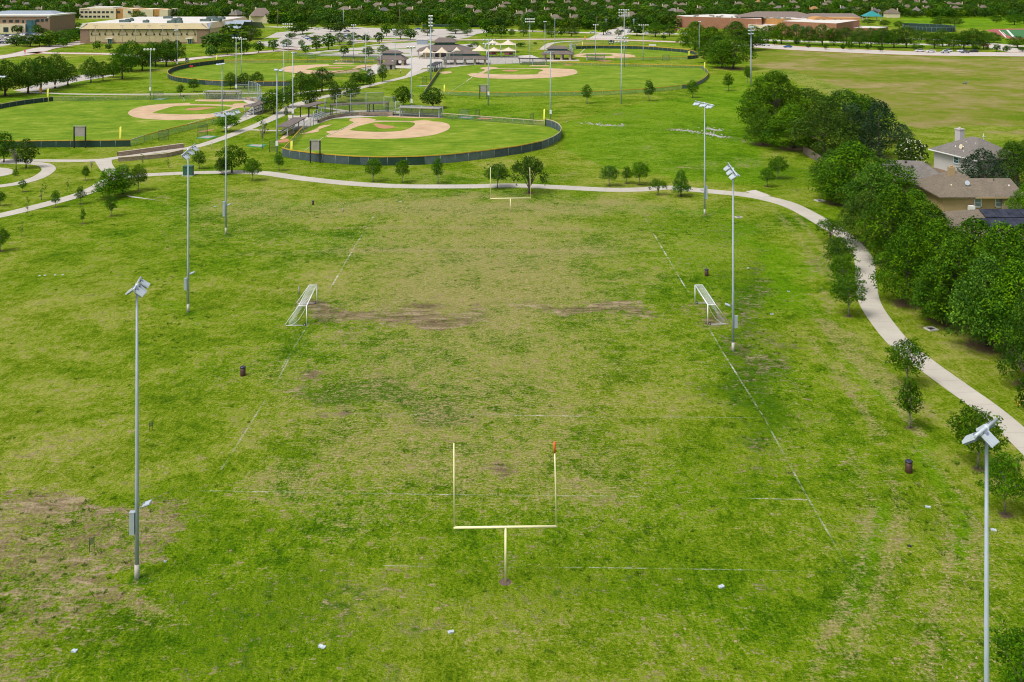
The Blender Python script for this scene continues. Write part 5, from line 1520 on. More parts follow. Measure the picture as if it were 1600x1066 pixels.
def soccer_light(label, x, yb, yt, bar, faces, box=None, arm=None, back=1):
    """bar: pixel ends of the lamp bar as seen at lamp height"""
    s = pxm(yb); x0, y0 = g(x, yb); h = (yb - yt) / s
    t = thing("floodlight_pole", label, "floodlight", (x0, y0), 0, "floodlights round the soccer field")
    link("pole", pole_mesh(h, .15, .075), t)
    mb = MB(); mb.tube([(0, 0, -.1), (0, 0, 1.0)], .165, 14); mb.build("concrete_sleeve", M["base_concrete"], t)
    A, B = [Vector((*g(q[0], q[1], h), h)) - Vector((x0, y0, 0)) for q in bar]
    mid = (A + B) / 2
    A = A - Vector((mid.x, mid.y, 0)) * .75; B = B - Vector((mid.x, mid.y, 0)) * .75
    mb = MB(); mb.tube([A, B], .075, 8); mb.tube([(0, 0, h - .5), (0, 0, h + .12)], .12, 10)
    mb.build("lamp_bar", M["lamp_shell"], t)
    L = (B - A).length
    d = (B - A).normalized()
    n = Vector((-d.y, d.x, 0))
    if n.x * faces < 0: n = -n
    yaw = math.atan2(n.y, n.x) - math.pi / 2
    k = max(3, min(6, int(L / 1.05)))
    for i in range(k):
        p = A + d * (L * (i + .5) / k) + n * .10 + Vector((0, 0, -.12 - .10 * (i % 2)))
        hang(t, LED, p, yaw + R(random.uniform(-9, 9)), R(34 + 10 * (i % 2)), 1.12)
    for i in range(back):
        p = A + d * (L * (.35 + .3 * i)) - n * .10 + Vector((0, 0, -.12))
        hang(t, LED, p, yaw + math.pi + R(random.uniform(-9, 9)), R(36), 1.05)
    if box:
        bx, byt, byb = box
        zc = (yb - (byt + byb) / 2) / s; hz = (byb - byt) / s
        dx = 1 if bx > x else -1
        mb = MB(); mb.box((dx * .30, -.05, zc), (.34, .30, hz)); mb.box((dx * .30, -.05, zc + hz / 2 + .02), (.38, .34, .05)); mb.box((dx * .1, 0, zc), (.2, .06, hz * .8)); mb.build("control_box", M["steel_box"], t)
    if arm:
        ax, ay = arm
        z = (yb - ay) / s; dx = (ax - x) / s
        mb = MB(); mb.tube([(0, 0, z - .25), (dx * .55, 0, z - .15), (dx * .75, 0, z - .05)], .04, 6); mb.build("lamp_arm", M["galvanised"], t)
        hang(t, LED, (dx * .5, 0, z), -math.pi / 2 if dx > 0 else math.pi / 2, R(-18), .85)
    return t
soccer_light("tall floodlight pole on the left foreground beside the dry brown patch", 214, 904, 446, ((210, 445), (221, 426)), 1, (207, 800, 834), (235, 788), 1)
soccer_light("second floodlight pole along the left touchline with a side box", 294, 487.5, 234, ((285, 243), (306, 225)), 1, (289.5, 435, 453), (301, 427), 1)
soccer_light("farthest left soccer floodlight pole near the round dark path tree", 353, 365.5, 174, ((334, 179), (374, 173)), 1, (349.5, 315, 338), (358, 320), 0)
soccer_light("farthest right soccer floodlight pole beside the curving path", 1101, 336, 161, ((1116, 165.5), (1086, 158.5)), -1, (1104.5, 291, 311), (1096, 297), 0)
soccer_light("right floodlight pole beside the right soccer goal", 1145.5, 549, 264, ((1149, 275), (1135, 255)), -1, (1149, 494, 512), (1135, 477), 1)
soccer_light("nearest right floodlight pole cut off by the picture's lower edge", 1541.5, 1338, 668, ((1522, 683), (1556, 657)), -1, None, None, 1)

def park_light(label, x, yb, yt, xl, xr, rows=1, tilt=0.0, led=False, face=-1, r=.19, box=None):
    s = pxm(yb); x0, y0 = g(x, yb); h = (yb - yt) / s
    t = thing("floodlight_pole", label, "floodlight", (x0, y0), 0, "floodlights round the ball fields")
    link("pole", pole_mesh(h, r, r * .55), t)
    W = max(1.2, (xr - xl) / s); xc = ((xl + xr) / 2 - x) / s
    rowgap = 1.25
    for j in range(rows):
        z = h - .25 - j * rowgap
        mb = MB(); mb.tube([(xc - W / 2, 0, z - tilt * W / 2), (xc + W / 2, 0, z + tilt * W / 2)], .07, 6); mb.build("lamp_bar", M["galvanised"], t)
        n = max(2, int(round(W / 1.0)))
        for i in range(n):
            px = xc - W / 2 + W * (i + .5) / n
            hang(t, LED if led else BOWL, (px, .15 * face, z + tilt * (px - xc) + .1), 0 if face > 0 else math.pi, R(24), 1.15 if led else .95)
    if box:
        mb = MB(); zc = (yb - box) / s; mb.box((.06, -.3, zc), (.6, .36, 1.1)); mb.build("control_box", M["trim_white"], t)
    return t
for a in [
 ("floodlight pole between the left ball field and the curved fence", 235, 156.5, 76, 224, 244, 1, 0, False, -1, .2, 139),
 ("slim floodlight pole outside the curved green fence", 277, 104.5, 46, 272, 279, 1, .1, True, -1, .15, 98),
 ("floodlight pole standing behind the left field dugout", 369, 147, 58, 362, 378, 1, 0, False, 1, .2, 135),
 ("floodlight pole inside the far left field beside its curved fence", 377.5, 116.5, 60.5, 372, 386, 1, 0, False, 1, .17, None),
 ("single lamp pole standing in the left ball field's chain fence", 347, 182, 98.5, 338, 352, 1, .12, True, -1, .16, None),
 ("floodlight pole at the left corner of the near ball field", 432.8, 238, 107.5, 428, 443, 1, -.12, True, -1, .19, 224),
 ("floodlight pole beside the third base dugout of the near field", 457.5, 194, 81, 455, 463, 1, .1, True, 1, .19, 174),
 ("thin lamp pole rising from the walkway trees", 443.5, 170, 69, 441, 447, 1, 0, True, -1, .15, 155),
 ("floodlight pole with a wide lamp cluster behind the far left field", 450, 98.5, 37, 441, 458, 2, 0, False, -1, .17, None),
 ("floodlight pole beside the far left field dugout", 552, 95, 38.5, 548, 557, 1, 0, False, 1, .17, None),
 ("floodlight pole beside home plate of the far left field", 571.5, 111, 50, 567, 576, 1, 0, False, -1, .18, None),
 ("slim floodlight pole next to the low plaza pavilion", 617.5, 107.5, 45, 613, 619, 1, 0, True, -1, .16, None),
 ("floodlight pole behind the near field's first base dugout", 643, 172.5, 72, 635, 650, 1, 0, False, -1, .19, 158),
 ("thick tall pole with stacked lamps beside the upper ball field", 673, 129.5, 24, 669, 677, 4, 0, False, -1, .36, None),
 ("floodlight pole with two lamp rows beside the grey scoreboard", 763, 165, 61, 753, 775, 2, 0, False, 1, .22, 146),
 ("floodlight pole at the right foul pole of the near field", 860, 190, 80.5, 850, 867, 1, 0, True, 1, .2, 175),
 ("floodlight pole behind the playground with two lamp rows", 828, 98, 29, 820, 836, 2, 0, False, -1, .18, None),
 ("slim lamp pole left of the round pavilion behind the playground", 851.5, 80, 33, 849, 854, 1, 0, True, -1, .15, None),
 ("slim lamp pole beside the round pavilion", 867, 74, 29, 865, 869, 1, 0, True, 1, .15, None),
 ("floodlight pole beside the farthest dugout", 930.5, 95, 38, 926, 936, 1, 0, False, 1, .17, None),
 ("floodlight pole between the two upper outfields", 1005, 95.5, 38.5, 997, 1014, 1, 0, False, -1, .17, None),
 ("floodlight pole on the lawn below the long outfield fence", 971, 162.5, 58, 960, 983, 2, 0, False, 1, .22, None),
 ("tallest pole with three lamp rows between the upper fields", 975.3, 105.5, 14.5, 966, 984, 3, 0, False, 1, .24, None),
 ("slim lamp pole in front of the far dark wood", 1092.5, 86.5, 33, 1091, 1095, 1, 0, True, -1, .15, None),
 ("pole with lamps stacked on both sides by the dry meadow", 1173.5, 134, 41, 1168, 1178, 3, .08, True, -1, .26, None),
 ("floodlight pole cut by the picture's left edge", -1.5, 206, 118, -12, 10, 1, 0, True, -1, .2, 205)]:
    park_light(*a)
for i, x in enumerate((149, 191, 212, 233, 254, 275)):   # parking lamps along the tan hall
    s = pxm(68.6); x0, y0 = g(x, 68.9); h = 28.5 / s
    t = thing("parking_lamp", f"{ORD[i]} dark parking lamp from the left before the tan hall", "street lamp", (x0, y0), 0, "parking lamps before the tan hall")
    mb = MB(); mb.tube([(0, 0, 0), (0, 0, h)], [.15, .1], 8); mb.build("pole", M["panel_grey"], t)
    mb = MB(); mb.box((-.7, 0, h), (.9, .5, .22)); mb.box((.7, 0, h), (.9, .5, .22)); mb.box((0, 0, h - .05), (.7, .12, .12)); mb.build("lamp_head", M["panel_grey"], t)

# ------------------------------------------------------------------ fences
POSTM = {}
def post_mesh(h):
    k = round(h, 1)
    if k not in POSTM:
        mb = MB(); mb.tube([(0, 0, 0), (0, 0, h)], .045, 6); POSTM[k] = mb.mesh("post", [M["galvanised"]])
    return POSTM[k]
def fence(label, segs, name="outfield_fence", spacing=3.2, group=None):
    """segs: (pixel foot line, height, panel material, cap material or None, cap height)"""
    base = g(*segs[0][0][0])
    t = thing(name, label, "fence", base, 0, group)
    for px, h, mat, cap, ch in segs:
        P = [(p[0] - base[0], p[1] - base[1]) for p in gp(px)]
        if len(P) > 2:
            P = smooth_line(P, 5)
        d = np.r_[0, np.cumsum([math.hypot(b[0] - a[0], b[1] - a[1]) for a, b in zip(P[:-1], P[1:])])]
        n = max(1, int(round(d[-1] / 1.6)))
        s = np.linspace(0, d[-1], n + 1)
        X = np.interp(s, d, [p[0] for p in P]); Y = np.interp(s, d, [p[1] for p in P])
        mb = MB()
        sol = not mat.startswith("chain")
        for i in range(n):
            a, b = (X[i], Y[i]), (X[i + 1], Y[i + 1])
            hh = h - (ch if cap else 0) - (0.03 * random.random() if sol else 0)
            mb.quad((*a, .04), (*b, .04), (*b, hh), (*a, hh))
            if sol:
                nx_, ny_ = -(b[1] - a[1]), b[0] - a[0]; l_ = math.hypot(nx_, ny_); nx_, ny_ = nx_ / l_ * .03, ny_ / l_ * .03
                mb.quad((b[0] + nx_, b[1] + ny_, .04), (a[0] + nx_, a[1] + ny_, .04), (a[0] + nx_, a[1] + ny_, hh), (b[0] + nx_, b[1] + ny_, hh))
        mb.build("windscreen" if sol else "wire_mesh", M[mat], t)
        if cap:
            mb = MB()
            q = [(x, y) for x, y in zip(X, Y)]
            for a, b in zip(q[:-1], q[1:]):
                c = ((a[0] + b[0]) / 2, (a[1] + b[1]) / 2, h - ch / 2); L = math.hypot(b[0] - a[0], b[1] - a[1])
                mb.box(c, (L + .02, .13, ch), math.atan2(b[1] - a[1], b[0] - a[0]))
            mb.build("top_cap", M[cap], t)
        else:
            mb = MB(); mb.tube([(x, y, h) for x, y in zip(X, Y)], .03, 5, 0, False); mb.build("top_rail", M["galvanised"], t)
        m_ = max(1, int(d[-1] / spacing))
        for sp_ in np.linspace(0, d[-1], m_ + 1):
            link("post", post_mesh(h), t, (float(np.interp(sp_, d, [p[0] for p in P])), float(np.interp(sp_, d, [p[1] for p in P])), 0))
    return t
FG = "ball field fences"
fence("long curved green windscreen fence round the near ball field's outfield", [
  ([(441, 244), (456, 248), (490, 252.5), (520, 255.5), (545, 257.3)], 2.05, "screen_slate", "cap_yellow", .22), ([(545, 257.3), (564, 258.3)], 2.05, "screen_green", "cap_yellow", .22), ([(564, 258.3), (576, 258.6)], 2.05, "screen_slate", "cap_yellow", .22), ([(576, 258.6), (600, 259), (650, 258), (664, 257.4)], 2.05, "screen_deep", "cap_yellow", .22),
  ([(664, 257.4), (700, 255), (740, 250.5), (773, 246.4)], 2.05, "screen_faded", "cap_yellow", .22), ([(773, 246.4), (800, 242.4), (815, 240), (847, 233)], 2.05, "screen_slate", "cap_yellow", .22), ([(847, 233), (864, 226), (875, 218), (877, 211)], 2.05, "screen_faded", "cap_tan", .2), ([(877, 211), (872, 204.5), (862, 199.5), (851, 197)], 2.05, "screen_slate", "cap_tan", .2)], group=FG)
fence("chain link fence with yellow cap on the near field's left foul line", [([(441, 244), (455, 228), (466, 215), (474, 207)], 1.6, "chain_link", "cap_yellow", .25)], "chain_link_fence", group=FG)
fence("tan capped chain link fence on the near field's right foul line", [([(690, 184.5), (760, 190), (820, 194.5), (851, 197)], 1.5, "chain_link", "cap_tan", .2)], "chain_link_fence", group=FG)
fence("dark green windscreen fence round the left ball field's outfield", [([(204, 229), (190, 229.4), (150, 230), (80, 230.5), (20, 231), (-20, 229)], 1.75, "screen_deep", "cap_yellow", .2), ([(-20, 229), (-60, 222), (-75, 208), (-60, 190), (-30, 177), (0, 170.5), (40, 163.5), (83, 158.5)], 1.6, "screen_green", "cap_tan", .15)], group=FG)
fence("chain link fence with yellow cap beside the walkway of the left field", [([(204, 229), (226, 221.5)], 1.7, "chain_link_green", "cap_tan", .2), ([(226, 221.5), (270, 209.5), (330, 195), (385, 182)], 1.7, "chain_link_green", "cap_yellow", .24)], "chain_link_fence", group=FG)
fence("thin chain link fence along the far side of the left field", [([(83, 158.5), (140, 158), (240, 156), (310, 155.3)], 1.5, "chain_link", "cap_tan", .12)], "chain_link_fence", group=FG)
fence("long yellow capped chain link fence along the upper right outfield", [([(690, 148.5), (760, 151), (860, 150.5), (950, 148.5), (1030, 143.5), (1066, 139)], 1.6, "chain_link_green", "cap_yellow", .26), ([(1066, 139), (1080, 137), (1096, 130.5), (1105, 123), (1106, 116.5), (1101, 110.5), (1096, 107)], 1.6, "screen_faded", "cap_yellow", .24)], group=FG)
fence("yellow capped fence behind the upper right field", [([(1096, 107), (1020, 105), (940, 103), (860, 100.5)], 1.35, "chain_link", "cap_yellow", .28)], "chain_link_fence", group=FG)
fence("yellow capped fence down the upper field's left foul line", [([(686, 114), (664, 146.5)], 1.5, "screen_faded", "cap_yellow", .3)], "chain_link_fence", group=FG)
fence("curved dark green fence round the upper left ball field", [([(350, 99), (320, 102.5), (290, 107), (270, 112.5), (262, 118.5), (265, 124), (278, 128)], 2.0, "screen_green", "cap_yellow", .26), ([(278, 128), (305, 131.5), (321, 132.8)], 2.0, "screen_deep", "cap_yellow", .26), ([(321, 132.8), (345, 134), (400, 135), (455, 134.5)], 2.0, "screen_slate", "cap_yellow", .26)], group=FG)
fence("yellow capped chain fence on the near side of the upper left field", [([(482, 128), (530, 119), (580, 110.5)], 2.0, "chain_link_green", "cap_yellow", .26)], "chain_link_fence", group=FG)
fence("yellow capped chain fence behind the upper left field", [([(350, 99), (400, 98.3), (450, 98), (520, 98.2), (585, 99)], 1.5, "chain_link", "cap_yellow", .28)], "chain_link_fence", group=FG)
fence("dark green fence round the farthest ball field", [([(900, 77), (940, 76), (1000, 77), (1045, 80), (1078, 83.5), (1089, 88), (1088, 91.5), (1074, 93)], 1.9, "screen_green", "cap_yellow", .3)], group=FG)
fence("yellow capped chain fence in front of the farthest ball field", [([(1074, 93), (1000, 94), (960, 93.5)], 1.5, "chain_link", "cap_yellow", .28)], "chain_link_fence", group=FG)
fence("dark park boundary fence between the ball field and the parking lot", [([(460, 88.5), (520, 89), (580, 90), (592, 92)], 1.6, "chain_link", None, 0)], "chain_link_fence", group=FG)
fence("light wire fence in front of the plaza playground", [([(740, 98), (760, 99.6), (790, 100), (812, 100.6)], 3.2, "chain_link", None, 0)], "chain_link_fence", group=FG)
fence("dark green windscreen enclosing the school tennis courts", [([(1412, 46), (1440, 49.5), (1487, 50.5), (1487, 46.5), (1440, 43.6), (1412, 43), (1412, 46)], 3.2, "screen_green", None, 0)], "court_fence")
fence("low wall along the suburb behind the parking lot", [([(660, 42.2), (720, 42.4), (760, 43)], 1.8, "screen_deep", None, 0)], "boundary_wall", 8)
# backstops: tall mesh on posts over a low stone wall
def backstop(label, px, heights, wall=None):
    base = g(*px[0])
    t = thing("backstop", label, "backstop", base, 0, "ball field backstops")
    P = [Vector((p[0] - base[0], p[1] - base[1], 0)) for p in gp(px)]
    mb = MB(); mp = MB()
    for i in range(len(P) - 1):
        h = heights[i]
        L = (P[i + 1] - P[i]).length
        mb.quad((*P[i].xy, .1), (*P[i + 1].xy, .1), (*P[i + 1].xy, h), (*P[i].xy, h))
        mp2 = MB(); mp2.tube([(*P[i].xy, h), (*P[i + 1].xy, h)], .05, 6); mp2.tube([(*P[i].xy, h * .5), (*P[i + 1].xy, h * .5)], .03, 6); mp2.build("rail", M["galvanised"], t)
        n = max(1, int(L / 3))
        for k in range(n + (1 if i == len(P) - 2 else 0)):
            q = P[i].lerp(P[i + 1], k / n)
            pm = MB(); pm.tube([(0, 0, 0), (0, 0, h)], .07, 6); link("post", pm.mesh("post", [M["galvanised"]]), t, (q.x, q.y, 0))
    mb.build("wire_mesh", M["chain_link"], t)
    if wall:
        Q = [(p[0] - base[0], p[1] - base[1]) for p in smooth_line(gp(wall), 5)]
        wb = MB(); ribbon(wb, Q, .5, .95, 0, .95); wb.build("stone_wall", M["stone_block"], t)
    return t
backstop("tall wire backstop with a stone wall behind the near home plate", [(474, 207), (490, 196.5), (508, 188), (526, 184), (548, 181.6), (572, 180.4), (600, 180), (618, 180.6), (626, 181.6), (692, 184)], [2.6, 4.0, 6.4, 6.6, 6.7, 6.7, 5.4, 4.2, 3.2], [(497, 192.5), (512, 186.6), (535, 182.6), (560, 180.8), (600, 180.2), (614, 180.6)])
backstop("wire backstop behind home plate of the left ball field", [(318, 155.4), (352, 155.6), (370, 156), (388, 157), (400, 160), (408, 166), (404, 173), (392, 180)], [2.8, 2.8, 5.2, 6.4, 6.4, 5.6, 3.0], [(384, 156.4), (398, 159), (408, 165)])
backstop("pale wire backstop beside the long plaza pavilion", [(686, 114), (692, 108), (698, 104.6), (708, 102.8), (724, 102.4), (740, 102)], [2.6, 5.0, 7.0, 7.0, 3.2])
backstop("wire backstop of the upper left field beside the pavilion", [(594, 104), (596, 101), (590, 98.8), (574, 98)], [4.5, 5.0, 3.0])
backstop("wire backstop of the farthest field beside the round pavilion", [(895, 88), (890, 84), (893, 79), (900, 77)], [4.0, 4.5, 3.0])
def batting_screen(label, pa, pb, h):
    base = g(*pa); b = g(*pb)
    t = thing("batting_screen", label, "batting screen", base, 0, "framed mesh batting screens")
    v = Vector((b[0] - base[0], b[1] - base[1], 0))
    mb = MB(); mb.tube([(0, 0, 0), (0, 0, h), (v.x, v.y, h), (v.x, v.y, 0)], .05, 6); mb.build("frame", M["black_metal"], t)
    mb = MB(); mb.quad((0, 0, .05), (v.x, v.y, .05), (v.x, v.y, h), (0, 0, h)); mb.build("wire_mesh", M["chain_link"], t)
batting_screen("mesh batting screen beside the walkway of the left field", (309, 215), (324, 212), 2.9)
batting_screen("mesh screen standing in the left field's walkway fence", (248, 221), (264, 219), 2.7)
batting_screen("mesh batting screen behind the left field's far fence", (240, 155.4), (255, 154.6), 2.6)
batting_screen("mesh batting screen right of the near field's dugout", (717, 184), (733, 184.6), 2.5)
batting_screen("small mesh screen beyond the near field's dugout", (742, 186), (749, 184), 2.4)
batting_screen("mesh screen near the right foul pole of the near field", (828, 193), (834, 190), 2.5)
batting_screen("mesh screen beside the long outfield fence", (1035, 95), (1046, 95), 2.8)
batting_screen("mesh screen at the left corner of the near field", (421, 238), (433, 237), 2.6)
batting_screen("mesh screen beside the upper field's left fence", (660, 133), (667, 130.5), 2.8)
batting_screen("mesh screen behind the upper left field", (480, 98), (493, 98), 2.6)
def hit_mat(label, px):
    q = gp(px); c = (sum(p[0] for p in q) / 4, sum(p[1] for p in q) / 4)
    t = thing("practice_mat", label, "practice mat", c, 0, "green edged practice mats")
    loc = [(p[0] - c[0], p[1] - c[1]) for p in q]
    mb = MB(); mb.prism(loc, 0, .09); mb.build("base", M["mat_green"], t)
    mb = MB(); mb.prism([(p[0] * .72, p[1] * .72) for p in loc], .06, .115); mb.build("pad", M["panel_grey"], t)
hit_mat("green edged practice mat beside the walkway batting screen", [(306, 216), (323, 212), (341, 213.4), (326, 217.5)])
hit_mat("green edged practice mat at the walkway corner by the near field", [(385, 228.5), (392, 226), (416, 226.4), (410, 231)])
hit_mat("pale practice mat right of the near field's dugout", [(716, 184.6), (722, 182.6), (741, 183.4), (736, 185.8)])
hit_mat("practice mat behind the left field's far fence", [(238, 156.6), (246, 154.2), (262, 154), (255, 156.4)])
hit_mat("practice mat beside the upper field's left fence", [(651, 135.4), (654, 133.6), (672, 133.6), (668, 135.4)])

def foul_pole(label, x, yb, yt, panel=True):
    s = pxm(yb); h = (yb - yt) / s
    t = thing("foul_pole", label, "foul pole", g(x, yb), 0, "yellow foul poles")
    mb = MB(); mb.tube([(0, 0, 0), (0, 0, h)], .13, 8); mb.build("pole", M["foul_yellow"], t)
    mb = MB(); mb.box((-.30, 0, h * .68), (.3, .05, h * .58)); mb.build("wing", M["foul_yellow"], t)
for a in [("yellow foul pole at the far corner of the left field", 75.5, 161, 138), ("yellow foul pole at the near corner of the left field", 189, 229, 198), ("yellow foul pole at the near field's left corner", 456.5, 247.5, 220), ("yellow foul pole at the near field's right corner", 851, 197.5, 170.5),
          ("yellow foul pole left of the upper grey scoreboard", 695, 150, 132.5), ("yellow foul pole at the right corner of the upper field", 1101.5, 113, 97), ("yellow foul pole behind the upper left field", 339, 100, 86.5), ("yellow foul pole above the walkway trees", 460, 129, 116),
          ("yellow foul pole behind the farthest field", 910.5, 76.5, 65.5), ("yellow foul pole at the farthest field's right corner", 1077, 92.5, 79.5)]:
    foul_pole(*a)

def scoreboard(label, xl, xr, yb, yt, yp, mat="panel_grey", back=True):
    s = pxm(yb); x0, y0 = g((xl + xr) / 2, yb); w = (xr - xl) / s; h = (yb - yt) / s; hp = (yb - yp) / s
    t = thing("scoreboard", label, "scoreboard", (x0, y0), 0, "ball field scoreboards")
    for sx in (-1, 1):
        mb = MB(); mb.box((sx * (w / 2 - .14), 0, h / 2), (.26, .30, h)); mb.build("post", M["black_metal"], t)
    mb = MB(); mb.box((0, .05, (h + hp) / 2 - .1), (w - .54, .22, h - hp - .2)); mb.build("panel", M[mat], t)
    mb = MB(); mb.box((0, 0, h + .05), (w + .05, .36, .16)); mb.build("top_beam", M["panel_grey"], t)
    return t
scoreboard("grey backed scoreboard on black posts at the left field fence", 115, 134.5, 231.5, 197.5, 213)
scoreboard("grey backed scoreboard on black posts at the near field fence", 484, 501, 254.5, 219.5, 235)
scoreboard("grey backed scoreboard on thin posts below the upper outfield", 749, 761.5, 154.5, 133, 144)
def led_board(label, xl, xr, yb, yt):
    s = pxm(yb); x0, y0 = g((xl + xr) / 2, yb); w = (xr - xl) / s; h = (yb - yt) / s
    t = thing("scoreboard", label, "scoreboard", (x0, y0), 0, "ball field scoreboards")
    for sx in (-1, 1):
        mb = MB(); mb.box((sx * w * .32, 0, h * .3), (.25, .25, h * .6)); mb.build("post", M["black_metal"], t)
    mb = MB(); mb.box((0, 0, h * .68), (w, .3, h * .64)); mb.build("panel", M["screen_green"], t)
    for sx, sz in ((-.3, .82), (.3, .82), (-.05, .56), (.28, .52), (-.3, .5)):
        mb = MB(); mb.box((sx * w, -.17, h * sz), (w * .2, .08, h * .12)); mb.build("number_window", M["trim_white"], t)
led_board("dark scoreboard outside the curved fence near the tan hall", 289.5, 294.5, 101, 90.5)
led_board("dark scoreboard behind the farthest outfield fence", 951, 959, 71, 62.5)

# ------------------------------------------------------------------ dugouts, bleachers, pavilions
def dugout(label, pa, pb, h, depth=2.6, roof="panel_grey", bench=True, name="dugout"):
    a = g(*pa); b = g(*pb)
    L = math.hypot(b[0] - a[0], b[1] - a[1]); rz = math.atan2(b[1] - a[1], b[0] - a[0])
    t = thing(name, label, name.replace('_', ' '), a, rz, "dugouts and bleacher covers")
    mb = MB(); mb.box((L / 2, depth / 2 - .3, h), (L + .6, depth + .5, .22)); mb.build("roof", M[roof], t)
    n = max(1, int(L / 5))
    for i in range(n + 1):
        for y in (0.0, depth - .4):
            pm = MB(); pm.box((0, 0, h / 2 - .06), (.22, .22, h - .12)); link("post", pm.mesh("post", [M["steel_box"] if bench else M["black_metal"]]), t, (L * i / n, y, 0))
    if bench:
        mb = MB(); mb.box((L / 2, depth - .9, .45), (L * .82, .4, .06)); mb.box((L / 2, depth - .62, .85), (L * .82, .06, .3)); mb.build("bench", M["bleacher"], t)
        mb = MB(); mb.quad((0, 0, .1), (L, 0, .1), (L, 0, h - .15), (0, 0, h - .15)); mb.build("wire_mesh", M["chain_link"], t)
        mb = MB(); mb.quad((0, depth - .3, .1), (L, depth - .3, .1), (L, depth - .3, 1.4), (0, depth - .3, 1.4)); mb.build("back_mesh", M["chain_link"], t)
dugout("grey roofed dugout on the near field's first base side", (625, 182.5), (686, 184.6), 2.75)
dugout("dark roofed dugout on the near field's third base side", (449, 213), (475, 198), 2.4, 3.0, "shingle_park")
dugout("long black posted bleacher cover behind the near backstop", (519, 182), (606, 178), 3.3, 3.0, "shingle_park", False, "bleacher_cover")
dugout("short black posted canopy right of the bleacher cover", (583, 177.2), (606, 177), 3.1, 3.0, "black_metal", False, "bleacher_cover")
dugout("dark roofed bleacher cover left of the near backstop", (482, 184), (508, 176.5), 3.2, 3.0, "shingle_park", False, "bleacher_cover")
dugout("grey roofed dugout on the far side of the left field", (322, 155.3), (373, 156), 2.6)
dugout("dark roofed dugout on the walkway side of the left field", (396, 180.5), (424, 172), 2.7, 3.2, "shingle_park")
dugout("black framed dugout before the plaza playground", (811, 101), (853, 101.6), 2.8, 2.4, "black_metal")
dugout("small dark dugout at the upper field's left corner", (677, 113), (690, 106), 2.6, 2.8, "black_metal")
dugout("grey dugout beside the farthest infield", (916.5, 94.5), (944, 95), 3.0, 2.6, "panel_grey")
dugout("dark dugout behind the upper left infield", (534, 97.6), (570, 97.8), 2.5, 2.6, "black_metal")
def bleacher(label, pa, pb, rows=4):
    a = g(*pa); b = g(*pb)
    L = math.hypot(b[0] - a[0], b[1] - a[1]); rz = math.atan2(b[1] - a[1], b[0] - a[0])
    t = thing("bleachers", label, "bleachers", a, rz, "aluminium bleachers")
    for i in range(rows):
        mb = MB(); mb.box((L / 2, i * .65, .42 + i * .28), (L, .3, .05)); mb.build("bench_plank", M["bleacher"], t)
        mb = MB(); mb.box((L / 2, i * .65 - .28, .18 + i * .28), (L, .28, .04)); mb.build("foot_plank", M["bleacher"], t)
    for k in range(3):
        x = L * (.08 + .42 * k)
        mb = MB(); mb.tube([(x, -.2, 0), (x, rows * .65, .3 + rows * .28)], .04, 5); mb.tube([(x, rows * .6, 0), (x, rows * .6, .3 + rows * .28)], .04, 5); mb.build("support", M["galvanised"], t)
bleacher("silver bleachers along the third base line behind the near backstop", (499, 190.2), (517, 182.6), 5)
bleacher("silver bleachers right behind the near home plate", (572, 178.6), (606, 178.8), 4)
bleacher("silver bleachers left of the near home plate", (533, 181), (556, 179.2), 3)
bleacher("silver bleachers behind the left field's home plate", (394, 157), (408, 161), 5)

def pavilion(label, cx, yb, w, d, eave, mid, top, rz=0.0, posts="stone_tan", roofm="shingle_park", band="teal", rw=.68, rd=.42, n=4):
    s = pxm(yb); x0, y0 = g(cx, yb); y0 += d / 2
    t = thing("pavilion", label, "pavilion", (x0, y0), rz, "park pavilions")
    mb = MB(); mb.hip(0, 0, w + 1.6, d + 1.6, eave, mid, w * rw, d * rd, 0, 0, .3); mb.build("lower_roof", M[roofm], t)
    mb = MB(); mb.box((0, 0, mid + .42), (w * rw - .1, d * rd - .1, .94)); mb.build("clerestory_band", M[band], t)
    mb = MB(); mb.hip(0, 0, w * rw + 1.2, d * rd + 1.2, mid + .9, top, w * rw * .62, .3, 0, 0, .22); mb.build("upper_roof", M[roofm], t)
    for i in range(n):
        for y in (-1, 1):
            pm = MB(); pm.box((0, 0, eave * .5 - .16), (.95, .95, eave - .34)); pm.box((0, 0, .25), (1.15, 1.15, .5))
            link("column", pm.mesh("column", [M[posts]]), t, (-w / 2 + .6 + (w - 1.2) * i / (n - 1), y * (d / 2 - .6), 0))
    for i in range(3):
        tb = MB(); tb.box((0, 0, .72), (2.0, .8, .07)); tb.box((0, -.75, .45), (2.0, .3, .06)); tb.box((0, .75, .45), (2.0, .3, .06)); tb.box((-.6, 0, .36), (.1, 1.3, .68)); tb.box((.6, 0, .36), (.1, 1.3, .68))
        link("picnic_table", tb.mesh("picnic_table", [M["black_metal"]]), t, (-w * .3 + w * .3 * i, 0, 0))
    return t
pavilion("two tiered pavilion with a teal band on tan stone columns", 872, 93.8, 14.0, 8.5, 2.9, 4.4, 6.6, -.14)
pavilion("long two tiered pavilion behind the upper backstop", 726, 101.3, 19.5, 8.0, 2.6, 4.0, 6.0, .02, n=5)
pavilion("low two tiered pavilion on the left side of the plaza", 611, 102.5, 12.2, 7.5, 2.7, 4.6, 6.6, -.08)
def small_hip(label, cx, yb, w, d, eave, top, wallm, roofm, name="equipment_shed"):
    x0, y0 = g(cx, yb); y0 += d / 2
    t = thing(name, label, "shed", (x0, y0))
    mb = MB(); mb.box((0, 0, eave / 2 - .1), (w - .8, d - .8, eave - .2)); mb.build("wall", M[wallm], t)
    mb = MB(); mb.hip(0, 0, w, d, eave, top, w * .2, .3); mb.build("roof", M[roofm], t)
    mb = MB(); mb.box((w * .2, -d / 2 + .38, 1.05), (1.0, .08, 2.0)); mb.build("door", M["black_metal"], t)
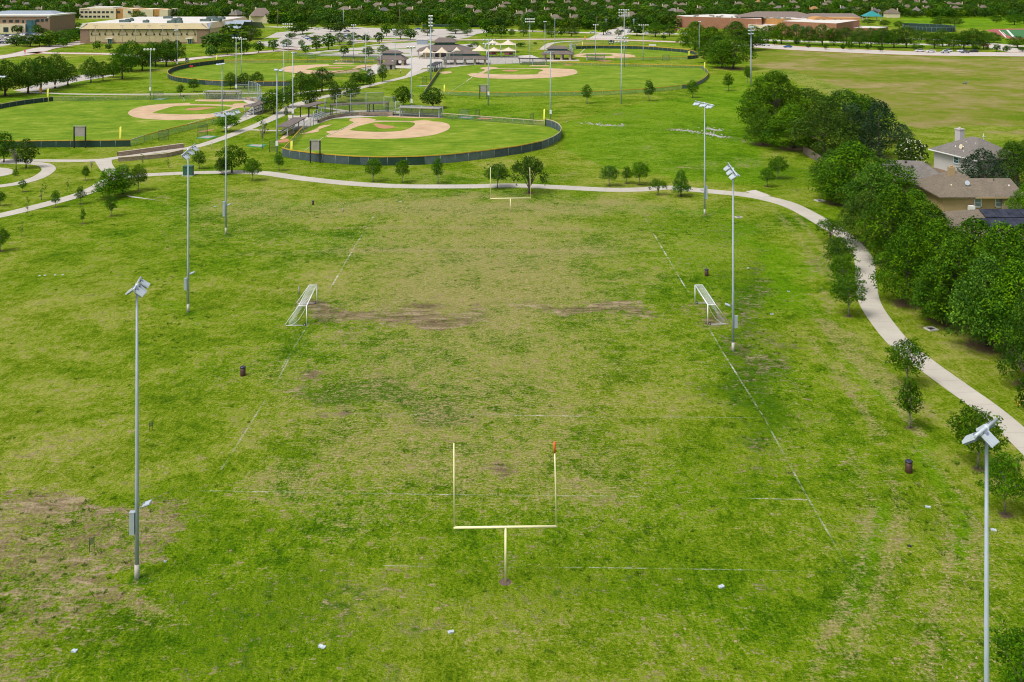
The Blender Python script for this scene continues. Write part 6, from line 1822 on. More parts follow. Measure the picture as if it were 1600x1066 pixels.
small_hip("low brown roofed shed in front of the left plaza pavilion", 606, 109, 6.4, 5.4, 2.2, 4.0, "panel_grey", "shingle_park")
# concession building
s = pxm(90); x0, y0 = g(693.5, 90.3)
t = thing("concession_building", "wide hip roofed concession building with a green cupola in the plaza", "building", (x0, y0 + 9))
mb = MB(); mb.box((0, 0, 1.65), (21, 12.5, 3.3)); mb.box((-8.5, -6.3, 1.62), (4.2, .5, 3.2)); mb.build("wall", M["cream"], t)
for xx, ww in ((-4.6, 3.6), (-.2, 2.6), (4.0, 3.4), (7.8, 2.2)):
    mb = MB(); mb.box((xx, -6.32, 1.5), (ww, .16, 2.6)); mb.build("opening", M["glass_dark"], t)
mb = MB(); mb.hip(0, 0, 27, 19, 3.4, 6.0, 10.6, 7.2, 0, 0, .3); mb.build("roof", M["shingle_park"], t)
mb = MB(); mb.box((0, 0, 6.6), (9.8, 6.4, 1.5)); mb.build("cupola", M["cupola_green"], t)
mb = MB(); mb.hip(0, 0, 12, 8.6, 7.3, 9.4, 6.2, .4, 0, 0, .22); mb.build("cupola_roof", M["shingle_park"], t)
for i in range(8):
    pm = MB(); pm.box((0, 0, 1.55), (.5, .5, 3.1)); link("column", pm.mesh("column", [M["stone_tan"]]), t, (-12.6 + 25.2 * i / 7, -8.9, 0))

def sail(label, px, yb, yt, wpx, d, eave, peaks, group="cream shade sails"):
    """tensioned tent roof with raised peaks on steel posts"""
    s = pxm(yb); x0, y0 = g(px, yb); w = wpx / s; hp = (yb - yt) / s
    t = thing("shade_sail", label, "shade sail", (x0, y0 + d / 2), 0, group)
    mb = MB()
    nx, ny = 10 * peaks, 10
    V = []
    for j in range(ny + 1):
        v = j / ny
        for i in range(nx + 1):
            u = i / nx
            fu = abs(((u * peaks) % 1.0) - .5) * 2 if i not in (0, nx) else 1.0
            fv = abs(v - .5) * 2
            k = max(0.0, 1 - max(fu, fv)) ** 1.5
            edge = (1 - fu ** 2) * .45 if j in (0, ny) else 0
            V.append(((u - .5) * w, (v - .5) * d + (edge if j == 0 else -edge if j == ny else 0), eave + (hp - eave) * k))
    mb.add(V, [(j * (nx + 1) + i, j * (nx + 1) + i + 1, (j + 1) * (nx + 1) + i + 1, (j + 1) * (nx + 1) + i) for j in range(ny) for i in range(nx)], 0, True)
    mb.build("canopy", M["cloth_cream"], t)
    for i in range(peaks + 1):
        for y in (-1, 1):
            pm = MB(); pm.tube([(0, 0, 0), (0, 0, eave)], .14, 8); link("post", pm.mesh("post", [M["steel_box"]]), t, ((i / peaks - .5) * w, y * d / 2, 0))
sail("row of three cream shade sails along the concession building front", 690, 92.4, 74, 70, 4.0, 2.9, 3, "cream shade sails")
sail("twin peaked cream shade sail in front of the playground", 783, 90.5, 74.8, 46, 9, 3.2, 2)
sail("cream shade sail at the playground's left end", 749, 89.5, 71.5, 24, 9, 3.0, 1)
sail("tall double cream shade sail at the back of the playground", 782, 83, 62.8, 48, 11, 4.2, 2)
def playset(label, px, yb, cols):
    x0, y0 = g(px, yb)
    t = thing("play_structure", label, "play structure", (x0, y0), 0, "playground equipment")
    for xx in (-2, 0, 2):
        for yy in (-1, 1):
            pm = MB(); pm.tube([(0, 0, 0), (0, 0, 3.0)], .1, 6); link("post", pm.mesh("post", [M[cols[0]]]), t, (xx, yy, 0))
    mb = MB(); mb.box((0, 0, 1.4), (4.2, 2.2, .12)); mb.build("deck", M[cols[1]], t)
    mb = MB(); mb.box((-1, -1, 1.95), (2, .08, .9)); mb.box((1, 1, 1.95), (2, .08, .9)); mb.build("rail_panel", M[cols[2]], t)
    mb = MB()
    for k in range(6):
        a = k / 5; mb.box((2.2 + a * 2.6, 0, 1.4 * (1 - a) + .12), (.62, .8, .1))
    mb.build("slide", M[cols[2]], t)
playset("red and blue play structure under the playground sails", 769, 89.6, ("play_red", "play_blue", "play_red"))
playset("blue play structure at the right of the playground", 795, 90, ("play_blue", "play_blue", "play_red"))
t = thing("utility_building", "small flat pale grey building left of the concession roof", "building", (g(659.5, 69.8)[0], g(659.5, 69.8)[1] + 3))
mb = MB(); mb.box((0, 0, 1.4), (6.4, 5, 2.8)); mb.build("wall", M["roof_grey_metal"], t)
mb = MB(); mb.box((0, 0, 2.9), (6.9, 5.5, .2)); mb.build("roof", M["roof_white"], t)

# ------------------------------------------------------------------ large buildings
def boxb(mb, x0, x1, y0, y1, z0, z1, mi=0):
    mb.box(((x0 + x1) / 2, (y0 + y1) / 2, (z0 + z1) / 2), (x1 - x0, y1 - y0, z1 - z0), 0, mi)
# tan hall
Y0 = g(0, 68.3)[1]
bx = lambda x: (x - CX) * Y0 / F
t = thing("assembly_hall", "big tan hall with a flat white roof beyond the upper left field", "building", (bx(126), Y0))
W = bx(325) - bx(126); D = 92
mb = MB(); boxb(mb, 0, W, .5, D, 0, 8.6); mb.build("wall", M["stucco_tan"], t)
mb = MB(); boxb(mb, -.3, 4.8, .2, 3, 0, 8.5); boxb(mb, W - 6.6, W + .3, .2, 3, 0, 8.5); boxb(mb, W - 3, W + .3, 3.1, 40, 0, 5); mb.build("stone_pier", M["brick_brown"], t)
mb = MB(); boxb(mb, 4.9, W - 6.7, .25, .6, 0, 1.0); mb.build("plinth", M["brick_brown"], t)
mb = MB()
mb.add([(-.6, -.4, 8.6), (W + .6, -.4, 8.6), (W + .6, D, 8.6), (-.6, D, 8.6), (1.4, 1.6, 11.9), (W - 1.4, 1.6, 11.9), (W - 1.4, D - 2, 11.9), (1.4, D - 2, 11.9)], [(0, 1, 5, 4), (1, 2, 6, 5), (2, 3, 7, 6), (3, 0, 4, 7), (3, 2, 1, 0)]); mb.build("parapet", M["stucco_tan"], t)
mb = MB(); mb.add([(-.75, -.5, 8.5), (3.6, 1.05, 11.98), (-.75, 5, 11.98)], [(0, 1, 2)]); mb.add([(W + .75, -.55, 8.5), (W + .75, 5, 11.98), (W - 4.5, 1.0, 11.98)], [(0, 1, 2)]); mb.build("corner_flashing", M["roof_grey_metal"], t)
mb = MB(); boxb(mb, 1.4, W - 1.4, 1.6, D - 2, 11.5, 11.94); mb.build("roof", M["roof_white"], t)
mb = MB(); boxb(mb, 4.8, W - 6.5, -.42, -.2, 8.3, 8.62); mb.build("eave_line", M["black_metal"], t)
for (hx, hy, w_, d_) in [(21, 14, 6, 4), (35, 10, 3, 3), (52, 6, 5, 4), (56, 6, 4, 3), (18, 30, 4, 3), (44, 40, 5, 4), (66, 26, 6, 4), (72, 30, 5, 4), (60, 60, 6, 5), (30, 64, 5, 4), (48, 22, 3, 3), (69, 50, 4, 4)]:
    pm = MB(); pm.box((0, 0, .7), (w_, d_, 1.4)); pm.box((w_ * .2, 0, 1.6), (w_ * .3, d_ * .5, .4)); link("rooftop_unit", pm.mesh("rooftop_unit", [M["screen_faded"]]), t, (hx, hy, 11.94))
for i in range(8):
    xx = 8.6 + i * 8.05
    pm = MB()
    for dx in (-2.4, 2.4):
        pm.box((dx, .32, 5.5), (.7, .3, 1.0)); pm.tube([(dx, .3, 6.1), (dx * .55, .3, 7.9), (dx * .5, .1, 8.3)], .09, 5)
    pm.box((0, .36, 5.1), (4.8, .08, .14)); link("wall_bracket", pm.mesh("wall_bracket", [M["black_metal"]]), t, (xx, 0, 0))
for xx in (17.2, W - 10.8):
    mb = MB(); mb.box((xx, .3, 1.25), (2.2, .3, 2.4)); dr = mb.build("door", M["glass_teal"], t)
    mb = MB(); mb.box((xx - 1.2, .2, 1.3), (.16, .4, 2.6)); mb.box((xx + 1.2, .2, 1.3), (.16, .4, 2.6)); mb.box((xx, .2, 1.3), (.12, .4, 2.4)); mb.build("frame", M["trim_white"], dr)
    mb = MB(); mb.box((xx, -.6, 3.1), (4.0, 1.8, .35)); mb.build("door_canopy", M["trim_white"], t)
# side wing with gabled entrance
mb = MB(); boxb(mb, W, W + 5.4, 34, D, 0, 6.2); mb.build("side_wing", M["stucco_tan"], t)
mb = MB()
def gable(mb, x0, x1, yc, hw, z0, z1, mi=0):
    mb.add([(x0, yc - hw, z0), (x1, yc - hw, z0), (x1, yc, z1), (x0, yc, z1), (x1, yc + hw, z0), (x0, yc + hw, z0)], [(0, 1, 2, 3), (3, 2, 4, 5)], mi)
gable(mb, W - 2, W + 11, 40, 9.5, 6.2, 11.2); gable(mb, W - 2, W + 11, 58, 9.5, 6.2, 11.2)
mb.add([(W + 10.4, 49, 6.2), (W + 22, 49, 6.2), (W + 22, 40, 10.6), (W + 10.4, 40, 11)], [(0, 1, 2, 3)]); mb.build("entrance_roof", M["roof_grey_metal"], t)
mb = MB(); mb.add([(W + 10.8, 33, 6.3), (W + 10.8, 47, 6.3), (W + 10.8, 40, 10.4)], [(0, 1, 2)]); mb.box((W + 7, 31.6, 3), (8, .3, 6)); mb.build("entrance_glazing", M["glass_teal"], t)
# brick office at the left edge
Y0 = g(0, 52.2)[1]
bx = lambda x: (x - CX) * Y0 / F
t = thing("office_building", "brown brick office with a cream ground floor at the left edge", "building", (bx(77), Y0))
mb = MB(); boxb(mb, -60, 0, 1, 42, 0, 11.6); mb.build("wall", M["brick_brown"], t)
mb = MB(); boxb(mb, -60, -16.2, -.8, 1.2, 0, 6.6); mb.build("ground_floor", M["cream"], t)
mb = MB(); boxb(mb, -60.6, .6, .4, 42.6, 11.6, 12.5); mb.build("roof", M["roof_white"], t)
mb = MB(); boxb(mb, -16.0, -12.2, .3, 1.3, .3, 9.0); boxb(mb, -11.8, -9.8, .4, 1.3, .3, 9.0); mb.build("glass_stair", M["glass_teal"], t)
for xx, zz, ww in ((-31.5, 8.3, 2.2), (-27, 8.3, 2.6), (-22.5, 8.3, 2.6), (-18.5, 8.0, 1.2), (-8.4, 8.7, 2.4), (-5.3, 8.9, 2.0), (-2.3, 9.1, 1.8), (-37, 8.3, 2.4), (-42, 8.3, 2.4)):
    mb = MB(); mb.box((xx, .96, zz), (ww, .2, 1.8)); mb.build("window", M["glass_dark"], t)
for xx, ww in ((-29.5, 3.4), (-25.0, 1.0), (-36, 3), (-19, 1.4)):
    mb = MB(); mb.box((xx, -.84, 2.6), (ww, .2, 3.2)); mb.build("window", M["glass_dark"], t)
mb = MB(); mb.box((-1.3, .92, 11.0), (1.2, .12, .9)); mb.build("wall_sign", M["trim_white"], t)
mb = MB(); mb.hip(-28, 30, 44, 18, 12.6, 14.4, 34, 8); mb.build("upper_roof", M["roof_grey_metal"], t)
# cream office
Y0 = g(0, 29.5)[1]
bx = lambda x: (x - CX) * Y0 / F
t = thing("office_block", "cream two storey office block with rows of dark windows", "building", (bx(124), Y0))
secs = [(124, 181, 0, 9.4, "cream"), (181, 192, 1.2, 9.0, "brick_orange"), (192, 207, .3, 8.8, "cream"), (207, 217.5, 1.2, 8.6, "brick_orange"), (217.5, 239, .2, 8.6, "cream"), (239, 249, 1.0, 8.4, "brick_orange"), (249, 262, .3, 8.2, "cream")]
for a, b, off, h, mt in secs:
    mb = MB(); boxb(mb, bx(a) - bx(124), bx(b) - bx(124) - .02, off, 30, 0, h); mb.build("wall", M[mt], t)
for xs, zs in (([128, 134.5, 141, 148, 154.5, 161.5, 168, 175, 184.5, 202, 211], 6.0), ([128, 134.5, 141, 148, 154.5, 161.5, 168, 220, 227, 244], 2.0)):
    for x in xs:
        mb = MB(); off = 1.15 if (181 < x < 192 or 207 < x < 217) else .95 if x > 239 else 0
        mb.box((bx(x) - bx(124), off - .02, zs), (2.6, .3, 1.7)); mb.build("window", M["glass_dark"], t)
mb = MB(); boxb(mb, 6, bx(175) - bx(124), 3, 26, 9.3, 10.4); mb.build("roof", M["roof_white"], t)
mb = MB()
for k in range(11):
    mb.box((1.6 + k * .72, -.08, 8.2), (.5, .12, .35 + .2 * (k % 3 == 0)))
mb.build("sign_lettering", M["black_metal"], t)
# brick school
t = thing("school_building", "long red brick school with flat white roofs behind the tall street trees", "building", (0, 0))
def roofbox(pts, h, wallm, par=.5, roofm="roof_white"):
    q = [g(p[0], p[1], h) for p in pts]
    mb = MB(); mb.prism(q, 0, h); mb.build("wall", M[wallm], t)
    c = (sum(p[0] for p in q) / len(q), sum(p[1] for p in q) / len(q))
    mb = MB(); mb.prism([(c[0] + (p[0] - c[0]) * .985, c[1] + (p[1] - c[1]) * .985) for p in q], h - .3, h + .06); mb.build("roof", M[roofm], t)
roofbox([(1068, 26), (1140, 27.8), (1190, 29.8), (1190, 25), (1130, 22), (1057, 24.4)], 8.5, "brick_red")
roofbox([(1190, 27), (1262, 31), (1310, 30.4), (1310, 26), (1250, 23.6), (1175, 22.4)], 9.0, "brick_orange")
roofbox([(1222, 33.2), (1307, 36.8), (1343, 31.6), (1300, 29.8), (1240, 31)], 9.5, "brick_red")
roofbox([(1332, 43.8), (1377, 44.2), (1388, 42.2), (1345, 40.6)], 5.0, "brick_red")
roofbox([(1140, 36), (1200, 40.6), (1222, 38), (1160, 33.6)], 4.2, "cream")
for (x, y, w_, d_, h0, h1) in [(1220, 25.5, 60, 22, 9.3, 13), (1300, 27.2, 44, 18, 9.3, 12.4), (1330, 26.4, 22, 14, 8.5, 12.0)]:
    X, Y = g(x, y, 10); mb = MB(); mb.hip(X, Y + 12, w_, d_, h0, h1, w_ * .5, .5, -.1); mb.build("pitched_roof", M["shingle_taupe"], t)
X, Y = g(1187, 33.4, 0)
mb = MB()
for k in range(9):
    a = math.pi * k / 8; a2 = math.pi * (k + 1) / 8
    if k < 8:
        x0_, z0_, x1_, z1_ = -6.5 * math.cos(a), 8.4 + 3.0 * math.sin(a), -6.5 * math.cos(a2), 8.4 + 3.0 * math.sin(a2)
        mb.add([(X + x0_, 700, 0), (X + x1_, 700, 0), (X + x1_, 700, z1_), (X + x0_, 700, z0_), (X + x0_, 716, z0_), (X + x1_, 716, z1_)], [(0, 1, 2, 3), (3, 2, 5, 4)])
boxb(mb, X + 6.5, X + 26, 700.5, 715, 0, 11); mb.build("entrance_arch", M["brick_orange"], t)
for dx in (-3, 1.2, 9, 13):
    mb = MB(); mb.box((X + dx, 699.9, 9), (1.6, .2, 1.8)); mb.build("window", M["glass_teal"], t)
for x in (1243, 1255, 1262, 1282, 1294):
    Xw, Yw = g(x, 33.2 + (x - 1222) * .042, 9.5)
    mb = MB(); mb.box((Xw, Yw - .35, 5.5), (2.2, .5, 2.6), -.33); mb.build("window", M["glass_teal" if x < 1270 else "cream"], t)
rs = random.Random(4)
for k in range(26):
    x = rs.uniform(1075, 1300); y = 25.2 + (x - 1075) * .022 + rs.uniform(-1.2, 1.8)
    Xr, Yr = g(x, y, 9.2); pm = MB(); pm.box((0, 0, .6), (rs.uniform(1, 3), 1.6, 1.2)); link("rooftop_unit", pm.mesh("rooftop_unit", [M["panel_grey"]]), t, (Xr, Yr, 8.9))
t = thing("courts_pavilion", "turquoise hip roofed shelter among the far school trees", "shelter", (g(1362, 32.5)[0], g(1362, 32.5)[1]))
mb = MB(); mb.hip(0, 0, 15, 13, 4.0, 8.2, 2, 1); mb.build("roof", M["turquoise"], t)
for xx in (-6, 6):
    for yy in (-5, 5):
        pm = MB(); pm.box((0, 0, 1.9), (.5, .5, 3.8)); link("post", pm.mesh("post", [M["trim_white"]]), t, (xx, yy, 0))
# two storey gabled house cut by the tan hall
t = thing("gabled_house", "large grey roofed house standing behind the tan hall's right end", "house", (g(408, 36)[0], g(408, 36)[1]))
mb = MB(); mb.box((0, 0, 3), (16, 16, 6)); mb.build("wall", M["cream"], t)
mb = MB(); mb.hip(0, 0, 18, 18, 6, 12.5, 7, .4, .3); mb.build("roof", M["shingle_taupe"], t)
mb = MB(); mb.box((-5.5, 4, 7), (1.2, 1.2, 12)); mb.build("chimney", M["cream"], t)

# ------------------------------------------------------------------ the houses on the right
def roof_poly(mb, faces, th=.2):
    for f in faces:
        mb.add(f, [tuple(range(len(f)))])
def win(t, c, w_, h_, rz, mat="window_blue"):
    mb = MB(); mb.box(c, (w_, .10, h_), rz); o = mb.build("window", M[mat], t)
    mb = MB()
    Mx = Matrix.Translation(Vector(c)) @ Matrix.Rotation(rz, 4, 'Z')
    for (dx, dz, sw, sh) in ((-w_ / 2, 0, .16, h_ + .16), (w_ / 2, 0, .16, h_ + .16), (0, -h_ / 2, w_ + .16, .16), (0, h_ / 2, w_ + .16, .16), (0, 0, w_, .07)):
        mb.box((0, 0, 0), (sw, .18, sh), 0, 0, Mx @ Matrix.Translation((dx, 0, dz)))
    mb.build("frame", M["trim_white"], o)
t = thing("siding_house", "two storey house with pale lilac siding and a white chimney", "house", (94.4, 208.6), math.atan2(-12.9, 3.9))
# local x runs along the visible side, local y away to the right
mb = MB(); mb.box((0, 0, 3.6), (12.6, 9.8, 3.9)); mb.build("wall", M["siding_grey"], t)
mb = MB(); mb.box((0, 0, .83), (12.8, 10.0, 1.66)); mb.build("brick_base", M["brick_brown"], t)
mb = MB(); mb.hip(0, 0, 14.0, 11.2, 5.5, 8.7, 2.0, .4, 0, 0, .25); rf = mb.build("roof", M["shingle_grey"], t)
mb = MB(); mb.box((0, -5.75, 5.36), (14.1, .12, .22)); mb.build("fascia", M["trim_white"], t)
win(t, (0.4, -4.98, 4.35), 1.5, 1.3, 0, "glass_teal")
mb = MB(); mb.box((-6.4, 1.6, 5.0), (1.5, 1.2, 8.6)); mb.box((-6.4, 1.6, 9.35), (1.7, 1.4, .2)); mb.tube([(-6.4, 1.6, 9.4), (-6.4, 1.6, 9.75)], .22, 8); mb.build("chimney", M["siding_grey"], rf)
for (vx, vy, vz) in ((-1.5, -3.6, 6.9), (.3, -3.2, 7.1), (-.5, -1.8, 7.8), (1.9, -1.6, 7.9), (1.5, -4.2, 6.4)):
    mb = MB(); mb.tube([(vx, vy, vz - .6), (vx, vy, vz)], .10, 8); mb.build("roof_vent", M["trim_white"], rf)
mb = MB(); mb.tube([(.2, -3.4, 6.4), (.2, -3.55, 6.9)], [.03, .04], 6); mb.tube([(.2, -3.5, 6.95), (.2, -3.68, 7.0), (.2, -3.75, 7.02)], [.12, .42, .5], 14); mb.build("satellite_dish", M["cream"], rf)
mb = MB(); mb.tube([(1.2, 1.0, 7.8), (1.2, 1.0, 9.6)], .05, 6); mb.box((1.2, 1.0, 9.0), (.1, .8, .08)); mb.build("roof_mast", M["trim_white"], rf)

t = thing("brown_house", "single storey tan stucco house with a brown shingle roof and brick corner", "house", (82.5, 186.8))
mb = MB(); mb.box((.2, .2, 1.3), (13.0, 11.6, 2.6)); mb.build("wall", M["stucco_brown"], t)
mb = MB(); mb.box((5.7, -5.4, 1.28), (3.4, 1.4, 2.56)); mb.build("brick_corner", M["stone_block"], t)
mb = MB(); mb.hip(-1.5, .2, 11.2, 13.2, 2.7, 6.0, .6, 2.4, 0, 0, .22); mb.hip(3.6, -.9, 9.0, 11.4, 2.74, 4.9, 8.6, .2, 0, 0, .22); rf = mb.build("roof", M["shingle_brown"], t)
mb = MB(); mb.box((3.6, -6.66, 2.6), (9.1, .1, .2)); mb.build("fascia", M["stucco_brown"], t)
win(t, (-.1, -5.66, 1.55), 1.15, 1.5, 0)
win(t, (3.6, -5.66, 1.55), 1.15, 1.5, 0)
mb = MB(); mb.box((-2.6, -.6, 4.9), (1.05, .95, 4.0)); mb.tube([(-2.6, -.6, 6.9), (-2.6, -.6, 7.2)], .26, 8); mb.build("chimney", M["stucco_brown"], rf)
mb = MB(); mb.tube([(-1.2, -3.6, 4.0), (-1.2, -3.8, 4.55)], [.03, .04], 6); mb.tube([(-1.2, -3.75, 4.6), (-1.2, -3.95, 4.68), (-1.2, -4.0, 4.7)], [.1, .38, .45], 14); mb.build("satellite_dish", M["lamp_shell"], rf)
for (vx, vy, vz, mt) in ((-4.0, -3.8, 4.4, "cream"), (4.6, -1.6, 5.0, "black_metal"), (6.6, -3.2, 4.2, "trim_white")):
    mb = MB(); mb.tube([(vx, vy, vz - .9), (vx, vy, vz)], .13, 8); mb.build("roof_vent", M[mt], rf)
mb = MB(); mb.box((-1.6, -6.5, .6), (.95, .95, 1.2)); mb.build("air_conditioner", M["trim_white"], t)

t = thing("grey_roofed_house", "house with a plain grey shingle roof between the siding and brown houses", "house", (76.8, 199.6), -.18)
mb = MB(); mb.box((0, 0, 1.3), (13, 9, 2.6)); mb.build("wall", M["brick_brown"], t)
mb = MB(); mb.hip(0, 0, 14.6, 10.6, 2.7, 5.6, 6, .3, 0, 0, .22); rf = mb.build("roof", M["shingle_grey"], t)
for (vx, vy, vz) in ((-3.4, -.6, 5.7), (-.2, -.7, 5.7), (.8, -1.9, 5.0)):
    mb = MB(); mb.tube([(vx, vy, vz - .7), (vx, vy, vz)], .2, 8); mb.build("roof_vent", M["black_metal"], rf)
t = thing("solar_house", "low house with dark solar panels on its brown roof", "house", (78.2, 160.2))
mb = MB(); mb.box((0, 0, 1.3), (18, 15, 2.6)); mb.build("wall", M["stucco_brown"], t)
mb = MB(); mb.hip(0, 0, 20, 17, 2.7, 5.2, 11, .4, 0, 0, .22); rf = mb.build("roof", M["shingle_brown"], t)
a = math.atan2(2.5, 8.3)
for k, (xx, v0, n) in enumerate([(-6.4, .36, 1), (-4.4, .36, 1), (-2.4, .36, 1), (-.4, .36, 1), (-4.4, .68, 1), (-2.4, .68, 1), (-.4, .68, 1), (1.6, .36, 1), (1.6, .68, 1), (3.6, .36, 1)]):
    Mx = Matrix.Translation((xx, -8.5 + 8.3 * v0 + 1.2, 2.82 + 2.5 * (v0 + .145) + .12)) @ Matrix.Rotation(a, 4, 'X')
    mb = MB(); mb.box((0, 0, 0), (1.94, 2.55, .08), 0, 0, Mx)
    if k == 0:
        m_, nt = newmat("solar_cell")
        nt.out(nt.mix(nt.mr(nt.noise(.8, 2, .5, nt.obj()), .4, .6), C4(.012, .014, .026), C4(.03, .034, .055)), .18)
    mb.build("solar_panel", M["solar_cell"], rf)
mb = MB(); mb.tube([(6.4, -4, 3.5), (6.4, -4, 4.2)], .12, 8); mb.build("roof_vent", M["trim_white"], rf)
# wooden garden fence behind the wood
base = g(1640, 640)
t = thing("garden_fence", "weathered wooden board fence behind the right hand wood", "fence", base)
P = [(p[0] - base[0], p[1] - base[1]) for p in smooth_line(gp([(1640, 640), (1590, 570), (1540, 505), (1480, 440), (1420, 380), (1350, 310), (1290, 262), (1255, 240)]), 4)]
d = np.r_[0, np.cumsum([math.hypot(b[0] - a_[0], b[1] - a_[1]) for a_, b in zip(P[:-1], P[1:])])]
mb = MB(); s_ = 0.0
while s_ < d[-1]:
    x = float(np.interp(s_, d, [p[0] for p in P])); y = float(np.interp(s_, d, [p[1] for p in P])); x2 = float(np.interp(s_ + .2, d, [p[0] for p in P])); y2 = float(np.interp(s_ + .2, d, [p[1] for p in P]))
    mb.box((x, y, .92 + .02 * (int(s_ * 5) % 3)), (.17, .025, 1.84), math.atan2(y2 - y, x2 - x)); s_ += .19
mb.build("boards", M["wood_fence"], t)
mb = MB(); ribbon(mb, P, .06, 1.5, 0, .1); ribbon(mb, P, .06, .5, 0, .1); mb.build("rail", M["wood_fence"], t)

# ------------------------------------------------------------------ bins, cabinet, bridge walls, drains, signs, litter
def bin_(label, x, yb, yt):
    s = pxm(yb); h = (yb - yt) / s
    t = thing("trash_barrel", label, "trash can", g(x, yb), random.random() * 6, "brown trash barrels")
    k = h / 1.02
    mb = MB(); mb.tube([(0, 0, 0), (0, 0, .03), (0, 0, .86 * k)], [.27 * k, .285 * k, .285 * k], 20)
    for z in (.28, .58):
        mb.tube([(0, 0, z * k - .02), (0, 0, z * k), (0, 0, z * k + .02)], [.285 * k, .297 * k, .285 * k], 20, 0, False)
    mb.build("barrel", M["bin_brown"], t)
    mb = MB(); mb.tube([(0, 0, .85 * k), (0, 0, .93 * k), (0, 0, .98 * k), (0, 0, .985 * k)], [.305 * k, .315 * k, .26 * k, .15 * k], 20); mb.tube([(0, 0, .985 * k), (0, 0, .99 * k)], .14 * k, 14, 1); mb.build("lid", [M["bin_lid"], M["black_rubber"]], t)
bin_("brown trash barrel on the grass inside the right tyre tracks", 1420, 738, 718.5)
bin_("brown trash barrel alone on the left side of the field", 379.5, 587, 572)
bin_("brown trash barrel behind the right soccer goal", 1104, 431, 420)
bin_("brown trash barrel near the far edge of the field", 489, 320, 313.5)
t = thing("utility_cabinet", "green utility cabinet beside the path and the left floodlight", "cabinet", (g(292.5, 275.5)[0], g(292.5, 275.5)[1] + .8))
mb = MB(); mb.box((0, 0, 1.0), (1.85, 1.5, 1.9)); mb.build("body", M["cabinet_green"], t)
mb = MB(); mb.box((0, 0, 1.99), (2.0, 1.65, .1)); mb.build("lid", M["cabinet_green"], t)
mb = MB(); mb.box((0, 0, .04), (2.3, 1.9, .12)); mb.build("pad", M["base_concrete"], t)
mb = MB(); mb.box((.1, -.77, 1.0), (.05, .04, 1.7)); mb.build("door_seam", M["black_metal"], t)
# stone parapets where the path crosses the drain
for lab, off, px, hh in (("long stone parapet wall on the far side of the path bridge", 1, [(184, 244.6), (215, 240.4), (245, 236.2), (272, 232.6), (287, 230.6)], .95), ("stone parapet wall on the near side of the path bridge", -1, [(185, 252.5), (215, 250), (245, 247.2), (262, 245), (285, 239.6)], .85)):
    base = g(*px[0])
    t = thing("bridge_wall", lab, "stone wall", base, 0, "stone walls of the path bridge")
    P = [(p[0] - base[0], p[1] - base[1]) for p in smooth_line(gp(px), 5)]
    mb = MB(); ribbon(mb, P, .55, hh, 0, hh); mb.build("wall", M["stone_block"], t)
    mb = MB(); ribbon(mb, P, .7, hh + .1, 0, .1); mb.build("coping", M["stone_tan"], t)
def drain(label, x, y, w):
    t = thing("storm_drain", label, "drain", g(x, y), .3, "concrete storm drains")
    mb = MB()
    for (dx, dy, sx, sy) in ((0, -w * .4, w, w * .14), (0, w * .4, w, w * .14), (-w * .43, 0, w * .14, w * .66), (w * .43, 0, w * .14, w * .66)):
        mb.box((dx, dy, .07), (sx, sy, .16))
    mb.build("rim", M["base_concrete"], t)
    mb = MB(); mb.box((0, 0, .02), (w * .7, w * .62, .06)); mb.build("grate", M["black_metal"], t)
drain("square concrete drain under the wood beside the right path", 1455, 515, 1.25)
drain("concrete drain slab beside the path at the wood's corner", 1281, 314, 1.6)
drain("small brown drain lid on the grass left of the first path trees", 1154, 340, 1.1)
def stake_frame(label, x, yb, yt, w=.38):
    s = pxm(yb); h = (yb - yt) / s
    t = thing("marker_frame", label, "marker", g(x, yb), R(58), "small stake frames")
    for sx in (-w / 2, w / 2):
        mb = MB(); mb.tube([(sx, 0, 0), (sx, 0, h)], .022, 6); mb.build("stake", M["black_metal"], t)
    mb = MB(); mb.box((0, 0, h * .68), (w - .06, .03, h * .42)); mb.build("panel", M["chain_link_green"], t)
stake_frame("small staked marker in the dry patch left of the near floodlight", 143.5, 861, 838)
stake_frame("small staked marker on the grass right of the near left floodlight", 236, 673, 659)
def stub(label, x, yb, yt):
    s = pxm(yb); h = (yb - yt) / s
    t = thing("bollard", label, "bollard", g(x, yb), 0, "short grey posts in the grass")
    mb = MB(); mb.tube([(0, 0, 0), (0, 0, h)], .09, 10); mb.build("post", M["panel_grey"], t)
    mb = MB(); mb.tube([(0, 0, h), (0, 0, h + .06)], [.11, .05], 10); mb.build("cap", M["panel_grey"], t)
stub("short grey post behind the left soccer goal", 467, 460, 448)
stub("short grey post on the far edge of the field", 536, 331, 325)
stub("short post beside the walkway end of the stone bridge", 331, 233, 223)
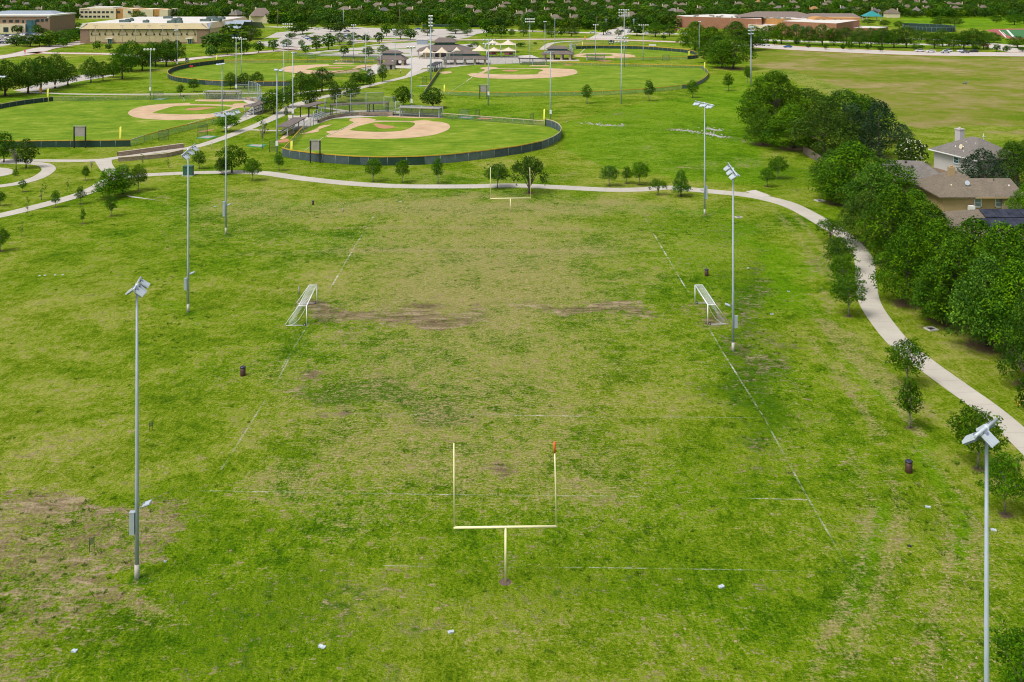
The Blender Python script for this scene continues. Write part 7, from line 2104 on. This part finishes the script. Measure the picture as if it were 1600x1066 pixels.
for i, (x, y, w_, d_, lab) in enumerate([(704.5, 988.5, .40, .24, "crumpled pale blue litter below the near goal post"), (503, 1011.5, .48, .24, "folded pale litter at the bottom edge left of the goal post"), (1127, 917.5, .42, .30, "white carton lying right of the near goal post"), (1450, 793, .42, .20, "white scrap lying below the right trash barrel"), (1552.5, 829, .40, .24, "white scrap lying beside the nearest right floodlight"),
                                         (1421, 854, .26, .2, "dark lump of litter on the right grass"), (258, 878.5, .2, .14, "small white scrap right of the near left floodlight"), (116, 1018, .34, .26, "pale green scrap lying in the dry patch"), (1206, 491.5, .42, .2, "white scrap beyond the right floodlight pole"), (1232, 456, .3, .2, "small white scrap high on the right grass"), (1169, 419.5, .3, .2, "small white scrap beyond the right trash barrel"),
                                         (625, 315.8, .5, .3, "white cover plate on the bank below the path"), (336, 323, .5, .3, "white cover plate beside the far left floodlight")]):
    r_ = random.Random(i)
    t = thing("paper_scrap", lab, "litter", g(x, y), r_.uniform(-.5, .5), "scraps of litter on the grass")
    mb = MB(); n = 5
    V = []
    for a_ in range(n + 1):
        for b_ in range(n + 1):
            V.append((w_ * (a_ / n - .5), d_ * (b_ / n - .5), .06 + .05 * r_.random()))
    F_ = [(a_ * (n + 1) + b_, (a_ + 1) * (n + 1) + b_, (a_ + 1) * (n + 1) + b_ + 1, a_ * (n + 1) + b_ + 1) for a_ in range(n) for b_ in range(n)]
    mb.add(V, F_); mb.box((0, 0, .03), (w_ * .94, d_ * .94, .06)); mb.build("scrap", M["black_rubber" if i == 5 else "litter_white"], t)
for i, (x, y) in enumerate([(62, 431), (70, 430.6), (86, 430), (98, 429.4)]):
    t = thing("valve_cover", f"{ORD[i]} white valve cover from the left in the upper left grass", "valve cover", g(x, y), 0, "white valve covers")
    mb = MB(); mb.tube([(0, 0, 0), (0, 0, .06)], [.17, .14], 12); mb.build("cover", M["litter_white"], t)
def sign(label, x, yb, yt, w, mat, ph=.5):
    s = pxm(yb); h = (yb - yt) / s
    t = thing("sign", label, "sign", g(x, yb))
    mb = MB(); mb.tube([(-w * .3, 0, 0), (-w * .3, 0, h)], .05, 6); mb.build("post", M["black_metal"], t)
    mb = MB(); mb.tube([(w * .3, 0, 0), (w * .3, 0, h)], .05, 6); mb.build("post", M["black_metal"], t)
    mb = MB(); mb.box((0, -.08, h * (1 - ph / 2)), (w, .06, h * ph)); mb.build("panel", M[mat], t)
sign("orange sign on two posts beside the path behind the left field", 63.5, 146.5, 137, .75, "sign_orange", .7)
sign("orange sign beside the road behind the playground", 914, 62, 56.5, .75, "sign_orange", .6)
sign("red stop sign at the road junction near the tan hall", 39, 84.8, 78.5, .8, "sign_red", .4)
sign("white sign with blue edge beside the upper left field's back fence", 525.5, 97.3, 93.5, 1.0, "trim_white", .6)
sign("white board on the back of the farthest outfield fence", 1019.5, 72.4, 69, 4.2, "trim_white", .8)
sign("red and yellow banner on the curved upper left fence", 299, 107.4, 102.2, 1.5, "sign_red", .55)
def utility_pole(label, x, yb, yt, mat="timber_pole"):
    s = pxm(yb); h = (yb - yt) / s
    t = thing("utility_pole", label, "utility pole", g(x, yb), 0, "poles in front of the suburb")
    mb = MB(); mb.tube([(0, 0, 0), (0, 0, h)], [.24, .15], 8); mb.build("pole", M[mat], t)
    mb = MB(); mb.box((0, 0, h - .7), (2.4, .14, .14)); mb.build("crossarm", M[mat], t)
for a in [("brown utility pole behind the middle of the parking lot", 624.5, 42.5, 14), ("brown utility pole behind the left parking lot", 433.5, 42, 15), ("pale lamp pole behind the parking lot trees", 536.5, 42, 13.5, "galvanised"), ("brown utility pole beyond the farthest field", 932.5, 46.5, 26), ("thin brown pole behind the playground road", 814.5, 46, 23), ("grey pole beside the far street", 947, 47, 29, "galvanised"), ("grey pole at the end of the far street", 990.5, 47, 29, "galvanised"), ("brown utility pole behind the plaza", 707.5, 42.6, 20)]:
    utility_pole(*a)

# ------------------------------------------------------------------ cars
def car_proto(col, van=False):
    t = thing("parked_car", "x", "car", (0, 0))
    L, Wd = 4.6, 1.85
    mb = MB()
    prof = [(-2.3, .35), (-2.3, .80), (-1.75, .98), (-.95, 1.02), (1.3, 1.02), (1.85, .98), (2.25, .88), (2.3, .35)] if not van else [(-2.4, .35), (-2.4, .95), (-1.7, 1.1), (-1.1, 1.15), (2.35, 1.2), (2.4, .35)]
    for sgn in (1, -1):
        f = [(x, sgn * Wd / 2, z) for x, z in prof]
        mb.add(f, [tuple(range(len(f)))])
    for (a0, b0), (a1, b1) in zip(prof, prof[1:] + prof[:1]):
        mb.add([(a0, -Wd / 2, b0), (a0, Wd / 2, b0), (a1, Wd / 2, b1), (a1, -Wd / 2, b1)], [(0, 1, 2, 3)])
    top = 1.48 if not van else 1.85
    cab = [(-.95, 1.0, -.25, top), (1.75, 1.0, 1.05, top)] if not van else [(-1.1, 1.1, -.6, top), (2.35, 1.1, 2.2, top)]
    mb.add([(cab[0][2], -.62, top), (cab[1][2], -.62, top), (cab[1][2], .62, top), (cab[0][2], .62, top), (cab[0][2], -.62, top + .04), (cab[1][2], -.62, top + .04), (cab[1][2], .62, top + .04), (cab[0][2], .62, top + .04)], [(3, 2, 1, 0), (4, 5, 6, 7), (0, 1, 5, 4), (1, 2, 6, 5), (2, 3, 7, 6), (3, 0, 4, 7)])
    mb.build("body", M["car_" + col], t)
    mb = MB()
    x0_, x1_, X0, X1 = cab[0][0], cab[1][0], cab[0][2], cab[1][2]; zb = cab[0][1]
    v = [(x0_, -.88, zb), (x1_, -.88, zb), (x1_, .88, zb), (x0_, .88, zb), (X0, -.62, top), (X1, -.62, top), (X1, .62, top), (X0, .62, top)]
    mb.add(v, [(0, 1, 5, 4), (1, 2, 6, 5), (2, 3, 7, 6), (3, 0, 4, 7)]); mb.build("window", M["glass_dark"], t)
    for x in (-1.45, 1.4):
        for y in (-.85, .85):
            mb = MB(); mb.tube([(x, y - .11, .33), (x, y + .11, .33)], .33, 12); mb.build("wheel", M["tyre"], t)
    return t
CP = {c: car_proto(c, c == "van") for c in ("white", "silver", "black", "red", "blue", "grey", "lime")}
CARS = []
for i, x in enumerate((3, 8.5, 14, 20, 26)): CARS.append((x, 57.2, ("white", "silver", "black", "white", "white")[i], 1.2, "in the back row of the office parking lot"))
for i, x in enumerate((36.5, 41, 46, 51, 56)): CARS.append((x, 55.2, ("white", "white", "black", "blue", "silver")[i], 1.2, "in the back row of the office parking lot"))
for i, x in enumerate((2, 12, 17, 22.5, 28)): CARS.append((x, 62.6, ("white", "silver", "white", "grey", "black")[i], 1.2, "in the front row of the office parking lot"))
for i, x in enumerate((2, 8, 13)): CARS.append((x, 68.2, ("black", "grey", "silver")[i], 1.2, "in the lowest row of the office parking lot"))
for i, (x, y) in enumerate(((58, 60), (63, 58.6), (66, 57.4), (36, 60.6))): CARS.append((x, y, ("white", "silver", "white", "red")[i], 0.3, "at the right end of the office parking lot"))
for i, (x, y) in enumerate(((475.5, 58), (478.5, 59.4), (481.5, 60.8), (484.5, 62.2), (488, 63.6))): CARS.append((x, y, ("white", "silver", "white", "blue", "white")[i], .2, "in the short diagonal row of the parking lot"))
CARS += [(1059, 47.6, "red", .3, "on the drive left of the brick school"), (1063.5, 49, "lime", .3, "on the drive left of the brick school"), (1070, 54.4, "white", .1, "beside the far dark creek trees"), (1040, 53.6, "white", .1, "under the trees beyond the farthest field"), (1012, 52.6, "silver", .1, "under the trees beyond the farthest field"), (926, 52.2, "white", .05, "on the far street behind the playground"), (951, 53.4, "silver", .1, "at the far street corner"),
         (982.5, 51.6, "silver", 1.3, "on the wide far street"), (972.5, 50, "black", 1.3, "on the wide far street"), (1197, 72.2, "white", .1, "on the parkway by the dark creek trees"), (1231, 74.8, "blue", .1, "on the parkway behind the dry meadow"), (1437, 81.2, "white", .05, "on the parkway under the small trees"), (1454, 82.2, "white", .05, "on the middle of the right parkway"), (1477, 83.4, "silver", .05, "on the right parkway before the dark trees"), (1480.5, 81.4, "white", .05, "on the right parkway before the dark trees"),
         (1502.5, 81.6, "white", .05, "on the right parkway at the dark trees' end"), (1507.5, 83.4, "grey", .1, "on the right parkway at the dark trees' end"), (1521.5, 82, "black", .1, "on the right parkway by the bushes"), (1539, 72.8, "red", .4, "at the school entry by the running track"), (1477, 63.4, "blue", .1, "on the school loop behind the dark trees"), (495, 46.4, "white", .4, "at the back of the parking lot"), (542, 50.5, "grey", .4, "at the back of the parking lot"), (560, 59, "black", .4, "beside the parking islands"), (653, 46.8, "blue", .1, "at the back of the parking lot"), (543.5, 57.5, "blue", .4, "behind the parking lot trees"), (107, 43.4, "white", .05, "on the drive behind the brick office")]
done = set()
for x, y, c, rz, where in CARS:
    loc = g(x, y)
    lab = f"{c} car {'driving' if 'on the' in where[:7] else 'parked'} {where}"
    if c in done:
        o = copy_tree(CP[c], loc, rz, lab)
    else:
        done.add(c); o = CP[c]; o.location = (loc[0], loc[1], 0); o.rotation_euler = (0, 0, rz); o['label'] = lab
    o.location.z = .09
    o['group'] = "cars in the parking lots and streets"

# ------------------------------------------------------------------ people
def person(label, loc, rz, joints, mats, scale=1.0):
    """one continuous skinned body; joints: name -> (pos, radius, parent)"""
    t = thing("person", label, "person", loc, rz)
    names = list(joints)
    me = bpy.data.meshes.new("body")
    me.from_pydata([Vector(joints[n][0]) for n in names], [(names.index(joints[n][2]), names.index(n)) for n in names if joints[n][2]], [])
    o = bpy.data.objects.new("body", me); COL.objects.link(o)
    sk = o.modifiers.new("skin", 'SKIN'); sk.use_smooth_shade = True
    for i, n in enumerate(names):
        r_ = joints[n][1]; r_ = r_ if hasattr(r_, '__len__') else (r_, r_)
        me.skin_vertices[0].data[i].radius = r_
        me.skin_vertices[0].data[i].use_root = (i == 0)
    sb = o.modifiers.new("sub", 'SUBSURF'); sb.levels = 1; sb.render_levels = 1
    dg = bpy.context.evaluated_depsgraph_get()
    m2 = bpy.data.meshes.new_from_object(o.evaluated_get(dg))
    bpy.data.objects.remove(o)
    for m_ in mats[0]:
        m2.materials.append(m_)
    for p in m2.polygons:
        p.material_index = mats[1](p.center)
        p.use_smooth = True
    b = link("body", m2, t)
    t.scale = (scale,) * 3
    return t
plain("skin", (0.42, 0.25, 0.17, 1), 0.6, 0.06, 6.0)
plain("cloth_dark", (0.025, 0.025, 0.03, 1), 0.85, 0.2, 5.0)
plain("cloth_white", (0.66, 0.66, 0.68, 1), 0.85, 0.08, 5.0)
plain("cloth_blue", (0.02, 0.16, 0.62, 1), 0.8, 0.1, 5.0)
plain("hair_dark", (0.02, 0.014, 0.01, 1), 0.7, 0.2, 8.0)
def hand(J, pre, wrist, d, side):
    d = Vector(d).normalized(); s_ = Vector(side)
    w = Vector(wrist)
    J[pre + 'palm'] = (w + d * .07, (.022, .038), pre + 'wrist')
    for k, (o_, ln) in enumerate(((-.030, .062), (-.010, .074), (.010, .070), (.029, .056))):
        a_ = w + d * .105 + s_ * o_
        J[f'{pre}k{k}'] = (a_, .0095, pre + 'palm')
        J[f'{pre}f{k}'] = (a_ + d * ln * .55 + Vector((0, -.012, 0)), .009, f'{pre}k{k}')
        J[f'{pre}t{k}'] = (a_ + d * ln + Vector((0, -.035, 0)), .008, f'{pre}f{k}')
    J[pre + 'th1'] = (w + d * .05 - s_ * .045 + Vector((0, -.02, 0)), .011, pre + 'palm')
    J[pre + 'th2'] = (w + d * .085 - s_ * .06 + Vector((0, -.035, 0)), .009, pre + 'th1')
def standing(stride=.22, arm=.16):
    J = {'pelvis': ((0, 0, .95), (.15, .11), None)}
    J['waist'] = ((0, 0, 1.10), (.135, .10), 'pelvis'); J['chest'] = ((0, -.01, 1.32), (.165, .115), 'waist'); J['neck'] = ((0, 0, 1.50), .06, 'chest')
    J['chin'] = ((0, -.03, 1.58), (.07, .075), 'neck'); J['head'] = ((0, -.015, 1.68), (.078, .098), 'chin'); J['crown_'] = ((0, 0, 1.765), (.06, .075), 'head'); J['nose'] = ((0, -.125, 1.655), .014, 'head')
    for sx, pre in ((-1, 'l'), (1, 'r')):
        st = stride * sx
        J[pre + 'sh'] = ((sx * .19, 0, 1.42), .065, 'chest'); J[pre + 'el'] = ((sx * .24, arm * sx * .5 + .03, 1.13), .045, pre + 'sh'); J[pre + 'wrist'] = ((sx * .235, arm * sx - .05, .90), .030, pre + 'el')
        hand(J, pre, (sx * .235, arm * sx - .05, .90), (0, -.1, -1), (0, 1, 0))
        J[pre + 'hip'] = ((sx * .095, 0, .88), .095, 'pelvis'); J[pre + 'kn'] = ((sx * .10, -st * .5 - .03, .50), .065, pre + 'hip'); J[pre + 'an'] = ((sx * .10, -st + .03, .09), .045, pre + 'kn'); J[pre + 'toe'] = ((sx * .11, -st - .14, .045), .040, pre + 'an')
    return J
def dress(top, legs, shoe=None):
    def f(c):
        if c.z > 1.70 or (c.z > 1.60 and c.y > .0): return 3
        if c.z > 1.50: return 0
        if abs(c.x) > .20 and c.z < 1.12: return 0
        if c.z > .97: return 1
        return 2
    return ([M["skin"], M[top], M[legs], M["hair_dark"]], f)
person("person in a dark top and pale shorts walking beside the left field", g(287, 157.6), R(60), standing(), dress("cloth_dark", "cloth_white"), 1.18)
person("person in a white top and dark trousers walking along the plaza path", g(626, 114.7), R(-70), standing(.2), dress("cloth_white", "cloth_dark"), .95)
J = {'pelvis': ((0, 0, .13), (.16, .13), None)}
J['waist'] = ((.03, 0, .30), (.14, .11), 'pelvis'); J['chest'] = ((.04, 0, .52), (.125, .17), 'waist'); J['neck'] = ((.02, 0, .70), .06, 'chest'); J['chin'] = ((-.02, 0, .78), (.07, .07), 'neck'); J['head'] = ((0, 0, .88), (.095, .08), 'chin'); J['crown_'] = ((.01, 0, .965), .065, 'head'); J['nose'] = ((-.12, 0, .86), .014, 'head')
for sy, pre in ((-1, 'l'), (1, 'r')):
    J[pre + 'sh'] = ((.04, sy * .19, .62), .062, 'chest'); J[pre + 'el'] = ((-.10, sy * .24, .38), .045, pre + 'sh'); J[pre + 'wrist'] = ((-.34, sy * .18, .30), .03, pre + 'el')
    hand(J, pre, (-.34, sy * .18, .30), (-1, 0, -.15), (0, 1, 0))
    J[pre + 'hip'] = ((-.06, sy * .10, .12), .095, 'pelvis'); J[pre + 'kn'] = ((-.50, sy * .13, .26), .065, pre + 'hip'); J[pre + 'an'] = ((-.92, sy * .12, .08), .045, pre + 'kn'); J[pre + 'toe'] = ((-1.0, sy * .13, .20), .04, pre + 'an')
person("person in a bright blue top sitting with legs outstretched on the dry meadow", g(1509.5, 131.6), 0, J,
       ([M["skin"], M["cloth_blue"], M["cloth_dark"], M["hair_dark"]], lambda c: 3 if c.z > .90 else 0 if c.z > .70 else (0 if c.x < -.30 and c.z > .24 and abs(c.y) > .15 and c.x > -.55 else 1 if c.x > -.3 and c.z > .22 else 2)), 1.35)

# ------------------------------------------------------------------ coarse weed tufts standing proud of the mown grass
def tufts():
    r = np.random.default_rng(11)
    n = 4200
    X = r.uniform(-85, 85, n * 4); Y = 46 + 175 * r.random(n * 4) ** 1.3
    px = CX + F * X / Y; py = HY + F * H / Y
    ok = (px > -40) & (px < 1640)
    X, Y, px, py = X[ok], Y[ok], px[ok], py[ok]
    dens = 0.05 + 0.0 * X
    for cx, cy, rx, ry, s in [(600, 636, 120, 26, .6), (1190, 560, 80, 140, .8), (1230, 650, 80, 90, .8), (60, 870, 200, 140, .5), (1450, 790, 90, 80, .8), (930, 890, 260, 80, .35), (270, 480, 70, 80, .6), (1060, 350, 120, 40, .5), (300, 380, 70, 50, .5)]:
        dens += s * np.clip(1.2 - np.hypot((px - cx) / rx, (py - cy) / ry), 0, 1)
    # clump the tufts
    ph = np.sin(X * .9 + np.sin(Y * .7) * 2) * np.sin(Y * .8 + np.cos(X * .6) * 2)
    ok = r.random(len(X)) < dens * (0.35 + 0.9 * (ph > .1))
    bad = inpoly(px, py, [(1150, 290), (1360, 370), (1370, 480), (1640, 720), (1640, 600), (1400, 440), (1400, 330), (1200, 280)])
    ok &= ~bad & (py > 335) & (seg_dist(X, Y, gp([(1129, 301), (1203, 311.5), (1240, 323), (1288, 349), (1326, 375), (1349, 405), (1353, 440), (1359, 473), (1382, 509), (1410, 541), (1444, 568), (1491, 602), (1537, 635), (1610, 698), (1680, 770)])) > 2.4)
    X, Y = X[ok][:n], Y[ok][:n]
    V, Q, T = [], [], []
    for x, y in zip(X, Y):
        rad = 0.10 + 0.26 * r.random() ** 2
        k = int(9 + rad * 60)
        u = r.normal(size=(k, 2)) * rad * .55
        ang = r.uniform(0, 6.28, k); l = (.07 + .10 * r.random(k)) * (.7 + rad)
        out = u / (np.linalg.norm(u, axis=1)[:, None] + 1e-6)
        for i in range(k):
            dx, dy = math.cos(ang[i]) * .035, math.sin(ang[i]) * .035
            bx_, by_ = x + u[i, 0], y + u[i, 1]
            tx, ty = bx_ + out[i, 0] * l[i] * .7, by_ + out[i, 1] * l[i] * .7
            V += [(bx_ - dx, by_ - dy, 0), (bx_ + dx, by_ + dy, 0), (tx + dx * .5, ty + dy * .5, l[i]), (tx - dx * .5, ty - dy * .5, l[i])]
            T.append(np.clip(r.normal(.5, .2), 0, 1))
    V = np.array(V, np.float32); q = np.arange(len(V)).reshape(-1, 4)
    o = link("grass_tufts", crown_mesh("grass_tufts", [((V, q, np.array(T)), 0)], [M["leaf_tuft"]]))
    tag(o, "coarse dark grass tufts standing in the mown field", None, None, 'stuff')
    print("TUFTS", len(X), len(q))
plain("clod", (0.38, 0.28, 0.165, 1), 0.95, 0.2, 3.0)
leaf_mat("leaf_tuft", (0.055, 0.130, 0.004), (0.090, 0.190, 0.006), (0.135, 0.245, 0.012), 0.3)
tufts()
mb = MB()   # clods and dead thatch thrown up along the wheel tracks
rr = random.Random(3)
for _ in range(190):
    x, y = (rr.gauss(1490, 45), rr.uniform(760, 1066)) if rr.random() < .7 else (rr.uniform(60, 1560), rr.uniform(560, 1066))
    X, Y = g(x, y); k = .04 + .06 * rr.random() ** 2
    mb.box((X, Y, k * .3), (k * rr.uniform(1, 2.6), k * 1.2, k * .7), rr.random() * 3, 0, None, .6)
tag(mb.build("dirt_clods", M["clod"]), "small tan clods of thatch lying on the grass", None, None, 'stuff')
